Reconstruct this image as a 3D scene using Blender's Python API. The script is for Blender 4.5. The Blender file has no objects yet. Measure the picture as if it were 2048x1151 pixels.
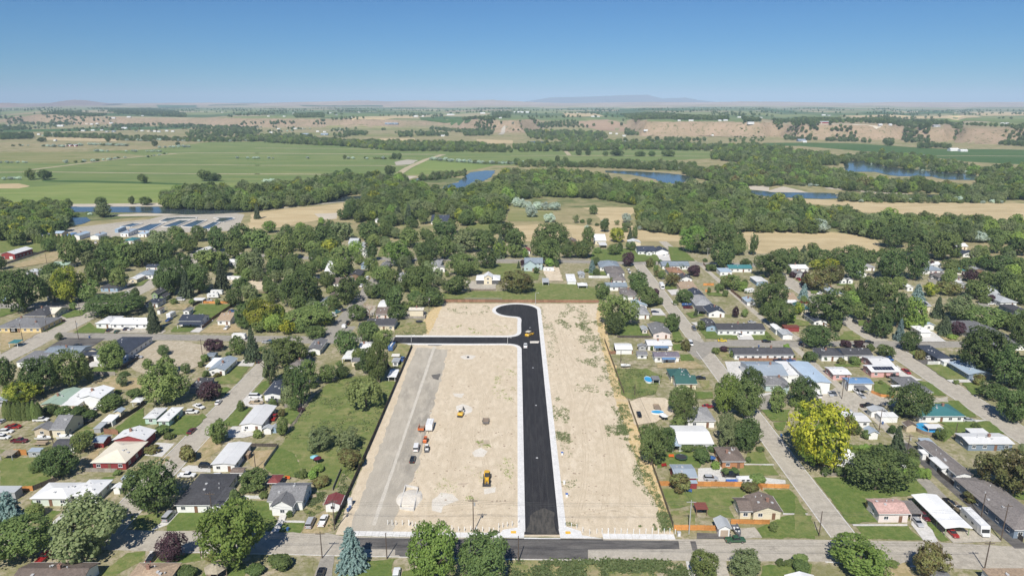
import bpy,math,random
from math import sin,cos,tan,radians,sqrt,pi,atan2,exp
from mathutils import Vector,Matrix,noise
from mathutils.geometry import tessellate_polygon
SC=bpy.context.scene
COL=SC.collection
RNG=random.Random(7)
# --- camera, sky, sun, exposure
F_PX,CX,CY,CAM_H,TH=1365.0,1024.0,575.5,120.0,radians(15.19)
ST,CT=sin(TH),cos(TH)
cam_d=bpy.data.cameras.new('camera');cam=bpy.data.objects.new('camera',cam_d);COL.objects.link(cam)
cam_d.sensor_width=36.0;cam_d.lens=36.0*F_PX/2048.0
cam_d.clip_start=1.0;cam_d.clip_end=200000.0
cam.location=(0,0,CAM_H);cam.rotation_euler=(pi/2-TH,0,0)
SC.camera=cam
SUN_EL,SUN_AZ=radians(48.5),radians(193.0)
w=bpy.data.worlds.new('World');SC.world=w;w.use_nodes=True
nt=w.node_tree;nt.nodes.clear()
sky=nt.nodes.new('ShaderNodeTexSky');sky.sky_type='NISHITA';sky.sun_disc=False
sky.sun_elevation=SUN_EL;sky.sun_rotation=SUN_AZ
sky.altitude=700;sky.air_density=1.0;sky.dust_density=.0;sky.ozone_density=6.0
bg=nt.nodes.new('ShaderNodeBackground');bg.inputs['Strength'].default_value=.05
wo=nt.nodes.new('ShaderNodeOutputWorld')
tint=nt.nodes.new('ShaderNodeMix');tint.data_type='RGBA';tint.blend_type='MULTIPLY';tint.inputs[0].default_value=1.0
tint.inputs[7].default_value=(.42,.84,1.19,1)
nt.links.new(sky.outputs[0],tint.inputs[6]);nt.links.new(tint.outputs[2],bg.inputs[0]);nt.links.new(bg.outputs[0],wo.inputs[0])
sun_d=bpy.data.lights.new('sun','SUN');sun_d.energy=4.6;sun_d.angle=radians(.53);sun_d.color=(1.0,.955,.88)
sun=bpy.data.objects.new('sun',sun_d);COL.objects.link(sun)
sv=Vector((sin(SUN_AZ)*cos(SUN_EL),cos(SUN_AZ)*cos(SUN_EL),sin(SUN_EL)))
sun.rotation_euler=sv.to_track_quat('Z','Y').to_euler();sun.location=(0,0,300)
SC.view_settings.view_transform='Standard';SC.view_settings.look='None'
SC.view_settings.exposure=.38;SC.view_settings.gamma=1.0;SC.view_settings.use_curve_mapping=False
SC.cycles.max_bounces=6;SC.cycles.volume_bounces=0;SC.cycles.transparent_max_bounces=8
# --- survey: photo rows and columns to ground metres
def G(px,py,z=.0):
 u=(px-CX)/F_PX;v=(py-CY)/F_PX
 t=(CAM_H-z)/(ST+v*CT)
 return Vector((u*t,(CT-v*ST)*t,z))
def P(X,Y,Z=.0):
 dz=Z-CAM_H;zc=Y*CT-dz*ST
 return(CX+F_PX*X/zc,CY-F_PX*(Y*ST+dz*CT)/zc)
def PPM(X,Y,Z=.0):return F_PX/(Y*CT-(Z-CAM_H)*ST)
REG=dict(P1=(0,850,3.824),P2=(400,850,3.824),P3=(800,850,3.824),P4=(1200,850,3.824),P5=(1600,850,3.824),
M1=(0,640,4.794),M2=(340,640,4.794),M3=(680,640,4.794),M4=(1020,640,4.794),M5=(1360,640,4.794),M6=(1688,640,4.794),
U1=(0,440,5.233),U2=(290,440,5.233),U3=(580,440,5.233),U4=(870,440,5.233),U5=(1160,440,5.233),U6=(1450,440,5.233),U7=(1748,440,5.233),
F1=(0,180,3.969),F2=(512,180,3.969),F3=(1024,180,3.969),F4=(1536,180,3.969),W=(0,0,1.0))
def Q(reg,x,y):
 r=REG[reg];return(r[0]+x/r[2],r[1]+y/r[2])
# --- terrain height
def lerp_tab(tab,x):
 if x<=tab[0][0]:return tab[0][1:]
 for a,b in zip(tab,tab[1:]):
  if x<=b[0]:
   t=(x-a[0])/(b[0]-a[0]);return tuple(p+(q-p)*t for p,q in zip(a[1:],b[1:]))
 return tab[-1][1:]
BLUFF=[]
for px,yb,yt,W_ in((-900,250,234,220),(0,250,234,220),(80,247,228,120),(125,248,229,120),(180,252,233,200),(240,251,233,150),(420,252,236,260),(480,256,236,200),(740,257,236,200),
(900,256,238,260),(955,264,239,150),(1040,267,240,150),(1080,262,238,320),(1260,264,239,320),(1290,273,243,80),(1400,273,243,75),(1525,275,244,75),
(1540,273.5,245.5,110),(1562,274,249,120),(1600,280,248.5,75),(1770,281,249,75),(1800,281,256,150),(1830,283,256,90),(1890,284,256,90),(1905,278,258,170),(1925,286,257,80),(2048,289,258,80),(3000,289,258,80)):
 b=G(px,yb)
 Yt=b.y+W_
 v=(yt-CY)/F_PX;zt=CAM_H-(Yt/(CT-v*ST))*(ST+v*CT)
 BLUFF.append((b.x/b.y,b.y,zt,W_))
BLUFF.sort()
def sstep(t):
 t=0 if t<0 else(1 if t>1 else t);return t*t*(3-2*t)
def hgt(X,Y):
 if Y<1900:return .0
 Db,zt,W_=lerp_tab(BLUFF,X/Y)
 if Y>2100:
  Db+=35*noise.noise(Vector((X*.006,Y*.0004,3.1)))+14*noise.noise(Vector((X*.03,0,5)))
 if Y<Db:return .0
 t=sstep((Y-Db)/W_)
 z=zt*t
 d=Y-Db
 z+=min(d,9000)*.0011*t+5*t*noise.noise(Vector((X*.0012,Y*.0012,0)))*min(1,d/400)
 if Y>9000:
  k=sstep((Y-9000)/7000)
  z+=k*(40+16*noise.noise(Vector((X*.00022,Y*.0002,9)))+5*noise.noise(Vector((X*.0008,Y*.0006,2))))
 return z
def GT(px,py,off=.0):
 """where the sight line through a photo point meets the terrain"""
 u=(px-CX)/F_PX;v=(py-CY)/F_PX
 d=Vector((u,CT-v*ST,-(ST+v*CT)))
 if d.z>-.0005:d.z=-.0005
 t=150.0;p=Vector((0,0,CAM_H))+d*t
 t1=CAM_H/-d.z
 if t1<1850:return Vector((d.x*t1,d.y*t1,off))
 t=1850.0;dt=12.0
 while t<26000:
  q=Vector((0,0,CAM_H))+d*t
  if q.z<=hgt(q.x,q.y):
   a,b=t-dt,t
   for _ in range(14):
    m=(a+b)/2;q=Vector((0,0,CAM_H))+d*m
    if q.z<=hgt(q.x,q.y):b=m
    else:a=m
   q=Vector((0,0,CAM_H))+d*b
   q.z=hgt(q.x,q.y)+off
   return q
  dt=max(12.0,t*.004);t+=dt
 q=Vector((0,0,CAM_H))+d*26000
 q.z=hgt(q.x,q.y)+off;return q
# --- materials
MATS={}
def nodes_mat(name):
 m=bpy.data.materials.new(name);m.use_nodes=True
 n=m.node_tree;b=n.nodes['Principled BSDF']
 return m,n,b
def N(n,t,**kw):
 o=n.nodes.new(t)
 for k,v in kw.items():
  if k in o.inputs:o.inputs[k].default_value=v
  else:setattr(o,k,v)
 return o
def sc3(c,k):return tuple(min(1,x*k)for x in c)+(1,)
def mixc(n,fac,a,b,typ='MIX'):
 m=n.nodes.new('ShaderNodeMix');m.data_type='RGBA';m.blend_type=typ
 for sock,val in((0,fac),(6,a),(7,b)):
  if hasattr(val,'is_linked')or hasattr(val,'links'):n.links.new(val,m.inputs[sock])
  else:m.inputs[sock].default_value=val
 return m.outputs[2]
def noise_fac(n,vec,scale,lo=.35,hi=.65,detail=5.0,rough=.6,dist=.0):
 t=N(n,'ShaderNodeTexNoise',Scale=scale,Detail=detail,Roughness=rough,Distortion=dist)
 n.links.new(vec,t.inputs['Vector'])
 r=N(n,'ShaderNodeMapRange');r.inputs[1].default_value=lo;r.inputs[2].default_value=hi
 n.links.new(t.outputs[0],r.inputs[0]);return r.outputs[0]
def bump(n,b,h,strength=.4,dist=.1):
 bp=N(n,'ShaderNodeBump',Strength=strength,Distance=dist)
 n.links.new(h,bp.inputs['Height']);n.links.new(bp.outputs[0],b.inputs['Normal'])
def ground_mat(name,cols,scales,rough=.95,bmp=.5,stretch=(1,1,1),lohi=None):
 """layers of soil, grass or stone colours mixed by noise at falling scales (world metres)"""
 if name in MATS:return MATS[name]
 m,n,b=nodes_mat(name)
 g=N(n,'ShaderNodeNewGeometry');mp=N(n,'ShaderNodeMapping');mp.inputs['Scale'].default_value=stretch
 n.links.new(g.outputs['Position'],mp.inputs[0]);vec=mp.outputs[0]
 c=cols[0]+(1,)
 last=None
 for i,(cc,s)in enumerate(zip(cols[1:],scales)):
  lo,hi=(lohi[i]if lohi else(.4,.62))
  f=noise_fac(n,vec,s,lo,hi,6.0,.65,.3)
  c=mixc(n,f,c,cc+(1,));last=f
 fine=noise_fac(n,g.outputs['Position'],2.2,.3,.7,4.0)
 c=mixc(n,.35,c,mixc(n,fine,(.62,.62,.62,1),(1.35,1.35,1.35,1)),'MULTIPLY')
 n.links.new(c,b.inputs['Base Color']);b.inputs['Roughness'].default_value=rough
 b.inputs['Specular IOR Level'].default_value=.15
 if bmp:bump(n,b,fine,bmp,.12)
 MATS[name]=m;return m
def plain(name,col,rough=.6,metal=.0,var=.12,scale=3.0,spec=.4,obj=True):
 if name in MATS:return MATS[name]
 m,n,b=nodes_mat(name)
 tc=N(n,'ShaderNodeTexCoord')
 f=noise_fac(n,tc.outputs['Object'],scale,.3,.7)
 f2=noise_fac(n,tc.outputs['Object'],scale*.15,.3,.7)
 c=mixc(n,f,sc3(col,1-var),sc3(col,1+var));c=mixc(n,f2,c,mixc(n,.5,c,sc3(col,1-1.4*var)))
 n.links.new(c,b.inputs['Base Color'])
 b.inputs['Roughness'].default_value=rough;b.inputs['Metallic'].default_value=metal
 b.inputs['Specular IOR Level'].default_value=spec
 MATS[name]=m;return m
def roof_mat(kind,col,name):
 """shingle: fine courses of mixed tabs; metal: standing ribs with weather streaks"""
 if name in MATS:return MATS[name]
 m,n,b=nodes_mat(name)
 tc=N(n,'ShaderNodeTexCoord');v=tc.outputs['Object']
 rnd=N(n,'ShaderNodeObjectInfo')
 if kind=='shingle':
  br=N(n,'ShaderNodeTexVoronoi',Scale=2.6);n.links.new(v,br.inputs['Vector'])
  big=noise_fac(n,v,.25,.3,.7)
  c=mixc(n,br.outputs['Color'],sc3(col,.72),sc3(col,1.28))
  c=mixc(n,big,c,mixc(n,.45,c,sc3(col,.7)))
  b.inputs['Roughness'].default_value=.92;b.inputs['Specular IOR Level'].default_value=.2
  bump(n,b,br.outputs['Distance'],.3,.05)
 else:
  sx=N(n,'ShaderNodeSeparateXYZ');n.links.new(v,sx.inputs[0])
  def rib(o):
   a=N(n,'ShaderNodeMath',operation='MULTIPLY');a.inputs[1].default_value=2.2;n.links.new(o,a.inputs[0])
   p=N(n,'ShaderNodeMath',operation='PINGPONG');p.inputs[1].default_value=.5;n.links.new(a.outputs[0],p.inputs[0]);return p.outputs[0]
  st=N(n,'ShaderNodeMapping');st.inputs['Scale'].default_value=(1.6,1.6,.2);n.links.new(v,st.inputs[0])
  f=noise_fac(n,st.outputs[0],.8,.3,.75)
  big=noise_fac(n,v,.18,.35,.7)
  c=mixc(n,f,sc3(col,.88),sc3(col,1.06));c=mixc(n,big,c,sc3(col,.84))
  b.inputs['Roughness'].default_value=.5;b.inputs['Specular IOR Level'].default_value=.4
  bump(n,b,rib(sx.outputs[0]),.25,.06)
 hv=N(n,'ShaderNodeHueSaturation');n.links.new(c,hv.inputs['Color'])
 mr=N(n,'ShaderNodeMapRange');mr.inputs[3].default_value=.86;mr.inputs[4].default_value=1.1
 n.links.new(rnd.outputs['Random'],mr.inputs[0]);n.links.new(mr.outputs[0],hv.inputs['Value'])
 n.links.new(hv.outputs[0],b.inputs['Base Color'])
 MATS[name]=m;return m
def leaf_mat(name,a,b_,c_=None,rough=.6):
 """foliage: each leaf clump its own tint, each tree a shade of its own"""
 if name in MATS:return MATS[name]
 m,n,b=nodes_mat(name)
 a,b_=(tuple(x*1.74+.10*sum(q)/3 for x in q)for q in(a,b_))
 g=N(n,'ShaderNodeNewGeometry');oi=N(n,'ShaderNodeObjectInfo')
 c=mixc(n,g.outputs['Random Per Island'],a+(1,),b_+(1,))
 if c_:
  tc=N(n,'ShaderNodeTexCoord');f=noise_fac(n,tc.outputs['Object'],3.2,.43,.58,2.0);c=mixc(n,f,c,c_+(1,))
 hv=N(n,'ShaderNodeHueSaturation');n.links.new(c,hv.inputs['Color'])
 mr=N(n,'ShaderNodeMapRange');mr.inputs[3].default_value=.75;mr.inputs[4].default_value=1.28
 n.links.new(oi.outputs['Random'],mr.inputs[0]);n.links.new(mr.outputs[0],hv.inputs['Value'])
 m2=N(n,'ShaderNodeMath',operation='MULTIPLY_ADD');m2.inputs[1].default_value=7.31;m2.inputs[2].default_value=.0
 n.links.new(oi.outputs['Random'],m2.inputs[0])
 fr=N(n,'ShaderNodeMath',operation='FRACT');n.links.new(m2.outputs[0],fr.inputs[0])
 mh=N(n,'ShaderNodeMapRange');mh.inputs[3].default_value=.486;mh.inputs[4].default_value=.512
 n.links.new(fr.outputs[0],mh.inputs[0]);n.links.new(mh.outputs[0],hv.inputs['Hue'])
 n.links.new(hv.outputs[0],b.inputs['Base Color']);b.inputs['Roughness'].default_value=rough
 b.inputs['Specular IOR Level'].default_value=.25
 tr=N(n,'ShaderNodeBsdfTranslucent');n.links.new(hv.outputs[0],tr.inputs[0])
 mx=N(n,'ShaderNodeMixShader');mx.inputs[0].default_value=.46
 out=n.nodes['Material Output']
 n.links.new(b.outputs[0],mx.inputs[1]);n.links.new(tr.outputs[0],mx.inputs[2]);n.links.new(mx.outputs[0],out.inputs[0])
 MATS[name]=m;return m
def paint(name,col,rough=.3):
 if name in MATS:return MATS[name]
 m,n,b=nodes_mat(name);b.inputs['Base Color'].default_value=col+(1,)
 tc=N(n,'ShaderNodeTexCoord');f=noise_fac(n,tc.outputs['Object'],1.5,.3,.7)
 c=mixc(n,f,sc3(col,.85),sc3(col,1.0));n.links.new(c,b.inputs['Base Color'])
 b.inputs['Roughness'].default_value=rough;b.inputs['Coat Weight'].default_value=.4;b.inputs['Coat Roughness'].default_value=.15
 MATS[name]=m;return m
# --- mesh collector and tagging
class MB:
 def __init__(s):s.v=[];s.f=[];s.mi=[]
 def add(s,vs,fs,mi=0):
  o=len(s.v);s.v+=[tuple(q)for q in vs];s.f+=[tuple(i+o for i in f)for f in fs];s.mi+=[mi]*len(fs);return s
 def box(s,x0,x1,y0,y1,z0,z1,mi=0):
  return s.add([(x0,y0,z0),(x1,y0,z0),(x1,y1,z0),(x0,y1,z0),(x0,y0,z1),(x1,y0,z1),(x1,y1,z1),(x0,y1,z1)],
[(0,3,2,1),(4,5,6,7),(0,1,5,4),(1,2,6,5),(2,3,7,6),(3,0,4,7)],mi)
 def loft(s,secs,mi=0,cap=True):
  k=len(secs[0]);vs=[p for q in secs for p in q];fs=[]
  for i in range(len(secs)-1):
   for j in range(k):
    a=i*k+j;b=i*k+(j+1)%k;fs.append((a,b,b+k,a+k))
  if cap:fs.append(tuple(range(k-1,-1,-1)));fs.append(tuple(range((len(secs)-1)*k,len(secs)*k)))
  return s.add(vs,fs,mi)
 def tube(s,p,q,r0,r1=None,n=8,mi=0):
  p=Vector(p);q=Vector(q);r1=r0 if r1 is None else r1;d=(q-p).normalized()
  u=d.orthogonal().normalized();w_=d.cross(u)
  return s.loft([[p+(u*cos(2*pi*i/n)+w_*sin(2*pi*i/n))*r0 for i in range(n)],[q+(u*cos(2*pi*i/n)+w_*sin(2*pi*i/n))*r1 for i in range(n)]],mi)
 def ell(s,c,r,n=10,k=6,mi=0):
  return s.loft([[(c[0]+r[0]*sin(pi*i/k)*cos(2*pi*j/n),c[1]+r[1]*sin(pi*i/k)*sin(2*pi*j/n),c[2]-r[2]*cos(pi*i/k))for j in range(n)]for i in range(1,k)],mi)
 def mesh(s,name,mats):
  m=bpy.data.meshes.new(name);m.from_pydata(s.v,[],s.f)
  for q in(mats if isinstance(mats,(list,tuple))else[mats]):m.materials.append(q)
  if any(s.mi):m.polygons.foreach_set('material_index',s.mi)
  m.update();return m
 def build(s,name,mats,parent=None):return link(name,s.mesh(name,mats),parent)
def link(name,mesh,parent=None,loc=None,rz=.0,scale=None):
 o=bpy.data.objects.new(name,mesh);COL.objects.link(o)
 if parent is not None:o.parent=parent
 if loc is not None:o.location=loc
 if rz:o.rotation_euler=(0,0,rz)
 if scale is not None:o.scale=scale
 return o
LABELS={}
def tag(o,label=None,cat=None,group=None,kind=None):
 if label:o['label']=label
 if cat:o['category']=cat
 if group:o['group']=group
 if kind:o['kind']=kind
 if label and kind is None and not group:LABELS.setdefault(label,[]).append(o.name)
 return o
def thing(name,label,cat,loc=(0,0,0),rz=.0,group=None):
 return tag(link(name,None,None,loc,rz),label,cat,group)
def copy_tree(o,parent=None):
 c=o.copy();COL.objects.link(c)
 if parent is not None:c.parent=parent
 for ch in o.children:copy_tree(ch,c)
 return c
def setmat(o,m,slot=0):
 o.material_slots[slot].link='OBJECT';o.material_slots[slot].material=m
def smooth(me):
 me.polygons.foreach_set('use_smooth',[True]*len(me.polygons));return me
# --- ground materials
gm=ground_mat
M_DRY=gm('dry_grass',[(.36,.28,.15),(.22,.21,.09),(.43,.34,.21)],[.05,.4])
M_LOT=gm('lot_soil',[(.35,.30,.20),(.18,.19,.075),(.42,.36,.27),(.20,.195,.085)],[.045,.12,.5])
M_LAWN=gm('lawn_grass',[(.125,.17,.045),(.18,.20,.065),(.095,.145,.034)],[.12,.6],bmp=.3)
M_LAWN2=gm('thin_lawn_grass',[(.165,.19,.062),(.245,.235,.10),(.12,.165,.044)],[.09,.35],bmp=.3)
M_YARD=gm('yard_grass',[(.175,.195,.062),(.26,.24,.105),(.12,.165,.042),(.32,.27,.15)],[.05,.11,.3],bmp=.35)
M_DIRT=gm('graded_dirt',[(.60,.505,.375),(.565,.475,.35),(.635,.545,.415),(.52,.435,.315)],[.03,.13,.5],stretch=(1,.45,1),bmp=.35)
M_GRAVEL=gm('grey_gravel_lane',[(.405,.365,.30),(.25,.23,.195),(.47,.425,.35)],[.05,.3],stretch=(1,.3,1),bmp=.4,lohi=[(.47,.68),(.45,.65)])
M_GRAVEL2=gm('gravel',[(.40,.365,.30),(.33,.30,.245),(.47,.43,.36)],[.12,.6])
M_CONC=gm('pale_concrete',[(.56,.545,.51),(.48,.465,.43),(.60,.58,.55)],[.15,.8],bmp=.15)
M_KERB=gm('new_concrete',[(.68,.67,.65),(.62,.61,.59)],[.4],bmp=.1)
M_ASPH=gm('fresh_asphalt',[(.032,.031,.033),(.044,.042,.043),(.025,.024,.026),(.085,.078,.068)],[.15,.9,.22],stretch=(1,.12,1),bmp=.2,rough=.8,lohi=[(.4,.62),(.4,.62),(.64,.86)])
M_ASPHM=gm('patched_asphalt',[(.13,.122,.115),(.17,.16,.145),(.085,.08,.078)],[.1,.5],stretch=(.2,1,1),bmp=.2)
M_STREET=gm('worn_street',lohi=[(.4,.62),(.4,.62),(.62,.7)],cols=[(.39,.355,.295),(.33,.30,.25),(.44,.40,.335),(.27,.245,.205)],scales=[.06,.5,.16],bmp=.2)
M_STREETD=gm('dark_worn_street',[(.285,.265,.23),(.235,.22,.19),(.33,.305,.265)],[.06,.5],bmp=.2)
M_STRAW=gm('straw',[(.56,.41,.20),(.46,.35,.18),(.62,.49,.29)],[.2,.8],bmp=.5)
M_CROP=gm('alfalfa_field',[(.165,.21,.070),(.215,.24,.090),(.13,.185,.058)],[.006,.03],stretch=(.3,1,1),bmp=0)
M_CROPB=gm('bright_alfalfa_field',[(.20,.255,.075),(.24,.27,.095),(.165,.225,.06)],[.006,.03],stretch=(.3,1,1),bmp=0)
M_CROPD=gm('dark_crop_field',[(.060,.115,.032),(.085,.14,.042)],[.01],stretch=(.3,1,1),bmp=0)
M_OLIVE=gm('olive_pasture',[(.24,.235,.10),(.30,.27,.14),(.18,.20,.07)],[.006,.03],stretch=(.3,1,1),bmp=0)
M_HAY=gm('cut_hay_field',[(.46,.36,.205),(.40,.32,.18),(.52,.42,.25)],[.01,.06],stretch=(.4,1,1),bmp=.1)
M_TRACK=gm('farm_track',[(.46,.39,.27),(.38,.33,.21)],[.05],bmp=0)
M_SANDBAR=gm('sandbar',[(.52,.46,.37),(.45,.40,.32)],[.05],bmp=0)
M_SCRUB=gm('river_scrub',[(.12,.15,.055),(.22,.22,.11),(.085,.12,.04)],[.02,.1],bmp=0)
M_BENCH=gm('bench_soil',[(.40,.29,.20),(.30,.25,.15),(.33,.25,.17)],[.004,.02],bmp=0)
M_PLOUGH=gm('bare_soil_field',[(.36,.26,.18),(.27,.19,.135)],[.006],stretch=(.3,1,1),bmp=0)
def terrain_mat():
 m,n,b=nodes_mat('open_land')
 g=N(n,'ShaderNodeNewGeometry');v=g.outputs['Position']
 sx=N(n,'ShaderNodeSeparateXYZ');n.links.new(v,sx.inputs[0])
 c1=mixc(n,noise_fac(n,v,.006,.4,.6),(.27,.235,.125,1),(.17,.19,.075,1))
 c1=mixc(n,noise_fac(n,v,.05,.4,.65),c1,(.36,.30,.17,1))
 mp=N(n,'ShaderNodeMapping');mp.inputs['Scale'].default_value=(1,.55,0);n.links.new(v,mp.inputs[0])
 vo=N(n,'ShaderNodeTexVoronoi',Scale=.0018,distance='CHEBYCHEV');vo.inputs['Randomness'].default_value=.75;n.links.new(mp.outputs[0],vo.inputs['Vector'])
 sp=N(n,'ShaderNodeSeparateColor');n.links.new(vo.outputs['Color'],sp.inputs[0])
 cr=N(n,'ShaderNodeValToRGB');cr.color_ramp.interpolation='CONSTANT'
 el=cr.color_ramp.elements
 for i,(p_,c_)in enumerate(((0,(.13,.19,.07)),(.24,(.35,.31,.19)),(.38,(.07,.125,.045)),(.54,(.30,.25,.15)),(.64,(.19,.23,.09)),(.82,(.41,.36,.24)),(.9,(.09,.15,.055)))):
  e=el[i]if i<2 else el.new(p_)
  e.position=p_;e.color=c_+(1,)
 n.links.new(sp.outputs[0],cr.inputs[0])
 c2=mixc(n,noise_fac(n,v,.01,.35,.7),cr.outputs[0],mixc(n,.3,cr.outputs[0],(.3,.25,.16,1)))
 c3=mixc(n,noise_fac(n,v,.0006,.42,.58),(.42,.30,.22,1),(.36,.30,.18,1))
 def ramp(o,a,z):
  r=N(n,'ShaderNodeMapRange');r.inputs[1].default_value=a;r.inputs[2].default_value=z;n.links.new(o,r.inputs[0]);return r.outputs[0]
 c4=mixc(n,.25,c3,cr.outputs[0])
 hi=mixc(n,ramp(sx.outputs['Y'],9500,10500),c2,c4)
 nz=N(n,'ShaderNodeSeparateXYZ');n.links.new(g.outputs['True Normal'],nz.inputs[0])
 sl=mixc(n,noise_fac(n,v,.02,.35,.7),(.36,.265,.185,1),(.27,.215,.135,1))
 sl=mixc(n,noise_fac(n,v,.09,.55,.66),sl,(.13,.13,.06,1))
 c=mixc(n,ramp(sx.outputs['Z'],2.0,8.0),c1,hi)
 c=mixc(n,ramp(nz.outputs['Z'],.995,.97),c,sl)
 n.links.new(c,b.inputs['Base Color']);b.inputs['Roughness'].default_value=.95;b.inputs['Specular IOR Level'].default_value=.1
 return m
def build_terrain():
 Ys=[-400,-150,0,100,200,350,600,900,1200,1500,1800]
 y=1900
 while y<2150:Ys.append(y);y+=60
 while y<3900:Ys.append(y);y+=14
 while y<5200:Ys.append(y);y+=60
 while y<26000:Ys.append(y);y*=1.03
 U=[-1.6+3.2*i/420 for i in range(421)]
 vs=[];fs=[]
 for Y in Ys:
  d=max(Y,0)+500 if Y<1900 else Y*(2400/1900)
  for u in U:
   X=u*d if Y<1900 else u*Y*(2400/1900)*1.0
   vs.append((X,Y,hgt(X,Y)))
 k=len(U)
 for i in range(len(Ys)-1):
  for j in range(k-1):
   a=i*k+j;fs.append((a,a+1,a+k+1,a+k))
 m=bpy.data.meshes.new('open_land');m.from_pydata(vs,[],fs);m.materials.append(terrain_mat());smooth(m)
 tag(link('ground',m),'open valley floor and benchland stretching to the horizon',None,None,'structure')
build_terrain()
def mountain(name,label,prof,Y,col):
 """a far range: ridge profile (photo column, row) built as a solid sloping both ways"""
 m,n,b=nodes_mat(name);g=N(n,'ShaderNodeNewGeometry')
 c=mixc(n,noise_fac(n,g.outputs['Position'],.001,.35,.65),sc3(col,.8),sc3(col,1.15));n.links.new(c,b.inputs['Base Color']);b.inputs['Roughness'].default_value=1
 vs=[];k=0
 xs=[]
 for i in range(len(prof)-1):
  (xa,ya),(xb,yb)=prof[i],prof[i+1]
  for s in range(8):t=s/8;xs.append((xa+(xb-xa)*t,ya+(yb-ya)*t))
 xs.append(prof[-1])
 for px,py in xs:
  u=(px-CX)/F_PX;v=(py-CY)/F_PX;t=Y/(CT-v*ST);X=u*t;Z=CAM_H-(ST+v*CT)*t
  Z+=10*noise.noise(Vector((px*.12,0,0)))*min(1,max(0,(Z-90)/60))
  for dy,f in((-3500,0),(-2400,.25),(-1300,.55),(-500,.85),(0,1),(900,.8),(2500,.4),(5000,0)):
   zz=20+(Z-20)*f+(14*noise.noise(Vector((X*.0015,dy*.002,1)))if 0<f<1 else 0)
   vs.append((X*(1+dy/Y*.5),Y+dy,zz))
 fs=[]
 for i in range(len(xs)-1):
  for j in range(7):a=i*8+j;fs.append((a,a+8,a+9,a+1))
 me=bpy.data.meshes.new(name);me.from_pydata(vs,[],fs);me.materials.append(m);smooth(me)
 tag(link('hills',me),label,None,None,'structure')
mountain('mesa','long flat blue mesa far beyond the plain',[(1040,205),(1100,195),(1150,194),(1200,192.5),(1240,190.5),(1295,189.5),(1312,194),(1325,197),(1350,196),(1370,195),(1392,199),(1420,203),(1460,206)],24000,(.12,.105,.11))
mountain('skyline','low pinkish dry hills along the whole skyline',[(140,211),(220,209),(300,206),(420,205.5),(500,207),(600,204),(660,203),(720,200.5),(780,203),(850,200.5),(900,203),(980,199.5),(1020,202),(1080,205),(1140,206.5),(1230,205),(1300,204),(1400,205),(1480,203),(1560,203.5),(1640,205),(1720,206),(1780,204),(1900,204.5),(2060,204),(2300,205),(2500,208)],13500,(.38,.28,.205))
mountain('butte','rounded pinkish butte on the far left horizon',[(-60,207),(0,206),(15,206.5),(60,208),(100,206.5),(130,203),(150,199.5),(170,200.5),(195,205.5),(230,207.5)],12500,(.27,.185,.155))
mountain('foothill','low pinkish foothill in front of the butte',[(-80,208),(-20,207),(16,205.5),(30,209),(60,213.5),(90,216)],11000,(.33,.215,.16))
# --- flat sheets on the near ground and draped sheets on far land
PAVED=[]
def sheet(pts,mat,z,name,label,kind='structure',rag=.0):
 if name in('street','alley','new_road','driveway','graded_site'):PAVED.append([(p[0],p[1])for p in pts])
 if rag:
  q=[]
  for i in range(len(pts)):
   a=Vector(pts[i][:2]);b=Vector(pts[(i+1)%len(pts)][:2]);L=(b-a).length;k=max(1,min(40,int(L/2.2)))
   nrm=Vector((-(b-a).y,(b-a).x)).normalized()if L>.01 else Vector((0,0))
   for s in range(k):
    p=a+(b-a)*(s/k);p=p+nrm*rag*(noise.noise(Vector((p.x*.35,p.y*.35,2)))*1.4+noise.noise(Vector((p.x*1.3,p.y*1.3,7)))*.7);q.append(p)
  pts=q
 co=[Vector((p[0],p[1],z))for p in pts]
 tris=tessellate_polygon([co])
 m=bpy.data.meshes.new(name);m.from_pydata([tuple(c)for c in co],[],[tuple(t)for t in tris]);m.materials.append(mat)
 m.update()
 if m.polygons and sum(p.normal.z*p.area for p in m.polygons)<0:m.flip_normals()
 return tag(link(name,m),label,None,None,kind)
def patch(reg,pts,mat,z,name,label,rag=.25):
 return sheet([G(*Q(reg,x,y))for x,y in pts],mat,z,name,label,rag=rag)
DR=[0]
def drape(reg,pts,mat,off,name,label,step=None):
 """sheet on far land: cut into photo-row strips, each vertex set on the terrain"""
 far=min(Q(reg,*p)[1]for p in pts)<300;DR[0]+=.0009;off+=DR[0]
 w_=[GT(*Q(reg,*p))for p in pts];w_=[(p.x,p.y)for p in w_]
 y0=min(p[1]for p in w_);y1=max(p[1]for p in w_)
 n=int(max(6,min(220,(y1-y0)/(6 if not far else 15))));rows=[]
 for i in range(n+1):
  y=y0+(y1-y0)*(i+.001 if i==0 else(i-.001 if i==n else i))/n;xs=[]
  for a,b in zip(w_,w_[1:]+w_[:1]):
   if(a[1]<=y)!=(b[1]<=y):xs.append(a[0]+(b[0]-a[0])*(y-a[1])/(b[1]-a[1]))
  if len(xs)>=2:rows.append((min(xs),max(xs),y))
 vs=[];fs=[];K=1 if not far else max(4,min(60,int(max(r[1]-r[0]for r in rows)/25)))
 for a,b,y in rows:
  e=min(6,(b-a)*.1)
  a+=e*noise.noise(Vector((y*.05,1,0)));b+=e*noise.noise(Vector((y*.05,9,0)))
  for k in range(K+1):
   x=a+(b-a)*k/K;vs.append((x,y,hgt(x,y)+off*(1+max(0,y-4000)*.0004)))
 for i in range(len(rows)-1):
  for k in range(K):a=i*(K+1)+k;fs.append((a,a+K+1,a+K+2,a+1))
 m=bpy.data.meshes.new(name);m.from_pydata(vs,[],fs);m.materials.append(mat);m.update()
 if sum(p.normal.z for p in m.polygons)<0:m.flip_normals()
 return tag(link(name,m),label,None,None,'structure')
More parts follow.
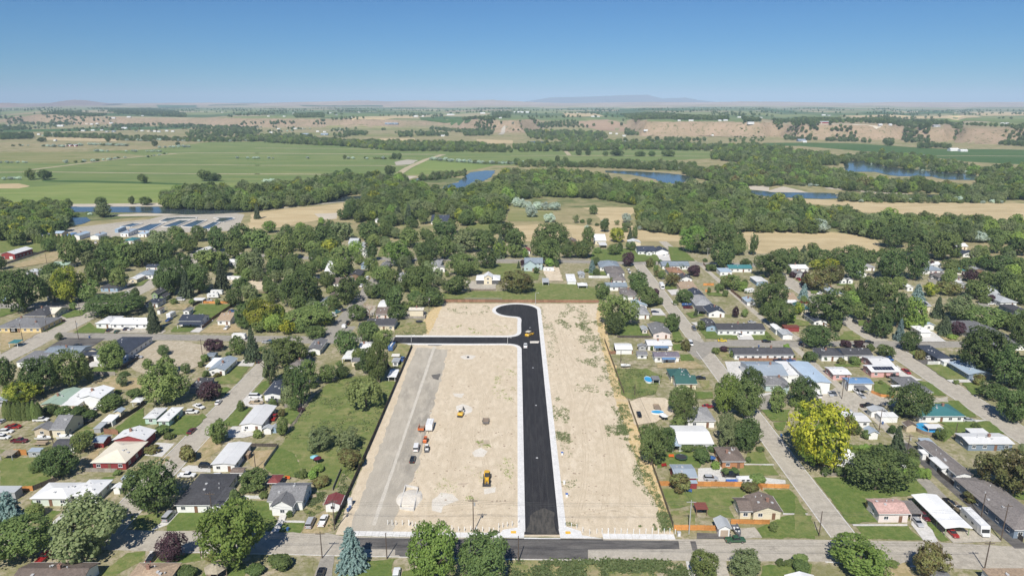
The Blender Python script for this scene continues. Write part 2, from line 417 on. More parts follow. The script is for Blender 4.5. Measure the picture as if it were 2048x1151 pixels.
def ribbon(reg,pts,wid,mat,z,name,label,far=False):
 pts=[(GT if far else G)(*Q(reg,*p))for p in pts];L=[];R=[]
 for i,p in enumerate(pts):
  d=(pts[min(i+1,len(pts)-1)]-pts[max(i-1,0)]);d.z=0;d.normalize();nn=Vector((-d.y,d.x,0))*wid/2
  L.append(p+nn);R.append(p-nn)
 vs=[(q.x,q.y,q.z+z)for ab in zip(L,R)for q in ab]
 fs=[(2*i,2*i+1,2*i+3,2*i+2)for i in range(len(pts)-1)]
 m=bpy.data.meshes.new(name);m.from_pydata(vs,[],fs);m.materials.append(mat);m.update()
 if sum(p.normal.z for p in m.polygons)<0:m.flip_normals()
 return tag(link(name,m),label,None,None,'structure')
def strip(path,o0,o1,z0,z1,mat,name,label,ret=None):
 """solid band along a world path, from o0 to o1 metres to its left"""
 n=len(path);vs=[];fs=[]
 for i,p in enumerate(path):
  p=Vector(p[:2]);a=Vector(path[max(i-1,0)][:2]);b=Vector(path[min(i+1,n-1)][:2]);d=(b-a).normalized();nn=Vector((-d.y,d.x))
  q0=p+nn*o0;q1=p+nn*o1
  vs+=[(q0.x,q0.y,z0),(q0.x,q0.y,z1),(q1.x,q1.y,z1),(q1.x,q1.y,z0)]
 for i in range(n-1):
  a=4*i
  for j in range(3):fs.append((a+j,a+j+1,a+j+5,a+j+4))
 fs+=[(0,1,2,3),(4*n-4,4*n-1,4*n-2,4*n-3)]
 m=bpy.data.meshes.new(name);m.from_pydata(vs,[],fs);m.materials.append(mat);m.update()
 import bmesh
 bm=bmesh.new();bm.from_mesh(m);bmesh.ops.recalc_face_normals(bm,faces=bm.faces);bm.to_mesh(m);bm.free()
 return tag(link(name,m),label,None,None,'structure')
VPX,VPY=1033.0,205.0
def vline(x0,y0,y):return VPX+(x0-VPX)*(y-VPY)/(y0-VPY)
def ns(xl,xr,y0,ya,yb,mat,z,label,name='street',kerb=True,gaps=()):
 c=[G(vline(xl,y0,ya),ya),G(vline(xr,y0,ya),ya),G(vline(xr,y0,yb),yb),G(vline(xl,y0,yb),yb)]
 sheet(c,mat,z,name,label)
 if kerb:
  ys=[ya]+[q for g in gaps for q in g]+[yb]
  for a,b in zip(ys[::2],ys[1::2]):
   strip([G(vline(xl,y0,b),b),G(vline(xl,y0,a),a)],0,.32,0,z+.10,M_CONC,'kerb','concrete kerb along the west side of the '+label)
   strip([G(vline(xr,y0,a),a),G(vline(xr,y0,b),b)],0,.32,0,z+.10,M_CONC,'kerb','concrete kerb along the east side of the '+label)
sheet([G(-500,1400),G(2500,1400),G(2300,560),G(1900,505),G(1500,500),G(1200,490),G(700,480),G(300,500),G(-300,520)],M_LOT,.006,'town_ground','bare soil and dry grass between the town lots')
# --- streets
ew=[(-90,1050),(300,1060),(650,1064),(690,1072),(1000,1075.5),(1280,1077),(1620,1078),(1850,1082),(2140,1098)]
en=[(2140,1149),(1885,1134),(1650,1122),(1200,1119),(1000,1116.5),(650,1109),(300,1101),(-90,1090)]
sheet([G(*p)for p in ew+en],M_STREET,.020,'street','pale worn front street crossing below the building site')
strip([G(*p)for p in en[1:3]],0,.4,0,.12,M_CONC,'kerb','concrete kerb on the near side of the front street at the east')
strip([G(*p)for p in en[3:7]],0,.3,0,.05,M_CONC,'kerb','low concrete kerb on the near side of the front street')
for seg,lb in(((690,1072),''),):pass
sheet([G(*p)for p in((688,1074),(1000,1078),(1357,1080.5),(1359,1097),(1176,1098),(1176,1117.5),(960,1115.5),(800,1112),(790,1098),(688,1096))],M_ASPHM,.030,'road_patch','darker asphalt patch in the front street below the new road')
sheet([G(*p)for p in((1003,1076),(1206,1077.5),(1206,1079.6),(1003,1078.2))],M_ASPH,.036,'road_patch','thin black asphalt seam at the mouth of the new road')
sheet([G(*p)for p in((1380,1081),(1391,1081),(1396,1100),(1385,1100))],M_ASPHM,.030,'road_patch','short dark trench patch across the front street')
sheet([G(*p)for p in((791,1091),(807,1091),(806,1109),(790,1109))],M_ASPHM,.038,'road_patch','small square asphalt patch by the spruce')
ns(364,412,880,690,1066,M_STREET,.024,'left side street beside the white roofed houses')
ns(21,-60,721,490,760,M_STREET,.024,'street running up past the bus shelter',kerb=False)if 0 else None
ns(-78,21,721,495,760,M_STREET,.024,'street running up past the bus shelter',gaps=[(600,622),(658,686)])
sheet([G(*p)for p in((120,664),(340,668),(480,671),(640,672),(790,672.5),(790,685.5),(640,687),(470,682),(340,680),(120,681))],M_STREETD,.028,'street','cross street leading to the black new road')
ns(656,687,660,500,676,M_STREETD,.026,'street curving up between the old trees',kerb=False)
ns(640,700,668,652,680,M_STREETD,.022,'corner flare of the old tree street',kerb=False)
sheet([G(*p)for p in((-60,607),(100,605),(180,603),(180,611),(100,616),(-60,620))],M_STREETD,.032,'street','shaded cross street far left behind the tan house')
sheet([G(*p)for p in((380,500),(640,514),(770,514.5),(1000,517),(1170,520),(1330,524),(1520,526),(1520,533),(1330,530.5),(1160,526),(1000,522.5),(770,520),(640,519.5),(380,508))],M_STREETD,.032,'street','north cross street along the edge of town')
ns(1300.4,1322.4,573.8,526,1076,M_STREET,.024,'right side street past the yellow tree',gaps=[(674,702)])
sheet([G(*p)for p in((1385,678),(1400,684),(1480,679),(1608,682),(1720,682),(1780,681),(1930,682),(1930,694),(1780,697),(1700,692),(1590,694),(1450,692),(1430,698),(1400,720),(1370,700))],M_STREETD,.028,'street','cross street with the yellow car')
ns(1861,1909,765,545,905,M_STREET,.026,'far right street past the big shade trees',gaps=[(676,702)])
ns(1801,1821,889,524,1180,M_GRAVEL2,.022,'narrow gravel alley on the right',name='alley',kerb=False)
ns(1798,1822,889,885,1096,M_ASPHM,.027,'grey paved end of the right alley',name='alley',kerb=False)
sheet([G(*p)for p in((1289,456),(1299,456),(1345,492),(1402,527),(1386,528),(1330,494))],M_GRAVEL2,.022,'alley','gravel track leading out to the hay field')
site=[(672,1068),(720,945),(768,825),(822,694),(832,686),(845,672),(856,650),(880,606),(1197,607),(1207,650),(1214,690),(1232,745),(1248,792),(1258,806),(1280,868),(1297,910),(1322,980),(1350,1074)]
sheet([G(*p)for p in site],M_DIRT,.014,'graded_site','pale graded dirt of the new building site',rag=.35)
lane=[(835,694),(895,699),(886,745),(868,800),(848,880),(836,935),(822,962),(800,1000),(785,1060),(700,1064),(704,1040),(742,940),(785,825),(818,730)]
sheet([G(*p)for p in lane],M_GRAVEL,.022,'gravel_lane','grey compacted gravel lane along the left site fence',rag=.8)
sheet([G(*p)for p in((866,693),(871.5,693),(808,880),(751,1050),(743,1050),(803,880))],gm('trench_fill',[(.56,.52,.45),(.50,.46,.39)],[.3]),.030,'trench_line','pale refilled trench line down the gravel lane',rag=.15)
strawr=[(1197,609),(1207,609),(1219,690),(1249,790),(1262,812),(1284,868),(1306,925),(1345,1040),(1345,1066),(1328,1040),(1280,940),(1254,868),(1222,770),(1203,690),(1192,640)]
sheet([G(*p)for p in strawr],M_STRAW,.020,'straw_strip','yellow straw strip along the right site fence',rag=1.0)
sheet([G(*p)for p in((838,664),(848,640),(862,618),(882,606),(884,612),(872,640),(858,668))],M_STRAW,.020,'straw_strip','yellow straw strip in the far left corner of the site',rag=.6)
XLn=G(1046.3,850);XRn=G(1097.3,850);KX=.0066
def roadx(p,Y):return p.x+KX*(Y-p.y)
def arc(c,r,a0,a1,n):return[Vector((c.x+r*cos(radians(a0+(a1-a0)*i/n)),c.y+r*sin(radians(a0+(a1-a0)*i/n))))for i in range(n+1)]
def bez(p,a,b,q,n=8):
 return[p*(1-t)**3+a*3*t*(1-t)**2+b*3*t*t*(1-t)+q*t**3 for t in[i/n for i in range(n+1)]]
Yb=G(1050,1062).y
yN=G(1000,686.5).y;yF=G(1000,674).y;xW=G(787,680).x
V2=lambda x,y:Vector((x,y))
lowL=[V2(roadx(XLn,Yb),Yb),V2(roadx(XLn,Yb+60),Yb+60),V2(roadx(XLn,yN-9),yN-9)]
lowL+=bez(lowL[-1],V2(roadx(XLn,yN-3),yN-3),V2(roadx(XLn,yN)-3,yN),V2(roadx(XLn,yN)-9,yN))[1:]
lowL+=[V2(xW+40,yN-.2),V2(xW,yN+.4)]
upL=[V2(xW,yF+.6),V2(xW+40,yF+.2)]
upL+=bez(V2(roadx(XLn,yF)-9,yF),V2(roadx(XLn,yF)-3,yF),V2(roadx(XLn,yF+3),yF+3),V2(roadx(XLn,yF+9),yF+9))
bc=G(1033,620);br=roadx(XRn,bc.y)-bc.x;bc=V2(bc.x,bc.y)
c0=arc(bc,br,262,0,44)
st_=c0[0]
jY=st_.y-15
upL+=bez(V2(roadx(XLn,jY),jY),V2(roadx(XLn,jY+8),jY+8),st_+V2(6,-.6),st_)
upL+=c0[1:]
upL+=[V2(roadx(XRn,yF),yF),V2(roadx(XRn,Yb+80),Yb+80),V2(roadx(XRn,Yb+14),Yb+14),V2(roadx(XRn,Yb),Yb)]
mouthL=[V2(roadx(XLn,Yb)-1.2,Yb-1.5)];mouthR=[V2(roadx(XRn,Yb)+1.2,Yb-1.5)]
sheet(mouthL+lowL+upL+mouthR,M_ASPH,.045,'new_road','fresh black asphalt road with a cul-de-sac bulb')
for path,lb in((lowL,'south west'),(upL,'north and east')):
 strip(path,0,.6,0,.052,M_KERB,'gutter','pale concrete gutter on the %s side of the new road'%lb)
 strip(path,.6,.8,0,.18,M_KERB,'kerb','raised concrete kerb on the %s side of the new road'%lb)
 strip(path,.8,2.2,0,.165,M_KERB,'pavement','new concrete pavement on the %s side of the new road'%lb)
fw=[G(*p)for p in((688,1071),(840,1073),(1000,1075),(1003,1075.2))];fe=[G(*p)for p in((1206,1076.6),(1280,1077.2),(1351,1078))]
def slabs(path,wid,label):
 root=tag(link('pavement',None,None,(0,0,0)),label,None,None,'structure')
 pts=[];
 for a,b in zip(path,path[1:]):
  L=(b-a).length;k=max(1,int(L/1.9))
  for i in range(k):pts.append((a+(b-a)*(i/k),a+(b-a)*((i+1)/k)))
 me=None
 for a,b in pts:
  d=b-a;L=d.length
  if me is None:
   mb=MB();mb.box(.015,.985,0,wid,0,.145);me=mb.mesh('slab',M_KERB)
  o=link('slab',me,root,(a.x,a.y,RNG.uniform(-.006,.006)),atan2(d.y,d.x)+RNG.uniform(-.002,.002),(L,1,1))
slabs(fw,2.3,'concrete pavement slabs on the front street left of the new road')
slabs(fe,2.3,'concrete pavement slabs on the front street right of the new road')
for s,lb in((((1003,1075.2),(1048,1076),(1049,1058),(1044,1053),(1006,1059),(998,1068)),'left'),(((1206,1076.8),(1121,1076.2),(1117,1058),(1121,1051),(1138,1054),(1162,1062),(1164,1070)),'right')):
 sheet([G(*p)for p in s],M_KERB,.15,'corner_ramp','flared concrete corner ramp %s of the new road mouth'%lb)
sheet([G(*p)for p in((1048,1074.2),(1121,1074.6),(1121,1077.2),(1048,1076.8))],M_KERB,.05,'cross_gutter','concrete cross gutter at the mouth of the new road')
M_YEL=plain('tactile_yellow',(.75,.45,.05),.7)
for s,lb in(((1027,1064),'left'),((1136,1065),'right')):
 c=G(*s);mb=MB();mb.box(-.75,.75,-.6,.6,0,.02)
 for i in range(5):
  for j in range(4):mb.box(-.66+.3*i,-.56+.3*i,-.5+.3*j,-.4+.3*j,.02,.035)
 o=mb.build('tactile_pad',M_YEL);o.location=(c.x,c.y,.155);tag(o,'yellow tactile pad on the %s corner ramp of the new road'%lb,'tactile pad')
# --- lots: lawns, drives, dry yards (photo region, outline)
M_SAND=gm('sandy_lot',[(.46,.395,.30),(.41,.345,.255),(.50,.44,.34),(.36,.31,.22)],[.04,.2,.6])
LAYER=[.034]
def lot(reg,pts,mat,label,name='lawn',rag=None):
 LAYER[0]+=.0021;rag=(.12 if mat in(M_CONC,M_ASPHM,M_STREETD)else .6)if rag is None else rag;patch(reg,pts,mat,LAYER[0],name,label,rag)
LOTS=[
('P1',[(0,250),(330,240),(390,420),(180,520),(150,470),(0,465)],M_LAWN2,'green yard left of the dark shade tree'),
('P1',[(0,180),(80,185),(0,235)],M_LAWN2,'small lawn by the wooden sheds'),
('P1',[(850,50),(900,0),(1010,-40),(1200,-10),(960,10),(870,80)],M_LAWN,'lawn behind the barn with red gable'),
('P1',[(1290,75),(1500,-60),(1480,20),(1400,70)],M_LAWN,'lawn beside the maroon car'),
('P1',[(570,330),(700,200),(800,150),(720,270)],M_DRY,'dry yard beside the red house'),
('P1',[(950,370),(1250,235),(1320,240),(1090,420),(1000,420)],M_DRY,'dry verge beside the red house'),
('P1',[(1130,180),(1200,130),(1335,140),(1240,240),(1100,230)],M_CONC,'pale driveway of the red house'),
('P1',[(740,420),(800,390),(880,390),(850,425)],M_LAWN,'small lawn behind the white L shaped house'),
('P1',[(380,760),(540,610),(740,580),(620,690),(560,750),(390,810)],M_CONC,'concrete driveway of the white L shaped house'),
('P1',[(320,700),(400,650),(470,655),(360,740)],M_LAWN,'lawn strip by the round bush'),
('P1',[(1000,690),(1250,670),(1250,740),(1180,800),(1020,790)],M_LAWN2,'lawn below the big dark tree'),
('P1',[(1340,660),(1700,660),(1700,800),(1280,805),(1290,760)],M_LAWN,'lawn in front of the dark grey house'),
('P1',[(1250,730),(1340,660),(1370,665),(1280,760),(1170,802),(1160,795)],M_CONC,'driveway with the silver minivan'),
('P1',[(980,970),(1120,960),(1110,1010),(800,1200),(700,1200)],M_LAWN2,'lawn between the two brown roofs'),
('P1',[(1150,965),(1230,960),(1170,1045),(1100,1050)],M_CONC,'driveway with the black car'),
('P1',[(1230,990),(1520,985),(1540,1030),(1350,1060),(1180,1050)],M_LAWN,'lawn under the purple plum tree'),
('P1',[(1430,300),(1610,80),(1610,300),(1450,305)],M_DRY,'dry front yard of the white metal house'),
('P1',[(1390,330),(1440,305),(1610,315),(1610,360),(1390,350)],M_CONC,'driveway with the dark parked cars'),
('P1',[(930,560),(1000,520),(1050,560),(1075,660),(1040,700),(970,640)],M_GRAVEL2,'gravel pull in beside the white shed'),
('P2',[(-30,660),(60,655),(240,640),(330,570),(520,580),(560,690),(590,720),(560,810),(-30,805)],M_LAWN,'front lawn of the grey gabled house'),
('P2',[(600,740),(800,745),(770,820),(590,815)],M_LAWN,'small lawn beside the parked silver car'),
('P2',[(540,815),(620,705),(660,705),(600,815)],M_CONC,'walk up to the grey gabled house'),
('P2',[(640,727),(800,730),(800,745),(640,740)],M_CONC,'short concrete walk beside the silver car'),
('P2',[(780,825),(830,720),(960,660),(1010,690),(1000,800),(930,830)],M_DRY,'gravel drive with the white pickup'),
('P2',[(490,320),(600,160),(720,210),(780,340),(760,400),(620,400),(560,370)],M_LAWN,'bright green back lawn by the picket fence'),
('P2',[(600,170),(680,60),(1000,-60),(1330,-150),(1370,0),(1180,430),(1090,360),(1030,420),(760,410),(780,320),(720,210)],M_LAWN2,'large dry green back yard beside the site fence'),
('P2',[(860,420),(1010,410),(1090,350),(1050,480),(900,500)],M_LAWN2,'lawn by the round bush'),
('P2',[(800,660),(880,520),(950,510),(930,600),(950,650),(850,700)],M_YARD,'weedy garden beside the red roofed garage'),
('P2',[(360,200),(560,185),(480,330),(380,310)],M_DRY,'dry fenced yard behind the white metal house'),
('P2',[(0,150),(80,90),(200,100),(150,190),(0,290)],M_DRY,'dry ground by the left side street'),
('P2',[(880,1130),(930,1000),(1030,995),(1000,1200),(860,1200)],M_STREETD,'grey asphalt drive below the front street'),
('P2',[(1100,1100),(1280,1040),(1490,1020),(1450,1200),(1080,1200)],M_LAWN,'lawn below the blue spruce'),
('P2',[(480,1090),(720,1040),(870,1000),(860,1200),(470,1200)],M_LOT,'sandy ground below the front street'),
('P2',[(20,1130),(240,1040),(360,1060),(330,1200),(0,1200)],M_LAWN,'lawn around the thatched gazebo'),
('P3',[(830,1035),(1606,1035),(1950,1040),(1960,1220),(830,1220)],M_YARD,'weedy vacant lot below the front street'),
('P3',[(20,1110),(200,1110),(200,1220),(20,1220)],M_LAWN,'lawn under the yellow green tree'),
('P4',[(480,200),(730,200),(820,240),(760,330),(560,300),(430,330)],M_LAWN,'lawn with the trampoline'),
('P4',[(400,340),(560,320),(560,440),(440,440)],M_LOT,'bare corner behind the grey metal garage'),
('P4',[(750,330),(930,320),(940,440),(750,440)],M_CONC,'concrete pad with the silver SUV'),
('P4',[(460,485),(1090,480),(1120,520),(990,620),(1030,710),(850,700),(720,610),(540,640)],M_LAWN2,'fenced back lawn beside the cream house'),
('P4',[(540,660),(720,640),(730,780),(570,770)],M_YARD,'weedy corner by the white utility pole'),
('P4',[(1130,200),(1240,205),(1300,290),(1100,300)],M_LAWN2,'lawn beside the brown brick house'),
('P4',[(1070,310),(1320,305),(1370,380),(1060,390)],M_LAWN2,'lawn with the walk to the street'),
('P4',[(1100,293),(1330,298),(1335,306),(1100,302)],M_CONC,'concrete walk of the brown brick house'),
('P4',[(920,390),(1060,400),(1260,400),(1420,420),(1420,450),(1240,450),(1060,440),(920,440)],M_CONC,'driveway with the dark pickup'),
('P4',[(1250,495),(1450,490),(1590,670),(1400,675),(1330,560)],M_LAWN,'corner lawn behind the cream house'),
('P4',[(1300,740),(1420,690),(1620,690),(1640,865),(1240,860),(1200,790)],M_LAWN,'corner lawn by the front street'),
('P4',[(1400,672),(1590,674),(1590,682),(1400,684)],M_CONC,'walk from the cream house to the street'),
('P4',[(740,822),(1000,830),(1010,868),(740,870)],M_ASPHM,'dark drive of the white garage'),
('P4',[(1060,790),(1180,780),(1240,860),(1060,865)],M_GRAVEL2,'gravel pad beside the jet boat'),
('P4',[(1240,1075),(1620,1060),(1620,1200),(1240,1200)],M_LAWN,'lawn under the round hedge'),
('P4',[(860,1040),(960,1040),(1000,1200),(900,1200)],M_GRAVEL2,'gravel drive below the front street'),
('P4',[(655,1040),(690,1040),(740,1200),(690,1200)],M_CONC,'narrow concrete drive below the front street'),
('P5',[(100,400),(380,395),(760,380),(970,400),(980,500),(960,530),(560,555),(500,640),(600,740),(370,750),(260,600)],M_LAWN,'big lawn under the dark round tree'),
('P5',[(430,775),(820,770),(940,880),(500,870)],M_LAWN,'front lawn of the pink roofed house'),
('P5',[(400,757),(820,755),(820,770),(410,770)],M_CONC,'walk of the pink roofed house'),
('P5',[(860,680),(960,700),(1060,900),(950,890),(850,760)],M_CONC,'driveway of the pink roofed house'),
('P5',[(960,730),(1000,730),(1150,890),(1070,890)],M_LAWN,'lawn strip beside the long carport'),
('P5',[(1000,740),(1120,790),(1450,820),(1550,900),(1160,900)],M_GRAVEL2,'gravel apron of the long carport'),
('P5',[(880,410),(980,405),(1130,560),(1000,560),(960,490)],M_STREETD,'grey parking strip by the alley'),
('P5',[(360,160),(680,150),(820,230),(980,390),(760,390),(500,350),(420,270)],M_LAWN,'hedged lawn behind the dark round tree'),
('P5',[(1060,30),(1190,-60),(1450,-30),(1560,60),(1200,60),(1100,130)],M_LAWN,'green yard around the round pool'),
('P5',[(1600,540),(1713,500),(1800,520),(1800,600)],M_LAWN,'lawn by the brown green tree'),
('P5',[(690,1100),(830,1040),(860,1151),(1080,1151),(1080,1220),(690,1220)],M_DRY,'dry grass below the front street'),
('P5',[(-40,540),(0,600),(40,680),(160,840),(-40,860)],M_LAWN2,'corner lawn by the street pole'),
('M1',[(0,115),(460,20),(630,20),(440,110),(230,130),(0,150)],M_LAWN,'lawn of the long tan house'),
('M1',[(0,120),(400,110),(0,330)],M_DRY,'sandy verge by the bus shelter'),
('M1',[(700,125),(860,20),(920,70),(1030,90),(1000,125)],M_LAWN,'lawn of the long white house'),
('M1',[(1000,120),(1040,70),(1430,75),(1590,100),(1560,130)],M_GRAVEL2,'gravel car park of the long white house'),
('M1',[(420,285),(610,172),(1010,175),(830,290),(620,300)],M_ASPHM,'grey car park by the dark roofed house'),
('M1',[(1220,200),(1726,200),(2030,250),(1960,420),(1726,520),(1480,560),(1200,440),(1150,360)],M_SAND,'bare sandy vacant lot'),
('M1',[(800,480),(900,452),(1110,455),(1130,500),(1000,510),(820,500)],M_LAWN,'small lawn behind the dark roofed house'),
('M1',[(760,480),(880,400),(1030,380),(1030,440),(880,450)],M_CONC,'concrete patio behind the dark roofed house'),
('M1',[(830,560),(1110,545),(1450,560),(1450,650),(1100,670),(950,620)],M_DRY,'dry weedy yard beyond the grey fence'),
('M1',[(740,830),(960,800),(950,850),(860,860)],M_CONC,'pale yard of the white barn'),
('M1',[(1070,1070),(1330,860),(1380,840),(1380,930),(1520,990),(1330,1010),(1150,1090)],M_LAWN,'lawn behind the mint house'),
('M1',[(1600,1070),(1726,980),(1820,960),(1930,900),(1980,930),(1800,1110)],M_LAWN,'front lawn of the mint house'),
('M1',[(0,960),(300,940),(480,1020),(300,1100),(100,1151),(0,1151)],M_LOT,'dirt yard full of parked cars'),
('M1',[(700,1060),(980,950),(1080,1040),(900,1151),(700,1151)],M_YARD,'weedy yard behind the grey gabled barn'),
('M2',[(0,115),(40,70),(150,55),(260,60),(190,112)],M_LAWN,'front lawn of the navy roofed house'),
('M2',[(190,115),(380,0),(420,0),(280,120)],M_CONC,'drive of the navy roofed house'),
('M2',[(270,125),(420,40),(620,40),(700,110),(560,125)],M_DRY,'dry yard of the brown roofed house'),
('M2',[(480,1010),(650,840),(780,840),(660,1000),(640,1020)],M_LAWN,'front lawn of the white carport house'),
('M2',[(430,570),(600,440),(770,445),(640,610),(480,615)],M_LAWN2,'front lawn of the grey and white ranch'),
('M2',[(640,440),(700,380),(830,385),(790,445)],M_CONC,'driveway of the grey and white ranch'),
('M2',[(440,650),(560,640),(580,660),(500,730),(440,760)],M_LAWN,'lawn strip by the purple tree'),
('M2',[(180,620),(330,545),(340,640),(180,650)],M_YARD,'yard behind the dark house'),
('M2',[(700,770),(770,705),(880,740),(900,800),(800,840),(720,820)],M_CONC,'driveway with the white van'),
('M2',[(790,700),(880,590),(1000,560),(880,710)],M_LAWN,'lawn of the dark roofed house'),
('M2',[(0,1000),(150,910),(300,915),(150,1090),(0,1090)],M_LAWN,'lawn by the maroon car'),
('M2',[(520,1100),(600,1020),(700,1020),(830,1100),(700,1130),(540,1130)],M_CONC,'driveway of the white carport house'),
('M2',[(1040,870),(1120,840),(1230,870),(1250,900),(1160,1000),(1060,950)],M_LAWN,'small back lawn by the teal screen'),
('M2',[(1100,1130),(1200,1000),(1400,720),(1500,620),(1620,560),(1990,520),(2080,700),(1950,1151)],M_LAWN2,'sloping dry meadow behind the willow'),
('M3',[(0,860),(100,560),(530,590),(480,760),(310,1140),(0,1151)],M_LAWN2,'green meadow by the weeping willow'),
('M3',[(450,340),(540,220),(640,230),(690,260),(560,560),(500,560)],M_YARD,'green strip beside the sheds and fence'),
('M3',[(520,140),(540,60),(720,10),(820,20),(830,130)],M_YARD,'junk strewn yard by the new road'),
('M4',[(1030,120),(1090,40),(1230,40),(1250,80),(1360,170),(1040,165)],M_LAWN,'bright lawn by the lone tree'),
('M4',[(960,330),(1180,320),(1390,400),(1420,440),(1000,430)],M_LOT,'bare yard of the purple grey house'),
('M4',[(1400,420),(1650,400),(1726,420),(1726,460),(1420,460)],M_DRY,'dry strip beside the purple grey house'),
('M4',[(1000,470),(1310,465),(1450,540),(1400,700),(1150,760),(1080,720)],M_LAWN2,'rough green yard with the small blue pool'),
('M4',[(1640,340),(1720,330),(1726,390),(1640,390)],M_LAWN,'lawn of the purple grey house'),
('M4',[(1130,790),(1280,740),(1500,750),(1570,900),(1400,980),(1200,1010)],M_DIRT,'pale dirt parking yard with the black car'),
('M4',[(1550,235),(1680,220),(1726,290),(1560,290)],M_LAWN,'lawn of the white mobile home'),
('M4',[(1560,170),(1550,110),(1610,90),(1670,190)],M_LAWN,'lawn of the grey roofed ranch'),
('M5',[(165,65),(290,60),(380,130),(550,150),(560,185),(250,180)],M_LAWN,'front lawn of the dark roofed ranch'),
('M5',[(680,140),(830,110),(920,195),(700,190)],M_LAWN,'right lawn of the dark roofed ranch'),
('M5',[(545,150),(680,140),(710,190),(560,190)],M_CONC,'twin driveway of the dark roofed ranch'),
('M5',[(100,25),(240,20),(290,60),(170,65)],M_CONC,'driveway off the right side street'),
('M5',[(330,290),(360,265),(530,270),(560,385),(420,390)],M_YARD,'corner yard of the motel like row'),
('M5',[(430,400),(620,395),(620,520),(560,600),(480,560)],M_CONC,'concrete forecourt of the metal warehouse'),
('M5',[(170,580),(280,580),(310,660),(230,670)],M_YARD,'yard of the green roofed house'),
('M5',[(140,690),(310,690),(320,750),(150,755)],M_LAWN,'lawn below the green roofed house'),
('M5',[(0,330),(100,330),(140,390),(0,395)],M_LAWN,'small lawn by the right side street'),
('M5',[(0,395),(150,395),(240,470),(0,460)],M_DRY,'dry lot corner by the right side street'),
('M5',[(690,730),(910,690),(920,860),(780,860)],M_STREETD,'asphalt drive of the teal house'),
('M5',[(680,725),(900,690),(912,705),(700,752)],M_CONC,'concrete walk of the teal house'),
('M5',[(780,865),(1050,860),(1030,970),(880,970)],M_LAWN,'lawn by the young street tree'),
('M5',[(890,980),(1020,975),(990,1060),(940,1060)],M_LAWN,'lawn under the yellow tree'),
('M5',[(1280,750),(1480,650),(1650,700),(1726,780),(1700,900),(1400,820)],M_GRAVEL2,'gravel yard behind the warehouse'),
('M5',[(1480,190),(1600,110),(1726,150),(1726,195)],M_LAWN2,'corner lawn by the round dark tree'),
('M5',[(1470,425),(1700,420),(1726,450),(1500,450)],M_LAWN,'lawn behind the pink house'),
('M5',[(980,140),(1100,140),(1170,190),(1000,205)],M_GRAVEL2,'gravel yard of the white shed'),
('M6',[(0,110),(80,105),(150,190),(0,195)],M_LAWN2,'lawn at the far right corner'),
('M6',[(620,285),(750,285),(800,350),(690,375)],M_LAWN,'front lawn of the dark hipped house'),
('M6',[(690,380),(900,375),(900,425),(770,425)],M_ASPHM,'dark drive with the white car'),
('M6',[(780,430),(1060,425),(1210,570),(980,572)],M_LAWN2,'front lawn of the light blue house'),
('M6',[(980,575),(1280,570),(1290,600),(1020,600)],M_CONC,'driveway of the light blue house'),
('M6',[(1130,600),(1290,600),(1340,700),(1230,720)],M_LAWN,'lawn below the light blue house'),
('M6',[(690,580),(820,600),(980,725),(860,725)],M_LAWN,'street lawn of the long grey hipped house'),
('M6',[(290,590),(380,590),(500,690),(470,740),(290,690)],M_LAWN,'side lawn inside the brown fence'),
('M6',[(550,470),(690,560),(760,575),(700,585),(530,540),(500,430)],M_CONC,'driveway with the red pickup'),
('M6',[(790,780),(1090,775),(1270,930),(1170,940)],M_LAWN,'street lawn of the teal roofed house'),
('M6',[(680,940),(960,930),(1380,965),(1270,980),(700,970)],M_CONC,'concrete drive below the teal roofed house'),
('M6',[(840,965),(1340,980),(1530,1085),(1100,1085),(1000,1020)],M_LAWN,'green lawn behind the white mobile home'),
('M6',[(0,700),(290,690),(480,750),(720,760),(990,740),(1000,790),(730,790),(480,830),(200,810),(0,860)],M_GRAVEL2,'gravel lane between the small sheds'),
('M6',[(690,150),(850,110),(980,210),(720,210)],M_CONC,'driveway of the white hipped house'),
('M6',[(850,110),(1090,170),(1060,200),(960,190)],M_DRY,'dry lawn of the white hipped house'),
('U1',[(0,180),(110,170),(320,250),(450,240),(650,250),(640,300),(350,350),(0,340)],M_LAWN2,'meadow beside the red barn'),
('U1',[(80,490),(330,410),(640,300),(660,360),(560,440),(200,500)],M_DRY,'dry paddock below the picket fence'),
('U1',[(0,930),(130,930),(190,960),(0,1020)],M_LAWN,'shaded lawn far left'),
('U1',[(640,1000),(780,945),(940,940),(860,1000),(690,1030)],M_LAWN,'lawn of the cream garage'),
('U1',[(0,690),(60,660),(60,740),(0,760)],M_DRY,'dry yard far left'),
('U1',[(1190,770),(1330,740),(1340,780),(1210,800)],M_LAWN,'lawn by the small dark house'),
('U1',[(1320,700),(1450,640),(1570,620),(1480,690)],M_LAWN2,'lawn by the white garage'),
('U2',[(530,900),(570,885),(930,885),(700,1050),(500,980)],M_LAWN,'green back lawn of the navy roofed house'),
('U2',[(1020,770),(1290,770),(1380,870),(1040,850)],M_LAWN2,'green paddock below the round pen'),
('U2',[(900,610),(1240,600),(1560,600),(1500,720),(1280,740),(900,720)],M_DIRT,'dry dirt paddock'),
('U2',[(910,560),(1080,560),(1080,610),(960,600)],M_LAWN,'lawn by the dusty trees'),
('U2',[(210,880),(480,880),(420,940),(250,940)],M_DRY,'dry yard of the sage green house'),
('U3',[(920,380),(960,250),(1050,240),(1000,380)],M_LAWN2,'green lawn by the white house'),
('U3',[(740,560),(800,530),(870,560),(800,600)],M_LAWN2,'green yard by the tree street'),
('U3',[(450,860),(560,850),(600,880),(480,900)],M_LAWN2,'verge lawn by the tree street'),
('U3',[(640,1020),(730,900),(900,900),(880,1000)],M_GRAVEL2,'gravel yard of the brown roofed house'),
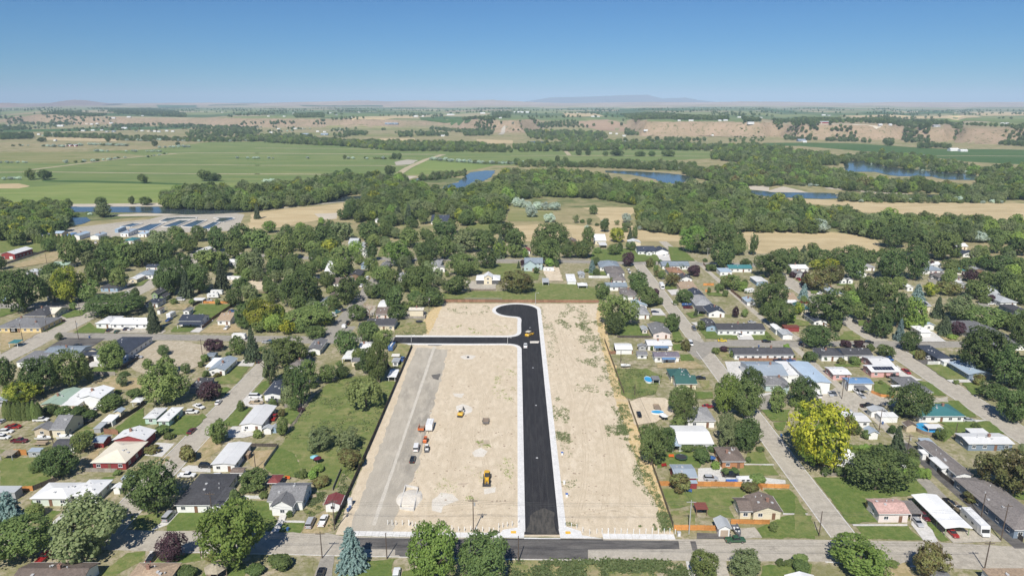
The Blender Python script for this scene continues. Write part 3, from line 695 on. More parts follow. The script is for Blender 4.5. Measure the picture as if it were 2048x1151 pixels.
('U3',[(1040,1000),(1060,960),(1420,960),(1420,1010)],M_GRAVEL2,'pale yard of the cream barn'),
('U4',[(270,500),(540,460),(870,455),(900,530),(1090,560),(1080,630),(690,620),(560,530),(300,600),(200,600)],M_LAWN2,'green pasture behind the white barn'),
('U4',[(360,750),(700,745),(1000,660),(1570,680),(1740,740),(1730,850),(320,830)],M_LAWN2,'green pasture behind the site fence'),
('U4',[(320,640),(650,645),(630,735),(370,735)],M_GRAVEL2,'brown corral in front of the white barn'),
('U4',[(1130,540),(1290,480),(1340,640),(1180,640)],M_DIRT,'dirt yard of the horse shed'),
('U4',[(80,760),(350,760),(330,830),(90,830)],M_LAWN2,'green corner behind the site fence'),
('U4',[(330,60),(700,0),(700,90),(600,170),(380,110)],M_LAWN2,'green hay meadow'),
('U5',[(100,380),(150,310),(420,300),(620,300),(800,370),(850,430),(560,440),(120,420)],M_LAWN,'front lawns along the north street'),
('U5',[(920,280),(1050,290),(1210,430),(960,430)],M_LAWN,'lawn right of the long white house'),
('U5',[(800,360),(930,370),(950,430),(840,430)],M_CONC,'driveway of the long white house'),
('U5',[(720,480),(850,470),(900,570),(800,575)],M_YARD,'corner yard with small shrubs'),
('U5',[(880,690),(1040,680),(1040,720),(900,730)],M_LAWN,'lawn under the brown green tree'),
('U5',[(910,735),(1040,725),(1030,780),(960,790)],M_CONC,'concrete drive by the camper'),
('U5',[(720,1050),(760,1005),(890,1010),(900,1080)],M_LAWN,'lawn of the grey hipped house'),
('U5',[(740,930),(840,930),(900,1000),(760,1000)],M_CONC,'driveway with the dark car'),
('U5',[(1100,980),(1200,960),(1310,1000),(1170,1030)],M_LAWN,'lawn by the small cone tree'),
('U5',[(1230,1120),(1400,1115),(1420,1160),(1240,1160)],M_LAWN,'lawn beside the dark gabled house'),
('U5',[(1160,1075),(1330,1070),(1400,1110),(1220,1115)],M_CONC,'driveway beside the dark gabled house'),
('U5',[(1320,760),(1460,760),(1510,800),(1340,795)],M_LAWN,'back lawn by the alley'),
('U5',[(90,560),(270,540),(280,580),(100,580)],M_LAWN,'lawn behind the white fence'),
('U6',[(640,1080),(740,1040),(900,1070),(870,1110),(650,1110)],M_LAWN2,'lawn by the dark roofed house'),
('U6',[(880,730),(1030,730),(1030,780),(900,770)],M_LAWN,'lawn by the blue spruce'),
('U6',[(1170,670),(1370,660),(1340,690),(1180,690)],M_LAWN,'lawn by the tall dark trees'),
('U6',[(1380,1060),(1480,1050),(1470,1110),(1400,1110)],M_LAWN,'small lawn by the far right street'),
('U7',[(1250,760),(1450,750),(1480,780),(1320,790)],M_LAWN2,'lawn by the blue shed'),
('U7',[(1270,910),(1400,900),(1490,970),(1350,975)],M_LAWN,'lawn of the light grey hipped house'),
('U7',[(1080,860),(1200,850),(1220,950),(1130,960)],M_STREETD,'cul-de-sac by the dark red bush'),
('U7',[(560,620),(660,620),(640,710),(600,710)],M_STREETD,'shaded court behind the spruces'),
]
for a in LOTS:lot(a[0],a[1],a[2],a[3],'driveway' if a[2]in(M_CONC,M_GRAVEL2,M_ASPHM,M_STREETD)else('yard' if a[2]in(M_DRY,M_LOT,M_DIRT,M_YARD,M_SAND)else 'lawn'))
# --- fields, tracks, bluffs' farm land
D=drape
D('W',[(-60,312),(300,299),(420,284),(620,282),(700,290),(780,299),(1000,302),(1060,301),(1340,296),(1480,306),(1440,316),(1100,331),(1000,325),(930,330),(800,355),(720,352),(640,368),(500,372),(400,384),(330,402),(-60,409)],M_CROP,.05,'field','broad irrigated green field across the river')
D('F1',[(-80,790),(200,775),(700,735),(1100,755),(1500,765),(2032,745),(2032,770),(1700,790),(1280,800),(1260,895),(600,905),(0,895),(-80,900)],M_CROPB,.10,'field','bright green field strip above the left river bank')
D('F1',[(-40,495),(600,490),(1000,502),(1160,528),(700,575),(400,585),(-40,560)],M_OLIVE,.10,'field','olive pasture strip on the left')
D('F1',[(-40,745),(150,742),(240,762),(150,782),(-40,782)],M_HAY,.14,'field','bare tan patch at the left field edge')
D('F1',[(340,715),(900,722),(1470,742),(1480,755),(900,738),(350,728)],M_CROPD,.14,'field','thin dark green strip along the field ditch')
D('F1',[(-40,585),(330,590),(260,640),(-40,640)],M_CROPD,.12,'field','darker green wedge beside the diagonal track')if 0 else None
D('F2',[(1340,562),(1890,600),(1700,640),(1450,665),(1150,682)],M_CROPB,.10,'field','bright green triangle field by the river bend')
D('F2',[(-40,500),(1000,500),(1300,530),(1000,548),(-40,548)],M_CROPD,.09,'field','deep green hay strip beyond the farm track')if 0 else None
D('F2',[(1100,570),(1200,552),(1290,558),(1230,590),(1110,598)],M_GRAVEL2,.14,'field','grey stack yard at the field corner')
D('F2',[(1120,700),(1170,680),(1290,685),(1200,712)],M_SANDBAR,.14,'field','sandy landing at the track end')
D('F3',[(470,480),(1100,452),(1820,500),(1580,545),(270,520)],M_CROP,.09,'field','green field ahead of the river woods')
D('F3',[(-10,592),(330,590),(700,592),(950,625),(1400,640),(1420,655),(900,628),(330,610),(-10,606)],M_OLIVE,.12,'field','olive meadow strip beside the river')
D('F4',[(340,418),(700,425),(1200,458),(1640,482),(2080,470),(2080,595),(1600,570),(1250,530),(800,490),(200,440)],M_CROPD,.08,'field','long dark green crop field at the foot of the bluffs')
D('F4',[(-40,420),(340,418),(230,445),(-40,440)],M_CROPD,.08,'field','small dark green crop field by the farmyard')
D('F4',[(150,580),(450,600),(430,625),(0,590),(0,575)],M_CROP,.10,'field','small green clearing in the river woods')
D('F4',[(0,800),(120,765),(330,815),(340,832),(0,810)],M_SANDBAR,.14,'sandbar','long pale sandbar at the right river bend')
D('F4',[(440,780),(520,768),(900,812),(1110,822),(1110,830),(800,815)],M_SANDBAR,.14,'sandbar','thin pale sand line along the far bank')
D('F4',[(-40,855),(540,872),(1000,893),(2080,898),(2080,1075),(1500,1050),(1300,1000),(700,965),(560,925),(200,890),(-40,870)],M_HAY,.06,'field','wide tan stubble field on the right')
D('F3',[(1880,760),(1940,755),(2040,765),(2040,805),(1890,790)],M_SANDBAR,.12,'sandbar','pale sandbar seen through the river woods')
D('U6',[(60,92),(560,105),(1030,120),(1330,150),(1600,210),(1640,330),(1500,350),(900,335),(600,330),(300,350),(200,200)],M_HAY,.05,'field','golden stubble field behind the right houses')
D('F3',[(200,820),(420,835),(870,840),(1010,930),(960,980),(870,1060),(1010,1080),(1060,1130),(960,1151),(760,1100),(640,960),(420,890),(260,880)],M_HAY,.05,'field','mown tan field behind the north street')
D('F3',[(-10,1080),(300,1060),(700,1080),(1000,1090),(1380,1095),(1360,1200),(-10,1200)],M_HAY,.04,'field','dry grass behind the north street')
D('F3',[(-40,930),(120,930),(330,950),(310,1040),(60,1035),(-40,1040)],M_OLIVE,.06,'field','green meadow among silver shrubs')
D('F2',[(1390,930),(1480,925),(1480,990),(1390,990)],M_LAWN2,.06,'field','green yard beyond the farmhouse')
D('F2',[(1680,1060),(1950,1045),(1900,1151),(1690,1151)],M_LAWN2,.06,'field','green paddock by the farmhouse')
D('F2',[(-40,985),(250,940),(480,925),(740,890),(690,960),(640,1030),(500,1030),(200,1090),(-60,1100)],M_HAY,.06,'field','tan levee field by the settling ponds')
D('F2',[(460,980),(650,975),(640,1025),(520,1030)],M_SANDBAR,.10,'field','pale sand patch on the levee field')
D('F2',[(1170,735),(1290,700),(1520,690),(1650,705),(1490,770),(1340,755)],M_SCRUB,.06,'field','scrubby gravel island in the river bend')
D('F1',[(-40,905),(580,905),(770,905),(1260,898),(1330,925),(1220,925),(560,928),(50,928)],M_SANDBAR,.16,'river_bank','pale sandy river bank below the green field')
D('F1',[(520,970),(900,975),(1300,985),(1480,990),(1100,1010),(720,1040),(500,1010)],M_SCRUB,.16,'river_bank','scrubby island between river and backwater')
D('F1',[(880,990),(1150,980),(1470,985),(1300,1000),(950,1003)],M_SANDBAR,.20,'sandbar','pale sandbar in the left river')
D('F1',[(330,330),(900,310),(1520,288),(1980,300),(1980,312),(1300,330),(700,330)],M_OLIVE,.08,'field','pale flat below the left bluffs')if 0 else None
D('F1',[(-40,318),(400,310),(980,292),(1530,288),(1500,308),(500,330),(-40,335)],M_CROPD,.10,'field','dark green crop field in the far left valley')
D('F1',[(-40,262),(330,265),(500,290),(300,300),(-40,300)],M_OLIVE,.10,'field','pale flat at the far left')
D('F1',[(360,378),(930,380),(930,408),(600,405),(360,395)],M_HAY,.10,'field','tan strip behind the left tree line')
D('F2',[(980,385),(1260,383),(1260,412),(990,405)],M_HAY,.10,'field','tan strip amid the river woods')
D('F2',[(1750,390),(2040,400),(2040,425),(1760,425)],M_HAY,.10,'field','tan meadow near the road cut')
D('F2',[(-40,330),(700,345),(1450,355),(1450,370),(700,370),(-40,345)],M_OLIVE,.10,'field','pale pasture round the far hamlet')
D('F2',[(560,285),(1260,300),(1520,310),(1500,325),(900,320),(500,310)],M_OLIVE,.12,'field','olive slope foot in the middle distance')
D('F2',[(1290,220),(1500,208),(1830,215),(1880,222),(1700,250),(1500,250),(1310,240)],M_CROPD,.6,'field','dark green field on the middle bench')
D('F2',[(780,215),(1240,205),(1250,225),(1000,240),(760,240)],M_HAY,.5,'field','tan bare field on the middle bench')
D('F2',[(1950,300),(1978,280),(1980,300),(1960,355),(1920,355)],M_GRAVEL2,.6,'road','pale road climbing the bluff cut')
D('F3',[(470,255),(760,235),(960,260),(900,330),(700,320),(560,290)],M_PLOUGH,.5,'field','dark brown ploughed slope in the middle')
D('F3',[(700,190),(1040,180),(1060,205),(800,215)],M_CROPD,.6,'field','dark green strip on the bench')
D('F3',[(850,150),(1200,145),(1600,158),(1300,168),(850,165)],M_CROPD,1.2,'field','deep green strip below the far hills')
D('F3',[(400,180),(650,185),(730,210),(430,215)],M_HAY,.8,'field','tan field behind the white long shed')
D('F4',[(-40,140),(380,180),(230,182),(-40,165)],M_CROPD,1.2,'field','deep green wedge far right')
D('F4',[(720,180),(1300,172),(1640,178),(1500,195),(800,198)],M_CROPD,1.2,'field','deep green far crop field on the right plain')
D('F4',[(560,205),(1000,200),(1640,205),(1700,218),(700,222)],M_HAY,1.0,'field','pale tan far field on the right plain')
D('F4',[(1000,225),(1640,222),(2080,235),(2080,262),(1500,262),(1000,240)],M_CROP,1.0,'field','green far pasture on the right plain')
D('F4',[(1620,182),(2080,178),(2080,205),(1700,208)],M_HAY,1.0,'field','wide pale far field on the right plain')
D('F4',[(300,275),(460,268),(800,285),(900,290),(970,325),(900,330),(820,292),(320,280)],M_SANDBAR,.4,'field','pale scraped ground on top of the bluff')
D('F1',[(1240,122),(1560,122),(1560,140),(1260,142)],M_CROPD,1.5,'field','deep green far field left of centre')
D('F1',[(1620,112),(2060,98),(2060,118),(1660,126)],M_CROPD,1.5,'field','deep green far field by the horizon')
D('F2',[(270,110),(850,95),(1000,110),(1010,135),(400,132)],M_CROPD,1.5,'field','deep green far fields ahead of the hills')
D('F2',[(1080,118),(1300,108),(1430,122),(1100,128)],M_CROPD,1.5,'field','dark far field by the silos')
D('F2',[(1460,100),(1700,95),(1800,120),(1470,130)],M_HAY,1.5,'field','pale far field right of the silos')
for pts,wd,lb,rg in(
([(-40,655),(300,650),(700,655),(1320,663),(2060,668)],6,'tan farm track across the left field','F1'),
([(-10,667),(350,668),(620,672)],6,'tan farm track in the middle field','F2'),
([(1010,592),(1500,592),(2060,598)],5,'thin pale track in the green field','F1'),
([(-10,598),(700,600),(1190,602)],5,'thin pale track right of the shrubs','F2'),
([(-40,485),(350,462),(700,470)],9,'tan track from the shrubs','F1'),
([(1340,505),(1500,500),(2060,502)],8,'tan track along the far field','F1'),
([(-10,502),(700,508),(1480,512)],8,'tan track past the silver shrubs','F2'),
([(-10,462),(900,466),(1010,470)],6,'upper tan track of the field','F2'),
([(200,640),(600,590),(1000,540),(1400,505)],8,'diagonal tan track between pasture and field','F1'),
([(1110,680),(1210,615),(1350,552),(1490,512)],9,'pale track climbing between the two fields','F2'),
([(420,480),(440,500),(455,518)],7,'short track at the right field gate','F3'),
([(-10,520),(600,522),(1580,527)],5,'thin tan track in the right field','F3'),
([(470,487),(1100,490),(1780,494)],4,'faint track in the right field','F3'),
([(600,400),(1150,445),(1640,465),(2080,475)],8,'pale farm road along the bluff foot','F4'),
([(1250,525),(1600,522),(2080,526)],6,'pale track through the dark crop','F4'),
([(1100,358),(1500,360),(1900,378)],8,'pale road at the foot of the tan bluff','F3')):
 ribbon(rg,pts,wd*1.5,M_TRACK,.22,'farm_track',lb,far=True)
ribbon('W',[(100,470),(150,456),(260,443),(400,431),(511,422),(600,412),(698,402)],7,M_GRAVEL2,.10,'levee_road','gravel levee road along the river')
# --- water
def water_mat():
 m,n,b=nodes_mat('river_water');g=N(n,'ShaderNodeNewGeometry')
 b.inputs['Base Color'].default_value=(.045,.062,.07,1);b.inputs['Roughness'].default_value=.12;b.inputs['IOR'].default_value=1.33
 mp=N(n,'ShaderNodeMapping');mp.inputs['Scale'].default_value=(1,.4,1);n.links.new(g.outputs['Position'],mp.inputs[0])
 bump(n,b,noise_fac(n,mp.outputs[0],.35,.2,.8),.25,.25);return m
M_WATER=water_mat()
for rg,pts,lb in(
('F1',[(-40,930),(300,935),(560,928),(800,928),(1300,928),(1640,940),(2060,935),(2060,965),(1700,985),(1480,990),(1100,972),(560,968),(300,960),(-40,965)],'dark river reach on the left'),
('F1',[(500,1015),(690,1010),(720,1035),(660,1065),(520,1085),(490,1060)],'small backwater pond by the left woods'),
('F2',[(-60,925),(300,900),(540,868),(690,848),(860,838),(850,862),(700,885),(300,915),(-60,955)],'river reach behind the levee field'),
('F2',[(1640,700),(1700,655),(1820,640),(1900,640),(1870,690),(1800,725),(1700,770),(1480,785),(1500,755),(1600,735)],'blue river bend at the centre'),
('F2',[(1150,745),(1200,725),(1290,700),(1340,705),(1260,740)],'narrow channel beside the gravel island'),
('F3',[(740,640),(900,642),(1150,655),(1300,668),(1470,690),(1450,712),(1300,745),(1220,740),(1100,700),(930,670),(740,655)],'blue river reach right of centre'),
('F3',[(120,408),(260,410),(250,428),(130,424)],'small far pond left of the woods'),
('F3',[(1080,420),(1170,416),(1165,440),(1090,442)],'small far pond amid the woods'),
('F3',[(1890,795),(2040,805),(2060,850),(1960,835),(1900,820)],'river glimpse at the woods edge'),
('F4',[(-10,808),(340,834),(400,815),(540,820),(545,862),(430,866),(200,855),(-10,842)],'blue river reach at the right bend'),
('F4',[(540,830),(1000,835),(1300,830),(1640,838),(2080,840),(2080,870),(1400,885),(1000,878),(560,866)],'dark river reach behind the stubble field'),
('F4',[(590,565),(760,562),(940,610),(1130,628),(1300,645),(1660,670),(1650,716),(1400,712),(1270,680),(1040,685),(940,672),(800,640),(620,650)],'wide blue oxbow on the right')):
 D(rg,pts,M_WATER,.25,'water',lb)
def basin(reg,pts,label):
 pts=[G(*Q(reg,*p))for p in pts]
 root=thing('settling_basin',label,'settling basin',(pts[0].x,pts[0].y,0),0,'settling basins of the sewage works')
 o=Vector((pts[0].x,pts[0].y,0));loc=[p-o for p in pts]
 mb=MB();n=len(loc)
 c=sum(loc,Vector())/n
 for a,b in zip(loc,loc[1:]+loc[:1]):
  d=(b-a).normalized();nn=Vector((d.y,-d.x,0))
  if nn.dot((a+b)/2-c)<0:nn=-nn
  q=[a,b,b+nn*1.2,a+nn*1.2]
  mb.add([(p.x,p.y,0)for p in q]+[(p.x,p.y,.7)for p in q],[(4,5,6,7),(0,1,5,4),(2,3,7,6),(1,2,6,5),(3,0,4,7)])
 mb.build('wall',M_CONC,root)
 mb=MB();mb.add([(p.x,p.y,.35)for p in loc],[tuple(range(n))]);me=mb.mesh('water',M_WATER)
 if me.polygons[0].normal.z<0:me.flip_normals()
 link('water',me,root)
sheet([G(*Q('U1',*p))for p in((640,120),(1000,60),(1500,10),(1640,-30),(2100,-120),(2560,-60),(2480,110),(2100,120),(1700,140),(1400,180),(900,180))],M_GRAVEL2,.02,'works_yard','gravel yard of the sewage works')
for pts,lb in(([(1060,1120),(1200,1065),(1300,1058),(1180,1120)],'left long settling basin'),([(1290,1085),(1440,1035),(1510,1035),(1380,1090)],'second settling basin'),
([(1440,1085),(1570,1035),(1640,1035),(1530,1090)],'third settling basin'),([(1590,1100),(1700,1050),(1750,1050),(1660,1105)],'fourth settling basin'),
([(1270,1045),(1330,1018),(1420,1010),(1560,1012),(1550,1024),(1400,1028),(1330,1046)],'curved far settling basin'),([(1700,1015),(1840,1012),(1860,1025),(1770,1050),(1710,1048),(1745,1025)],'curved right settling basin'),
([(960,1085),(1060,1060),(1130,1062),(1040,1088)],'small brown drying bed')):
 basin('F1',pts,lb+' at the sewage works')
# --- buildings
RC=dict(white=('metal',(.78,.78,.77)),cream=('metal',(.70,.64,.52)),dk=('shingle',(.075,.075,.082)),gray=('shingle',(.19,.19,.195)),lgray=('shingle',(.33,.33,.335)),
brown=('shingle',(.17,.135,.115)),tan=('shingle',(.36,.27,.19)),navy=('shingle',(.05,.06,.085)),blue=('metal',(.17,.30,.50)),steel=('metal',(.36,.42,.48)),
lblue=('metal',(.42,.52,.62)),green=('metal',(.045,.12,.105)),pgreen=('metal',(.36,.47,.38)),teal=('metal',(.06,.20,.21)),red=('metal',(.24,.06,.055)),pink=('shingle',(.50,.33,.29)),
bgray=('shingle',(.20,.18,.17)),bluegray=('shingle',(.21,.25,.29)),orange=('shingle',(.33,.19,.12)),purple=('shingle',(.17,.15,.18)),galv=('metal',(.45,.47,.48)),thatch=('shingle',(.32,.28,.21)),brick=('metal',(.22,.07,.05)))
WC=dict(white=(.76,.76,.74),cream=(.68,.61,.46),tan=(.52,.44,.32),gray=(.36,.37,.38),red=(.26,.05,.05),mint=(.44,.58,.50),sage=(.25,.33,.17),blue=(.28,.38,.48),brick=(.42,.20,.10),
pink=(.62,.36,.34),teal=(.42,.52,.52),yellow=(.66,.52,.27),dark=(.10,.10,.105),bgray=(.20,.25,.31),brown=(.22,.15,.10),pale=(.60,.66,.58),pinkw=(.70,.62,.58))
def rmat(c):k,col=RC[c];return roof_mat(k,col,c+'_'+k+'_roof')
def wmat(c):return plain(c+'_wall_paint',WC[c],.8,0,.07,2.0,.2)
M_GLASS=plain('window_glass',(.045,.055,.07),.08,0,.2,.4,.8)
M_TRIM=plain('white_trim',(.74,.74,.72),.6)
M_DKTRIM=plain('dark_trim',(.06,.06,.065),.6)
M_DOORB=plain('brown_door',(.20,.11,.07),.6)
M_GD=plain('garage_door_white',(.70,.70,.67),.6)
M_GDT=plain('garage_door_tan',(.47,.38,.29),.6)
M_VENT=plain('roof_vent_metal',(.5,.5,.5),.5)
M_DARKIN=plain('dark_interior',(.025,.025,.025),.9)
M_CHIM=plain('chimney_brick',(.28,.16,.12),.9)
M_WOOD=plain('weathered_wood',(.26,.20,.15),.85,scale=1.5,var=.25)
M_SOLAR=plain('solar_panel_glass',(.018,.022,.045),.15,0,.2,.3,.7)
def shared(fn,cache={}):
 def g(*a):
  if(fn.__name__,a)not in cache:cache[(fn.__name__,a)]=fn(*a)
  return cache[(fn.__name__,a)]
 return g
@shared
def me_window():
 mb=MB();w_,h=.7,.6
 for b in((-w_,-w_+.09,-h,h),(w_-.09,w_,-h,h),(-w_+.09,w_-.09,-h,-h+.09),(-w_+.09,w_-.09,h-.09,h),(-.03,.03,-h+.09,h-.09)):mb.box(b[0],b[1],-.07,.02,b[2],b[3])
 mb.box(-w_-.08,w_+.08,-.13,.02,-h-.07,-h)
 return mb.mesh('window',M_TRIM)
@shared
def me_pane():
 mb=MB();mb.box(-.61,.61,-.03,.015,-.51,.51);return mb.mesh('pane',M_GLASS)
@shared
def me_door():mb=MB();mb.box(-.5,.5,-.07,.02,0,2.1);mb.box(-.3,.3,-.085,-.07,1.2,1.9);mb.box(.36,.43,-.12,-.07,.95,1.05);return mb.mesh('door',M_DOORB)
@shared
def me_gdoor(wd,tan_):
 mb=MB()
 for i in range(4):mb.box(-wd/2,wd/2,-.06,.02,.55*i+.015,.55*i+.535)
 return mb.mesh('garage_door',M_GDT if tan_ else M_GD)
@shared
def me_vent():mb=MB();mb.tube((0,0,-.2),(0,0,.45),.12);mb.tube((0,0,.45),(0,0,.55),.2,.1);return mb.mesh('vent',M_VENT)
@shared
def me_boxvent():mb=MB();mb.box(-.3,.3,-.3,.3,-.2,.22);mb.box(-.36,.36,-.36,.36,.22,.27);return mb.mesh('vent',M_VENT)
@shared
def me_chimney():mb=MB();mb.box(-.4,.4,-.35,.35,-.6,.95);mb.box(-.48,.48,-.43,.43,.95,1.08);mb.tube((0,0,1.08),(0,0,1.35),.14);return mb.mesh('chimney',M_CHIM)
def roof_profile(kind,w,d,h,pitch):
 """(roof corner heights as function) ridge rise"""
 span=d if kind in('x','hx')else w
 return span/2*pitch
def silhouette(kind,w,d,h,pitch,x0,y0):
 r=roof_profile(kind,w,d,h,pitch)
 pts=[(x0,y0,h),(x0+w,y0,h),(x0,y0+d,h),(x0+w,y0+d,h)]
 if kind=='x' or kind=='a':pts+=[(x0,y0+d/2,h+r),(x0+w,y0+d/2,h+r)]
 elif kind=='y':pts+=[(x0+w/2,y0,h+r),(x0+w/2,y0+d,h+r)]
 elif kind=='hx':
  if w>d:pts+=[(x0+d/2,y0+d/2,h+r),(x0+w-d/2,y0+d/2,h+r)]
  else:pts+=[(x0+w/2,y0+w/2,h+w/2*pitch),(x0+w/2,y0+d-w/2,h+w/2*pitch)]
 elif kind=='hy':
  k=min(w/2,d/2);pts+=[(x0+w/2,y0+k,h+k*pitch),(x0+w/2,y0+d-k,h+k*pitch)]
 return min(P(*p)[1]for p in pts)
BLD=[]
def wing(reg,xl,xr,yn,yt,kind,h,pitch):
 (pxl,py),(pxr,_)=Q(reg,xl,yn),Q(reg,xr,yn);_,pyt=Q(reg,xl,yt)
 a=G(pxl,py,h);b=G(pxr,py,h);w=b.x-a.x
 lo,hi=1.5,70.0
 for _i in range(40):
  m=(lo+hi)/2
  if silhouette(kind,w,m,h,pitch,a.x,a.y)>pyt:lo=m
  else:hi=m
 return a.x,a.y,w,min(lo,60.0)
def make_wing(root,ox,oy,x0,y0,w,d,kind,h,pitch,rc,wc,far,opts,first):
 """walls and roof of one block, in the thing's own axes; overhang .45 m"""
 X0,Y0=x0-ox,y0-oy;oh=.45 if kind!='f' else .2;t=.16
 wx0,wx1,wy0,wy1=X0+oh,X0+w-oh,Y0+oh,Y0+d-oh
 if kind=='hx' and w<d:kind='hy'
 if kind=='hy' and d<w:kind='hx'
 r=roof_profile(kind,w,d,h,pitch);hw=h-.02;e=opts.get('open',0)
 if not e:
  mb=MB()
  mb.box(wx0,wx1,wy0,wy1,0,hw+oh*pitch*.0)
  rr=r*(1-oh/((d if kind=='x' else w)/2))
  if kind=='x':
   for xa,xb in((wx0,wx0+.2),(wx1-.2,wx1)):
    mb.loft([[(xa,wy0,hw),(xa,wy1,hw),(xa,(wy0+wy1)/2,hw+rr)],[(xb,wy0,hw),(xb,wy1,hw),(xb,(wy0+wy1)/2,hw+rr)]])
  elif kind=='y':
   for ya,yb in((wy0,wy0+.2),(wy1-.2,wy1)):
    mb.loft([[(wx0,ya,hw),(wx1,ya,hw),((wx0+wx1)/2,ya,hw+rr)],[(wx0,yb,hw),(wx1,yb,hw),((wx0+wx1)/2,yb,hw+rr)]])
  mb.build('wall',wmat(wc),root)
 else:
  for sx in(wx0+.1,wx1-.1):
   for sy in[wy0+.1+(wy1-wy0-.2)*i/max(1,int(d/4))for i in range(int(d/4)+1)]if d>4 else(wy0+.1,wy1-.1):
    mb=MB();mb.box(sx-.09,sx+.09,sy-.09,sy+.09,0,h);mb.build('post',wmat(wc),root)
  if e==2:
   mb=MB();mb.box(wx0,wx1,wy1-.15,wy1,0,h-.02);mb.build('wall',wmat(wc),root)
 mb=MB();x1,y1=X0+w,Y0+d
 if kind=='x':
  s=[(Y0,h),(Y0+d/2,h+r),(y1,h),(y1,h-t),(Y0+d/2,h+r-t),(Y0,h-t)]
  mb.loft([[(X0,a,b)for a,b in s],[(x1,a,b)for a,b in s]],cap=False)
  for X in(X0,x1):mb.add([(X,a,b)for a,b in s],[(0,1,4,5),(1,2,3,4)])
  mb.box(X0+.02,x1-.02,Y0+d/2-.12,Y0+d/2+.12,h+r-.05,h+r+.03)
 elif kind=='y':
  s=[(X0,h),(X0+w/2,h+r),(x1,h),(x1,h-t),(X0+w/2,h+r-t),(X0,h-t)]
  mb.loft([[(a,Y0,b)for a,b in s],[(a,y1,b)for a,b in s]],cap=False)
  for Y in(Y0,y1):mb.add([(a,Y,b)for a,b in s],[(0,1,4,5),(1,2,3,4)])
  mb.box(X0+w/2-.12,X0+w/2+.12,Y0+.02,y1-.02,h+r-.05,h+r+.03)
 elif kind in('hx','hy'):
  k=(d if kind=='hx' else w)/2
  if kind=='hx':A,B=(X0+k,Y0+d/2,h+r),(x1-k,Y0+d/2,h+r)
  else:A,B=(X0+w/2,Y0+k,h+r),(X0+w/2,y1-k,h+r)
  vs=[(X0,Y0,h),(x1,Y0,h),(x1,y1,h),(X0,y1,h),A,B,(X0,Y0,h-t),(x1,Y0,h-t),(x1,y1,h-t),(X0,y1,h-t)]
  if kind=='hx':fs=[(0,1,5,4),(2,3,4,5),(1,2,5),(3,0,4)]
  else:fs=[(0,1,4),(1,2,5,4),(2,3,5),(3,0,4,5)]
  mb.add(vs,fs+[(0,6,7,1),(1,7,8,2),(2,8,9,3),(3,9,6,0),(6,9,8,7)])
 elif kind=='a':
  n=10;s=[(Y0+d*i/n,h*.55+(h*.45+r)*sin(pi*(.12+.76*i/n))**.8)for i in range(n+1)]
  s2=[(a,b-t)for a,b in s][::-1]
  mb.loft([[(X0,a,b)for a,b in s+s2],[(x1,a,b)for a,b in s+s2]],cap=False)
  for xa in(wx0,wx1-.15):
   mb2=MB();mb2.loft([[(xa,a,max(0,b-t-.02))for a,b in s]+[(xa,y1-.1,0),(xa,Y0+.1,0)],[(xa+.15,a,max(0,b-t-.02))for a,b in s]+[(xa+.15,y1-.1,0),(xa+.15,Y0+.1,0)]])
   mb2.build('end_wall',wmat(wc),root)
 else:
  z2=h+d*.05
  mb.loft([[(X0,Y0,h-t),(X0,Y0,h),(X0,y1,z2),(X0,y1,z2-t)],[(x1,Y0,h-t),(x1,Y0,h),(x1,y1,z2),(x1,y1,z2-t)]])
 ro=mb.build('roof',rmat(rc),root)
 if kind not in('a','f')and not far:
  for q in((X0+.02,x1-.02,Y0-.1,Y0-.004),(X0+.02,x1-.02,y1+.004,y1+.1))if kind!='y' else((X0-.1,X0-.004,Y0+.02,y1-.02),(x1+.004,x1+.1,Y0+.02,y1-.02)):
   mb=MB();mb.box(*q,h-t-.02,h-.03);mb.build('gutter',M_TRIM,ro)
 def on_roof(me,name,fx,fy,k=1.0):
  x=X0+w*fx;y=Y0+d*fy
  if kind=='x':z=h+r*(1-abs(fy-.5)*2)
  elif kind=='y':z=h+r*(1-abs(fx-.5)*2)
  elif kind in('hx','hy'):q=min(x-X0,x1-x,y-Y0,y1-y);z=h+q*pitch
  else:z=h+d*.05*fy
  link(name,me,ro,(x,y,z),0,(k,k,k))
 if not e and kind!='a' and not opts.get('bare')and w*d>45:
  R=random.Random(int(x0*13+y0*7))
  on_roof(me_vent(),'vent',R.uniform(.2,.8),R.uniform(.55,.75));on_roof(me_boxvent(),'vent',R.uniform(.25,.75),R.uniform(.25,.45))
  if not far:on_roof(me_vent(),'vent',R.uniform(.15,.85),R.uniform(.3,.7));on_roof(me_boxvent(),'vent',R.uniform(.15,.85),R.uniform(.3,.7))
  if R.random()<.35:on_roof(me_chimney(),'chimney',R.uniform(.3,.7),.5 if kind in('x','hx')else R.uniform(.4,.6))
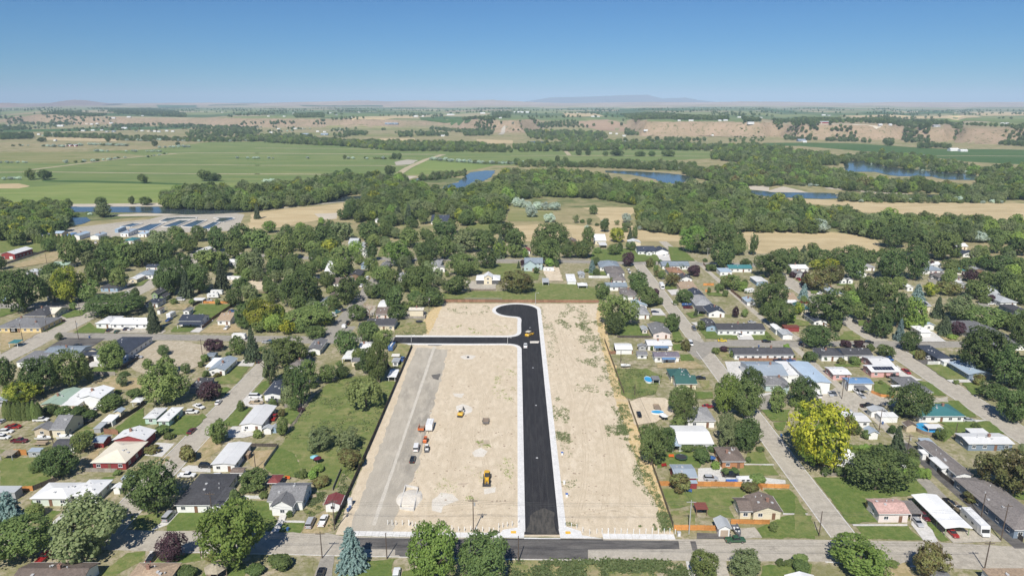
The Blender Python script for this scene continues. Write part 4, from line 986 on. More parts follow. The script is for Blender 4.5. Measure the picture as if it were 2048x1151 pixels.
 if opts.get('solar')and first:
  n=opts['solar']
  for i in range(n):
   for j in range(2):
    fx=.15+.7*(i+.5)/n;pz=MB();
    if kind in('x','hx'):
     fy=.14+.17*j;yy0=Y0+d*fy;yy1=yy0+d*.155;xx0=X0+w*(.15+.7*i/n)+.06;xx1=X0+w*(.15+.7*(i+1)/n)-.06;za=h+r*fy*2+.06;zb=h+r*(fy+.155)*2+.06
     pz.loft([[(xx0,yy0,za),(xx1,yy0,za),(xx1,yy1,zb),(xx0,yy1,zb)],[(xx0,yy0,za+.05),(xx1,yy0,za+.05),(xx1,yy1,zb+.05),(xx0,yy1,zb+.05)]])
    else:
     sgn=1;fx0=.56+.2*j;xx0=X0+w*fx0;xx1=xx0+w*.19;yy0=Y0+d*(.15+.7*i/n)+.06;yy1=Y0+d*(.15+.7*(i+1)/n)-.06;za=h+r*(1-(fx0-.5)*2)+.06;zb=h+r*(1-(fx0+.19-.5)*2)+.06
     pz.loft([[(xx0,yy0,za),(xx0,yy1,za),(xx1,yy1,zb),(xx1,yy0,zb)],[(xx0,yy0,za+.05),(xx0,yy1,za+.05),(xx1,yy1,zb+.05),(xx1,yy0,zb+.05)]])
    pz.build('solar_panel',M_SOLAR,ro)
 if not e and kind!='a' and not opts.get('blind'):
  W=wx1-wx0;zc=min(1.55,h*.56)
  def win(x,y,rz):
   o=link('window',me_window(),root,(x,y,zc),rz);link('pane',me_pane(),o)
  gd=opts.get('gd')if(first or opts.get('gdw'))else None
  slots=[]
  if W>2.2:
   n=max(1,int(W/3.4));slots=[wx0+W*(i+.5)/n for i in range(n)]
  if gd:
   gw=min(4.9,W-.8)if gd!=2 else 2.6;gx=wx0+W*opts.get('gx',.5)
   link('garage_door',me_gdoor(round(gw,1),bool(opts.get('gt'))),root,(gx,wy0,0))
   slots=[s for s in slots if abs(s-gx)>gw/2+.9]
  elif len(slots)>1 and W>6:
   k=len(slots)//2;link('door',me_door(),root,(slots[k],wy0,.05));slots.pop(k)
  if h>2.2:
   for s in slots:win(s,wy0,0)
   D=wy1-wy0
   if D>3:
    n=max(1,int(D/4));right=(x0+w/2)<0
    for i in range(n):
     yy=wy0+D*(i+.5)/n
     if right:win(wx1,yy,pi/2)
     else:win(wx0,yy,-pi/2)
   if h>4.6:
    for s in slots:
     o=link('window',me_window(),root,(s,wy0,4.2));link('pane',me_pane(),o)
def H(reg,xl,xr,yn,yt,kind,rc,wc,name,label,h=2.9,pitch=.32,add=(),**opts):
 x0,y0,w,d=wing(reg,xl,xr,yn,yt,kind,h,pitch)
 cx,cy=x0+w/2,y0+d/2;far=y0>420
 root=thing(name,label,opts.pop('cat',name.replace('_',' ')),(cx,cy,0))
 make_wing(root,cx,cy,x0,y0,w,d,kind,h,pitch,rc,wc,far,opts,True)
 for a in add:
  o2=dict(a[-1])if isinstance(a[-1],dict)else{}
  h2=o2.pop('h',h);p2=o2.pop('pitch',pitch);rc2=o2.pop('rc',rc);wc2=o2.pop('wc',wc);rg=o2.pop('reg',reg)
  q=wing(rg,a[0],a[1],a[2],a[3],a[4],h2,p2)
  make_wing(root,cx,cy,q[0],q[1],q[2],q[3],a[4],h2-.03,p2,rc2,wc2,far,o2,bool(o2.get('gd')))
 BLD.append((label,x0,x0+w,y0,y0+d));return root
# --- the houses, lot by lot
H('P1',690,962,283,122,'hy','cream','red','house','red house with cream hip roof',3.0,.28)
H('P1',855,1112,112,0,'y','white','red','barn','white roofed barn with red gable front',3.4,.3,blind=1)
H('P1',225,522,558,436,'hx','white','pale','house','white L shaped house with garage door',2.9,.2,add=[(545,736,535,412,'hx',dict(gd=1))])
H('P1',848,915,482,432,'y','white','white','shed','small white garden shed beside the gravel pull in',2.3,.5,blind=1)
H('P1',920,1005,412,378,'f','steel','gray','shed','low blue grey shed by the dry verge',2.0,blind=1)
H('W',348,431,1009,946,'hx','dk','white','house','low house with charcoal hip roof and white trim',2.9,.22,add=[(418,444,1011,972,'y',dict(reg='W'))])
H('P1',60,615,1215,1046,'x','brown','white','house','brown shingled roof at the bottom left edge',3.0,.35)
H('P1',930,1272,1215,1049,'hx','tan','white','house','tan shingled roof at the bottom edge',3.0,.35)
H('P1',700,792,130,73,'x','steel','red','shed','small red shed with grey metal roof',2.4,.3,blind=1)
H('P1',395,572,163,100,'a','dk','white','quonset_hut','long grey arched storage tent',2.6,.25)
H('P1',205,305,200,171,'f','steel','gray','shed','grey metal garden shed by the orange fence',2.3)
H('P1',-10,90,228,190,'f','thatch','gray','shed','weathered open shed at the left yard edge',2.0,open=1)
H('P1',-90,112,512,464,'f','galv','gray','house','pale grey roof at the far left edge',2.9,blind=1)
H('M1',475,622,1045,906,'x','gray','cream','house','cream barn house with steep grey roof',3.6,.5,add=[(305,472,1052,962,'y',dict(h=2.8,wc='tan',pitch=.4))])
H('P2',80,268,298,122,'y','white','white','house','white metal roofed house with tarred vents',3.0,.12,bare=1)
H('P2',335,372,225,196,'f','tan','brown','shed','little brown shed behind the white metal house',2.0,blind=1)
H('P2',228,330,362,320,'x','brown','white','shed','white shed with brown shingle roof',2.3,.35)
H('P2',510,787,580,437,'x','gray','white','house','grey gabled white cottage with front steps',3.3,.42,add=[(532,712,622,500,'y',dict(pitch=.6))])
H('P2',512,603,440,375,'hx','red','brown','gazebo','red roofed garden pavilion',2.5,.45,open=1)
H('P2',945,1076,605,508,'y','red','white','garage','white garage with red metal roof',2.8,.42)
H('M2',880,972,1042,990,'y','galv','white','shed','white garden shed with rounded metal roof',2.4,.5,blind=1,add=[(965,1022,1030,985,'y',dict(wc='blue'))])
H('M2',360,527,478,336,'y','steel','white','house','long white ranch with silver ribbed roof',2.9,.32,add=[(335,420,445,366,'f',dict(rc='white',open=1,h=2.6))])
H('M2',175,335,642,548,'hy','dk','bgray','house','dark house hidden behind the maroon tree',2.9,.3)
H('M2',665,882,1000,800,'y','white','white','house','white carport house with long bright roof',3.0,.18,bare=1,gd=0)
H('M2',890,1062,712,562,'y','navy','white','house','dark navy roofed house with white wall',2.9,.22)
H('M2',1125,1268,440,335,'hx','bgray','white','house','brown grey hipped house behind the trees',2.9,.35)
H('M2',1308,1442,282,166,'y','gray','white','house','grey roofed white house by the bend',2.9,.3)
H('M2',338,425,345,306,'x','bluegray','blue','shed','small pale blue shed by the purple tree',2.4,.25)
H('U2',345,587,1055,986,'x','navy','white','house','white house with navy roof and porch posts',3.0,.34,add=[(330,590,1090,1068,'f',dict(h=2.7,open=1,rc='navy'))])
H('U2',745,892,1050,962,'x','tan','white','house','white house with tan brown roof',2.9,.28)
H('U2',388,462,950,902,'y','gray','white','garage','white backyard garage with grey roof',2.7,.4)
H('U2',55,132,775,690,'y','dk','sage','house','tall sage green gabled house',5.4,.8,add=[(135,195,808,748,'y',dict(h=3))])
H('U2',-10,132,868,814,'hx','navy','white','house','low navy roofed house beside the green one',2.9,.3)
H('U2',112,158,942,902,'y','brown','white','shed','white shed with brown peaked roof',2.6,.4)
H('U2',530,625,328,272,'y','white','white','house','white roofed cabin among dark trees',2.9,.2)
H('U2',850,950,440,408,'x','white','white','shed','pale shed cluster under the big crowns',2.6,.3,add=[(930,985,465,430,'f',)])
H('U2',0,147,490,460,'x','navy','white','house','long white house with dark roof at the old street',2.9,.3)
H('U2',485,602,838,815,'f','white','teal','awning','white topped green awning by the campers',2.3,open=1)
H('M1',-50,390,72,-30,'hx','gray','yellow','house','long tan house with grey hip roof',2.9,.3,add=[(75,165,72,18,'y',),(245,390,58,5,'y',)])
H('U1',228,482,1000,892,'hx','dk','cream','house','dark grey hipped house with cream chimney',2.9,.32)
H('U1',440,572,978,905,'x','cream','cream','garage','cream flat gabled garage with pale roof',2.8,.25)
H('U1',990,1160,1080,1002,'hy','white','white','house','long white house with bright white roof',2.9,.3,add=[(1150,1550,1085,1018,'x',dict(gd=1))])
H('M1',405,758,318,242,'x','bluegray','white','shed','long grey storage building by the car park',3.0,.2,blind=1)
H('M1',150,398,400,302,'f','gray','white','carport','low dark roofed row by the left street',2.6,blind=1)
H('M1',880,1195,335,158,'hy','navy','white','house','big dark navy roofed house with white wings',3.2,.32,add=[(772,955,338,302,'f',dict(h=2.7,open=1)),(1030,1178,372,312,'y',dict(rc='white',h=2.8)),(800,960,300,275,'y',dict(h=3.0,wc='cream'))])
H('M1',180,262,440,392,'y','white','white','cottage','tiny white cottage in tree shade',2.7,.5)
H('M1',380,582,810,638,'y','pgreen','cream','house','house with pale green metal roof',2.9,.22,add=[(570,745,815,660,'f',dict(rc='white',h=2.7))])
H('M1',745,962,748,618,'y','white','white','barn','tall white barn with bright metal roof',4.0,.3,blind=1)
H('M1',1085,1158,880,828,'y','steel','cream','shed','cream shed with blue grey metal roof',2.4,.45)
H('M1',970,1075,967,906,'f','white','white','shed','white flat shed along the dark fence',2.3,blind=1)
H('M1',890,962,1038,980,'f','galv','gray','shed','grey lean to shed along the dark fence',2.1,blind=1)
H('M1',1370,1500,935,835,'hy','white','mint','house','mint green house with white roof',2.9,.18,add=[(1500,1622,962,830,'hy',)])
H('M1',1250,1350,782,738,'hx','white','white','carport','white canopy by the big green tree',2.4,.3,open=1)
H('M1',-60,60,770,660,'y','steel','gray','house','grey blue metal roof at the left edge',2.9,.25)
H('M1',75,165,218,188,'f','teal','white','bus_shelter','open bus shelter with pale teal roof',2.6,open=1)
H('U1',0,152,355,274,'y','white','red','barn','red barn with white metal roof',4.2,.3,gd=2,gx=.7)
H('U1',330,442,165,118,'y','white','blue','shed','white works shed behind young poplars',3.5,.4,blind=1)
H('U1',500,645,138,113,'x','lblue','tan','shed','tan works shed with blue roof',3.4,.25,blind=1)
H('U1',735,832,162,112,'y','lblue','lblue' if 0 else 'white','shed','large works shed with pale blue roof',4.0,.3,blind=1)
H('U1',670,728,160,135,'f','blue','blue','shed','small bright blue works cabin',3.0,blind=1)
H('U1',935,1030,165,120,'y','steel','white','shed','grey works garage with open end',3.6,.3,blind=1)
H('U1',1255,1340,135,98,'f','steel','white','shed','pale blue works pump house',3.4)
H('U1',1195,1235,98,70,'f','lblue','blue','shed','blue works kiosk on the basin wall',3.2,blind=1)
H('U1',1440,1530,142,120,'f','lblue','white','shed','white works office with blue doors',3.2)
H('U1',1285,1400,212,178,'hx','teal','white','shed','teal roofed works office by the trees',3.2,.3)
H('U1',520,700,478,434,'x','pgreen','white','shed','shed with pale green roof by the paddock',2.9,.3)
H('U1',262,395,540,506,'hx','galv','gray','house','grey roofed house by the paddock lane',2.9,.35)
H('U1',1040,1228,706,650,'hx','dk','blue','house','small dark roofed blue house',2.9,.35)
H('U1',1335,1432,620,562,'y','white','cream','garage','cream garage with white roof by the old street',2.9,.3)
H('U1',1420,1600,572,516,'hx','bluegray','white','house','grey green roofed house by the old street',2.9,.3)
H('U1',-40,58,800,745,'y','white','blue','house','pale blue house at the far left edge',2.9,.3)
H('U3',605,705,245,188,'x','galv','white','house','white farmhouse among the tree belt',4.2,.35,add=[(705,765,270,225,'y',dict(h=3)),(720,780,290,262,'y',dict(h=3))])
H('U3',742,812,342,290,'y','white','white','cottage','white gabled cottage left of the dark tree',3.4,.8)
H('U3',735,850,470,396,'y','bluegray','blue','house','blue grey roofed house with flatter porch',3.2,.4)
H('U3',610,735,580,508,'y','dk','brown','shed','dark timber shed in the old yard',2.8,.35)
H('U3',350,482,548,425,'x','white','white','barn','white two tier shed with bright roof',3.2,.3)
H('U3',940,1035,478,425,'y','gray','white','house','grey roof half under the maple',2.9,.3)
H('U3',440,630,662,600,'x','brown','white','house','low brown roofed house left of round tree',2.8,.28)
H('U3',400,476,800,745,'y','brown','tan','house','tan gabled house with brown roof',3.2,.45)
H('U3',325,392,855,796,'y','bluegray','white','cottage','white cottage with slate blue roof',3.0,.45)
H('U3',182,300,900,852,'x','galv','gray','shed','pale metal shed among the junk yard',2.4,.2)
H('U3',222,322,975,918,'y','lgray','bgray','cottage','blue walled cottage in the junk yard',2.8,.4)
H('U3',915,1008,900,830,'a','white','white','quonset_hut','white arched hut by the bare tree',3.0,.2)
H('U3',1105,1200,605,542,'y','lgray','white','house','white house between two big trees',3.2,.4)
H('U3',890,1038,985,908,'x','brown','pinkw','house','pale house with brown roof by the bare tree',2.9,.35)
H('U3',1240,1398,938,910,'x','cream','cream','barn','cream metal barn by the site corner',4.2,.2,blind=1)
H('U3',1470,1570,485,405,'hy','lgray','white','house','white house with pale roof by the corral',3.4,.4)
H('U3',790,1095,1102,1026,'x','dk','cream','house','long charcoal roofed house by the new road',2.9,.32,add=[(710,800,1120,1070,'x',)])
H('M3',170,300,265,208,'x','white','white','shed','white metal shed under the trees',2.8,.15,blind=1)
H('M3',45,132,330,270,'f','white','white','shed','white tiered carport roof by the meadow',2.8,add=[(15,112,368,335,'f',dict(h=2.3,open=1))],blind=1)
H('M3',108,206,395,352,'f','gray','cream','shed','cream shed with flat grey roof',2.5)
H('M3',495,562,400,355,'y','galv','white','shed','white shed beside the blue pickup',2.4,.15)
H('M3',452,535,545,466,'y','white','white','carport','white edged carport with teal tarp roof',2.3,.1,open=1)
H('U4',425,682,628,566,'hx','white','dark','barn','white roofed horse barn with raised cupola',3.2,.35,blind=1,add=[(505,602,600,536,'y',dict(h=5.2,wc='cream',pitch=.6))])
H('U4',935,1132,450,392,'x','bluegray','teal','house','pale teal farmhouse with front gable',5.2,.5,add=[(925,1065,470,425,'y',dict(h=4.6,pitch=.7)),(905,1062,492,478,'f',dict(h=2.7,open=1,rc='gray'))])
H('U4',1125,1195,650,612,'f','galv','white','shed','open horse shelter in the pasture',2.6,open=2)
H('U4',-60,50,490,415,'y','lgray','white','house','white farmhouse left of the round tree',3.4,.4,add=[(35,106,498,470,'y',)])
H('U4',1385,1490,230,178,'y','brown','brown','house','brown roofed cabin under the tall trees',2.9,.4)
H('U4',930,1000,325,280,'y','red','white','shed','red roofed shed among the north trees',2.6,.4)
H('U4',1500,1572,570,528,'y','galv','gray','shed','small grey shed in the cluttered yard',2.6,.3)
H('U4',1495,1600,685,652,'hx','white','white','canopy','white canopy tents in the cluttered yard',2.4,.35,open=1)
H('U4',1385,1480,640,575,'f','white','white','shed','pale blue white sheds in the cluttered yard',2.4,blind=1)
H('U5',155,278,215,146,'x','white','cream','barn','white roofed barn with lower porch roof',3.6,.3,add=[(205,286,262,235,'f',dict(h=2.8,open=1))])
H('U5',510,642,235,190,'y','white','cream','barn','cream steel barn behind the white house',4.0,.3,blind=1)
H('U5',605,795,325,270,'x','navy','white','house','long white house with navy roof and tan gable',3.1,.36,add=[(790,932,328,268,'y',dict(gd=1,gdw=1)),(690,760,335,305,'y',)])
H('U5',205,425,490,417,'hx','bluegray','white','house','blue grey hipped house at the north corner',2.9,.34)
H('U5',280,472,552,476,'hx','bgray','white','house','second house down with brown grey hip roof',2.9,.34)
H('U5',342,485,628,552,'hy','bgray','white','house','white gabled house with taupe roof',2.9,.38)
H('U5',268,500,697,650,'x','bluegray','white','house','long low slate roofed house mid row',2.8,.3)
H('U5',448,610,795,706,'hx','bgray','white','house','taupe hipped house behind the maples',2.9,.34)
H('U5',560,708,895,818,'y','lblue','white','house','house with pale blue metal roof',2.9,.3)
H('U5',565,735,985,892,'hy','lgray','white','house','light grey hipped house above the dark car',2.9,.35)
H('M4',1370,1548,128,10,'y','gray','pinkw','house','grey roofed ranch with white end wall',3.0,.3,add=[(1265,1325,90,45,'y',dict(rc='galv',h=2.6))])
H('M4',1010,1178,270,216,'a','white','white','quonset_hut','white arched garage by the brown fence',3.4,.15)
H('M4',1318,1562,240,183,'x','white','white','mobile_home','white mobile home with blue striped awning',2.9,.2,add=[(1388,1522,262,240,'f',dict(rc='blue',open=1,h=2.4))])
H('M4',1383,1632,350,300,'x','purple','white','house','purple grey roofed house with blue awning',2.9,.26,add=[(1462,1592,374,345,'f',dict(rc='blue',open=1,h=2.4))])
H('M4',1218,1322,332,295,'x','gray','white','shed','white shed with grey roof mid yard',2.4,.4)
H('M4',1228,1315,250,215,'y','lgray','gray','shed','grey shed beside the white mobile home',2.4,.4)
H('M4',1368,1440,570,535,'f','gray','white','shed','small white canopy shed by the blue pool',2.3,open=1)
H('M4',1540,1740,540,462,'hx','green','cream','house','cream house with dark green roof',3.0,.42,add=[(1590,1798,608,525,'x',dict(pitch=.5))])
H('U5',858,1152,478,430,'x','bluegray','white','house','long slate roofed house at the corner',2.9,.3,add=[(870,960,470,425,'y',)])
H('U5',935,1090,550,490,'hy','orange','white','house','house with rusty orange hip roof',2.9,.32)
H('U5',1042,1182,615,550,'y','dk','white','house','white gabled house with black roof',3.0,.42)
H('U5',1050,1235,712,650,'f','tan','tan','house','tan flat roofed house with low wall',3.0,blind=1)
H('U5',1188,1312,792,700,'y','navy','tan','house','dark gabled house with tan front',3.0,.4)
H('U5',1208,1402,888,778,'hy','lgray','white','house','pale grey gabled house mid row',3.0,.38)
H('U5',1345,1525,968,870,'y','navy','white','house','navy gabled house with open carport',3.0,.38,add=[(1235,1360,950,900,'f',dict(open=1,rc='dk',h=2.6))])
H('M5',360,826,93,28,'x','dk','white','house','wide white duplex with charcoal roof',3.1,.3,add=[(250,370,60,-28,'y',dict(wc='blue'))])
H('M5',520,1102,328,258,'x','dk','white','house','long dark roofed motel row behind brick wall',3.0,.3)
H('M5',690,1045,530,393,'x','steel','white','warehouse','blue grey metal warehouse at the forecourt',4.2,.22,blind=1,add=[(1030,1150,525,405,'f',dict(rc='white',h=4.0))])
H('M5',1255,1456,597,388,'y','lblue','white','warehouse','long pale blue warehouse with white front',5.6,.1,gd=1,gx=.35,bare=1)
H('M5',820,1065,622,528,'hx','gray','teal','house','teal house with grey hip roof',3.0,.38,add=[(985,1052,645,590,'y',)])
H('M5',70,345,965,830,'hx','lgray','white','house','grey roofed house between the big street trees',3.0,.3)
H('P4',600,874,140,0,'x','white','white','house','large white metal roofed house by the site',3.2,.16,bare=1,add=[(555,622,155,60,'f',dict(rc='lblue',h=2.7,open=1))])
H('P4',932,1118,275,163,'hx','brown','brick','house','brown brick house with hip roof',2.9,.3)
H('P4',572,750,398,297,'x','steel','red','garage','red walled garage with curved grey roof',3.3,.18,add=[(690,748,440,418,'f',dict(rc='lblue',h=2.3))])
H('P4',1170,1400,660,502,'y','brown','cream','house','cream house with brown cross gable roof',2.9,.36,add=[(1068,1172,655,550,'x',)])
H('P4',905,1010,790,684,'y','galv','white','garage','small white garage with silver roof',2.9,.55,gd=1,gt=1)
H('P4',735,830,640,590,'f','brick','brown','pergola','rust brown pergola in the back garden',2.5,open=1)
H('P4',1440,1665,1195,1113,'y','white','white','house','white roof at the bottom right edge',2.9,.3)
H('P5',603,850,675,559,'x','pink','pinkw','house','pink roofed house with barrel shaped gable',3.2,.3,add=[(850,945,672,578,'f',dict(rc='bgray',h=2.5,open=1))])
H('P5',1113,1322,785,517,'y','white','sage','carport','very long white carport beside pink roof',2.9,.12,bare=1,open=2)
H('P5',1640,1955,800,398,'hy','bgray','bgray','house','very long brown grey apartment roof along the alley',3.0,.28)
H('P5',1195,1330,380,110,'y','bgray','white','house','long brown grey roofed row above the alley',3.0,.28)
H('P5',1085,1192,330,237,'y','white','white','garage','bright white garage beside the alley',2.8,.15)
H('P5',940,1026,218,185,'f','white','white','shed','small white shed above the alley',2.4,blind=1)
H('P5',958,1046,148,99,'f','steel','gray','shed','weathered grey metal shed by the pool',2.6,blind=1)
H('P5',1290,1645,140,58,'x','white','bgray','mobile_home','blue grey mobile home with white roof',3.0,.16,add=[(1330,1470,75,25,'f',dict(h=2.8))])
H('P5',255,420,262,165,'x','white','white','house','white house half behind the yellow tree',2.9,.36,add=[(400,482,262,208,'y',)])
H('M6',238,346,1085,1006,'y','steel','white','shed','white shed with slate blue gable roof',2.6,.5,blind=1)
H('M6',600,714,1015,952,'y','brown','tan','shed','tan shed with brown gable roof',2.6,.5,blind=1)
H('M6',810,960,1035,996,'f','white','tan','awning','pale awning over the pool deck',2.6,open=1)
H('P5',1060,1215,1215,1112,'hx','gray','gray','house','small grey roof at the bottom edge by the round tree',2.9,.3)
H('P5',1500,1900,1210,1097,'f','tan','white','house','flat tan roof at the bottom right corner',3.0,blind=1)
H('M5',1468,1650,518,445,'x','white','pink','house','pink house with flat white roof',2.9,.14)
H('M6',42,288,605,546,'x','blue','white','garage','white garage with bright blue roof',3.6,.2,blind=1)
H('M5',918,985,88,28,'y','white','white','shed','white arched shed by the gravel alley',3.2,.3,blind=1)
H('M5',985,1092,138,78,'y','galv','white','garage','white garage with pale metal roof by the alley',3.0,.15,blind=1)
H('M5',1000,1150,68,46,'f','brick','red','shed','long low red roofed shed',2.6,blind=1)
H('M6',262,545,492,425,'x','white','pink','house','white roofed pink house with black solar panels',2.9,.2,solar=7,bare=1,add=[(285,490,432,342,'x',)])
H('M6',640,860,690,540,'hy','gray','tan','house','long grey hipped house with tan end wall',2.9,.32,add=[(470,570,640,620,'f',dict(rc='white',open=1,h=2.6))])
H('M6',725,1170,918,798,'hx','teal','white','house','white house with large teal green roof',2.9,.3)
H('M6',895,1048,368,236,'hy','navy','dark','house','dark hipped house beside white fence',2.9,.34,add=[(960,1048,400,365,'f',dict(rc='white',wc='white',h=2.4))])
H('M6',1200,1425,520,378,'y','lblue','bgray','house','blue grey house with pale blue roof',2.9,.24,solar=0)
H('M6',738,846,112,50,'hx','white','white','garage','white hip roofed garage by the wide drive',3.0,.4,gd=1)
H('M6',262,420,872,810,'y','galv','white','garage','white workshop with silver roof by the gravel lane',2.8,.25,blind=1)
H('M6',352,525,925,882,'f','white','white','shed','low white shed next to the silver workshop',2.6,blind=1)
H('M6',-15,265,968,882,'x','white','white','mobile_home','white mobile home beside the yellow tree',2.9,.12,bare=1)
H('M6',148,245,668,626,'f','gray','gray','carport','small grey carport over the parked trucks',2.6,open=1)
H('M6',-215,10,340,262,'hx','dk','white','house','charcoal roofed house by the two plum trees',2.9,.32,add=[(0,285,335,262,'x',)])
H('U6',42,292,505,466,'x','teal','white','house','dark teal roofed house at the north street',2.9,.28)
H('U6',-50,78,540,506,'f','lblue','white','house','flat pale blue roofed white house by the alley',3.0)
H('U6',330,458,645,582,'y','white','blue','house','white roofed house tilted toward the alley',2.9,.14)
H('U6',230,330,855,795,'y','lblue','white','shed','small blue grey shed by the brown alley fence',2.5,.25)
H('U6',698,882,508,463,'x','white','white','house','white roofed house under the yellow crowns',2.9,.22)
H('U6',735,850,562,512,'y','gray','gray','house','grey gabled house above the red truck',2.9,.4)
H('U6',612,765,832,758,'x','tan','white','house','brown roofed house with white edged carport',2.9,.28,add=[(605,770,862,835,'f',dict(rc='white',open=1,h=2.5))])
H('U6',800,928,945,848,'y','green','cream','house','green roofed house above the dark one',2.9,.34)
H('U6',930,1082,1058,958,'y','navy','white','house','dark roofed white house under shade trees',2.9,.3)
H('U6',1200,1300,625,550,'y','lgray','white','house','white gabled house right of the yellow green trees',3.2,.45,add=[(1272,1350,625,598,'y',)])
H('U6',1140,1262,782,655,'y','steel','cream','house','grey house with blue solar panels on the roof',2.9,.3,solar=5)
H('U6',1418,1492,560,488,'y','white','white','cottage','white cottage below the hay field',2.9,.4)
H('U6',1460,1580,492,452,'hx','lgray','white','house','pale grey house in the shade belt',2.9,.3)
H('U7',540,716,468,432,'x','white','white','house','white roofed house behind dark plum trees',2.9,.25)
H('U7',515,742,525,477,'hx','bluegray','white','house','white house with slate green hip roof',3.0,.35)
H('U7',850,970,528,490,'hx','teal','white','house','white house with bright teal roof',2.9,.35)
H('U7',675,932,598,547,'hx','bgray','gray','house','grey walled house with taupe roof',3.0,.35,add=[(738,870,618,590,'y',dict(rc='white')),(850,1005,672,600,'y',dict(rc='white'))])
H('U7',1030,1162,525,457,'y','lgray','brown','house','house with tilted pale grey roof',2.9,.28)
H('U7',935,1055,352,283,'y','navy','white','house','navy and white house far right',2.9,.35,add=[(1040,1112,352,310,'y',)])
H('U7',1085,1240,362,318,'hx','orange','tan','house','tan house with rusty roof far right',2.9,.3)
H('U7',1395,1490,440,402,'hx','lgray','white','house','pale roofed house by the dry grass',2.9,.3)
H('U7',1450,1620,495,445,'hx','navy','white','house','navy roofed house at the right edge',2.9,.3)
H('U7',862,990,275,240,'x','white','cream','house','cream house with white double gable',2.9,.35)
H('U7',1190,1310,718,692,'f','white','blue','shed','light blue shed with white flat roof',3.0)
H('U7',1325,1508,858,726,'hy','galv','white','house','large white house with silver grey roof',3.0,.32,add=[(1120,1330,775,725,'x',)])
H('U7',1480,1640,955,880,'hx','dk','bgray','house','dark roofed house at the right edge below the silver roof',2.9,.3)
H('U7',465,608,897,842,'x','lgray','cream','house','tall cream house with grey solar roof',5.0,.2,solar=6)
H('U7',520,645,1100,1045,'y','lblue','white','house','pale blue roofed house between the spruces',2.9,.4)
H('U7',350,425,700,650,'y','white','white','cottage','small white roof behind the blue spruce',2.9,.4)
H('F2',1385,1530,1040,990,'x','navy','white','house','white farmhouse with dark roof at the woods edge',3.2,.35)
H('F2',940,992,1030,985,'y','galv','white','shed','white shed hidden under the pines',3.0,.4)
H('W',1985,2060,690,640,'hx','gray','white','house','small grey roofed house deep in right shade',2.9,.35)
# --- trees
LM=dict(
dark=leaf_mat('dark_green_leaves',(.054,.086,.027),(.102,.138,.042)),
mid=leaf_mat('mid_green_leaves',(.084,.124,.035),(.148,.184,.056)),
bright=leaf_mat('bright_green_leaves',(.11,.18,.036),(.18,.245,.055)),
olive=leaf_mat('grey_green_leaves',(.105,.138,.054),(.17,.195,.088)),
yellow=leaf_mat('yellow_leaves',(.28,.30,.02),(.39,.38,.03),(.13,.20,.03)),
ygreen=leaf_mat('yellow_green_leaves',(.19,.225,.026),(.28,.29,.04),(.11,.165,.03)),
silver=leaf_mat('silver_leaves',(.25,.30,.25),(.36,.41,.34)),
purple=leaf_mat('purple_leaves',(.040,.022,.027),(.072,.037,.044)),
brown=leaf_mat('brown_green_leaves',(.115,.135,.04),(.165,.165,.06),(.16,.125,.05)),
spruce=leaf_mat('blue_spruce_needles',(.10,.155,.145),(.17,.235,.22)),
pine=leaf_mat('pine_needles',(.05,.072,.038),(.09,.11,.055)),
willow=leaf_mat('willow_leaves',(.15,.19,.06),(.22,.25,.085)),
dead=leaf_mat('dry_twigs',(.24,.19,.14),(.33,.27,.21)),
weed=leaf_mat('weed_leaves',(.085,.125,.040),(.15,.175,.07)))
M_BARK=plain('bark',(.13,.10,.075),.9,scale=8,var=.3)
M_BARKL=plain('pale_bark',(.32,.28,.23),.9,scale=8,var=.3)
def leafquads(vs,fs,c,nrm,s,R,long=1.0):
 """one leaf clump: a bent pair of faces about c, facing roughly along nrm"""
 n=Vector((nrm[0]+R.gauss(0,.55),nrm[1]+R.gauss(0,.55),nrm[2]+R.gauss(0,.55)))
 if n.length<.01:n=Vector((0,0,1))
 n.normalize();u=n.orthogonal().normalized();a=R.uniform(0,2*pi);v=n.cross(u);u,v=u*cos(a)+v*sin(a),v*cos(a)-u*sin(a)
 u=u*s*R.uniform(.7,1.3);v=v*s*long*R.uniform(.7,1.3);o=len(vs);d=n*s*.25
 vs+=[tuple(c-u-v*.6-d),tuple(c-v+d*.3),tuple(c+u-v*.5-d),tuple(c+u*.8+v*.7-d),tuple(c+v+d*.4),tuple(c-u*.9+v*.6-d)]
 fs+=[(o,o+1,o+4,o+5),(o+1,o+2,o+3,o+4)]
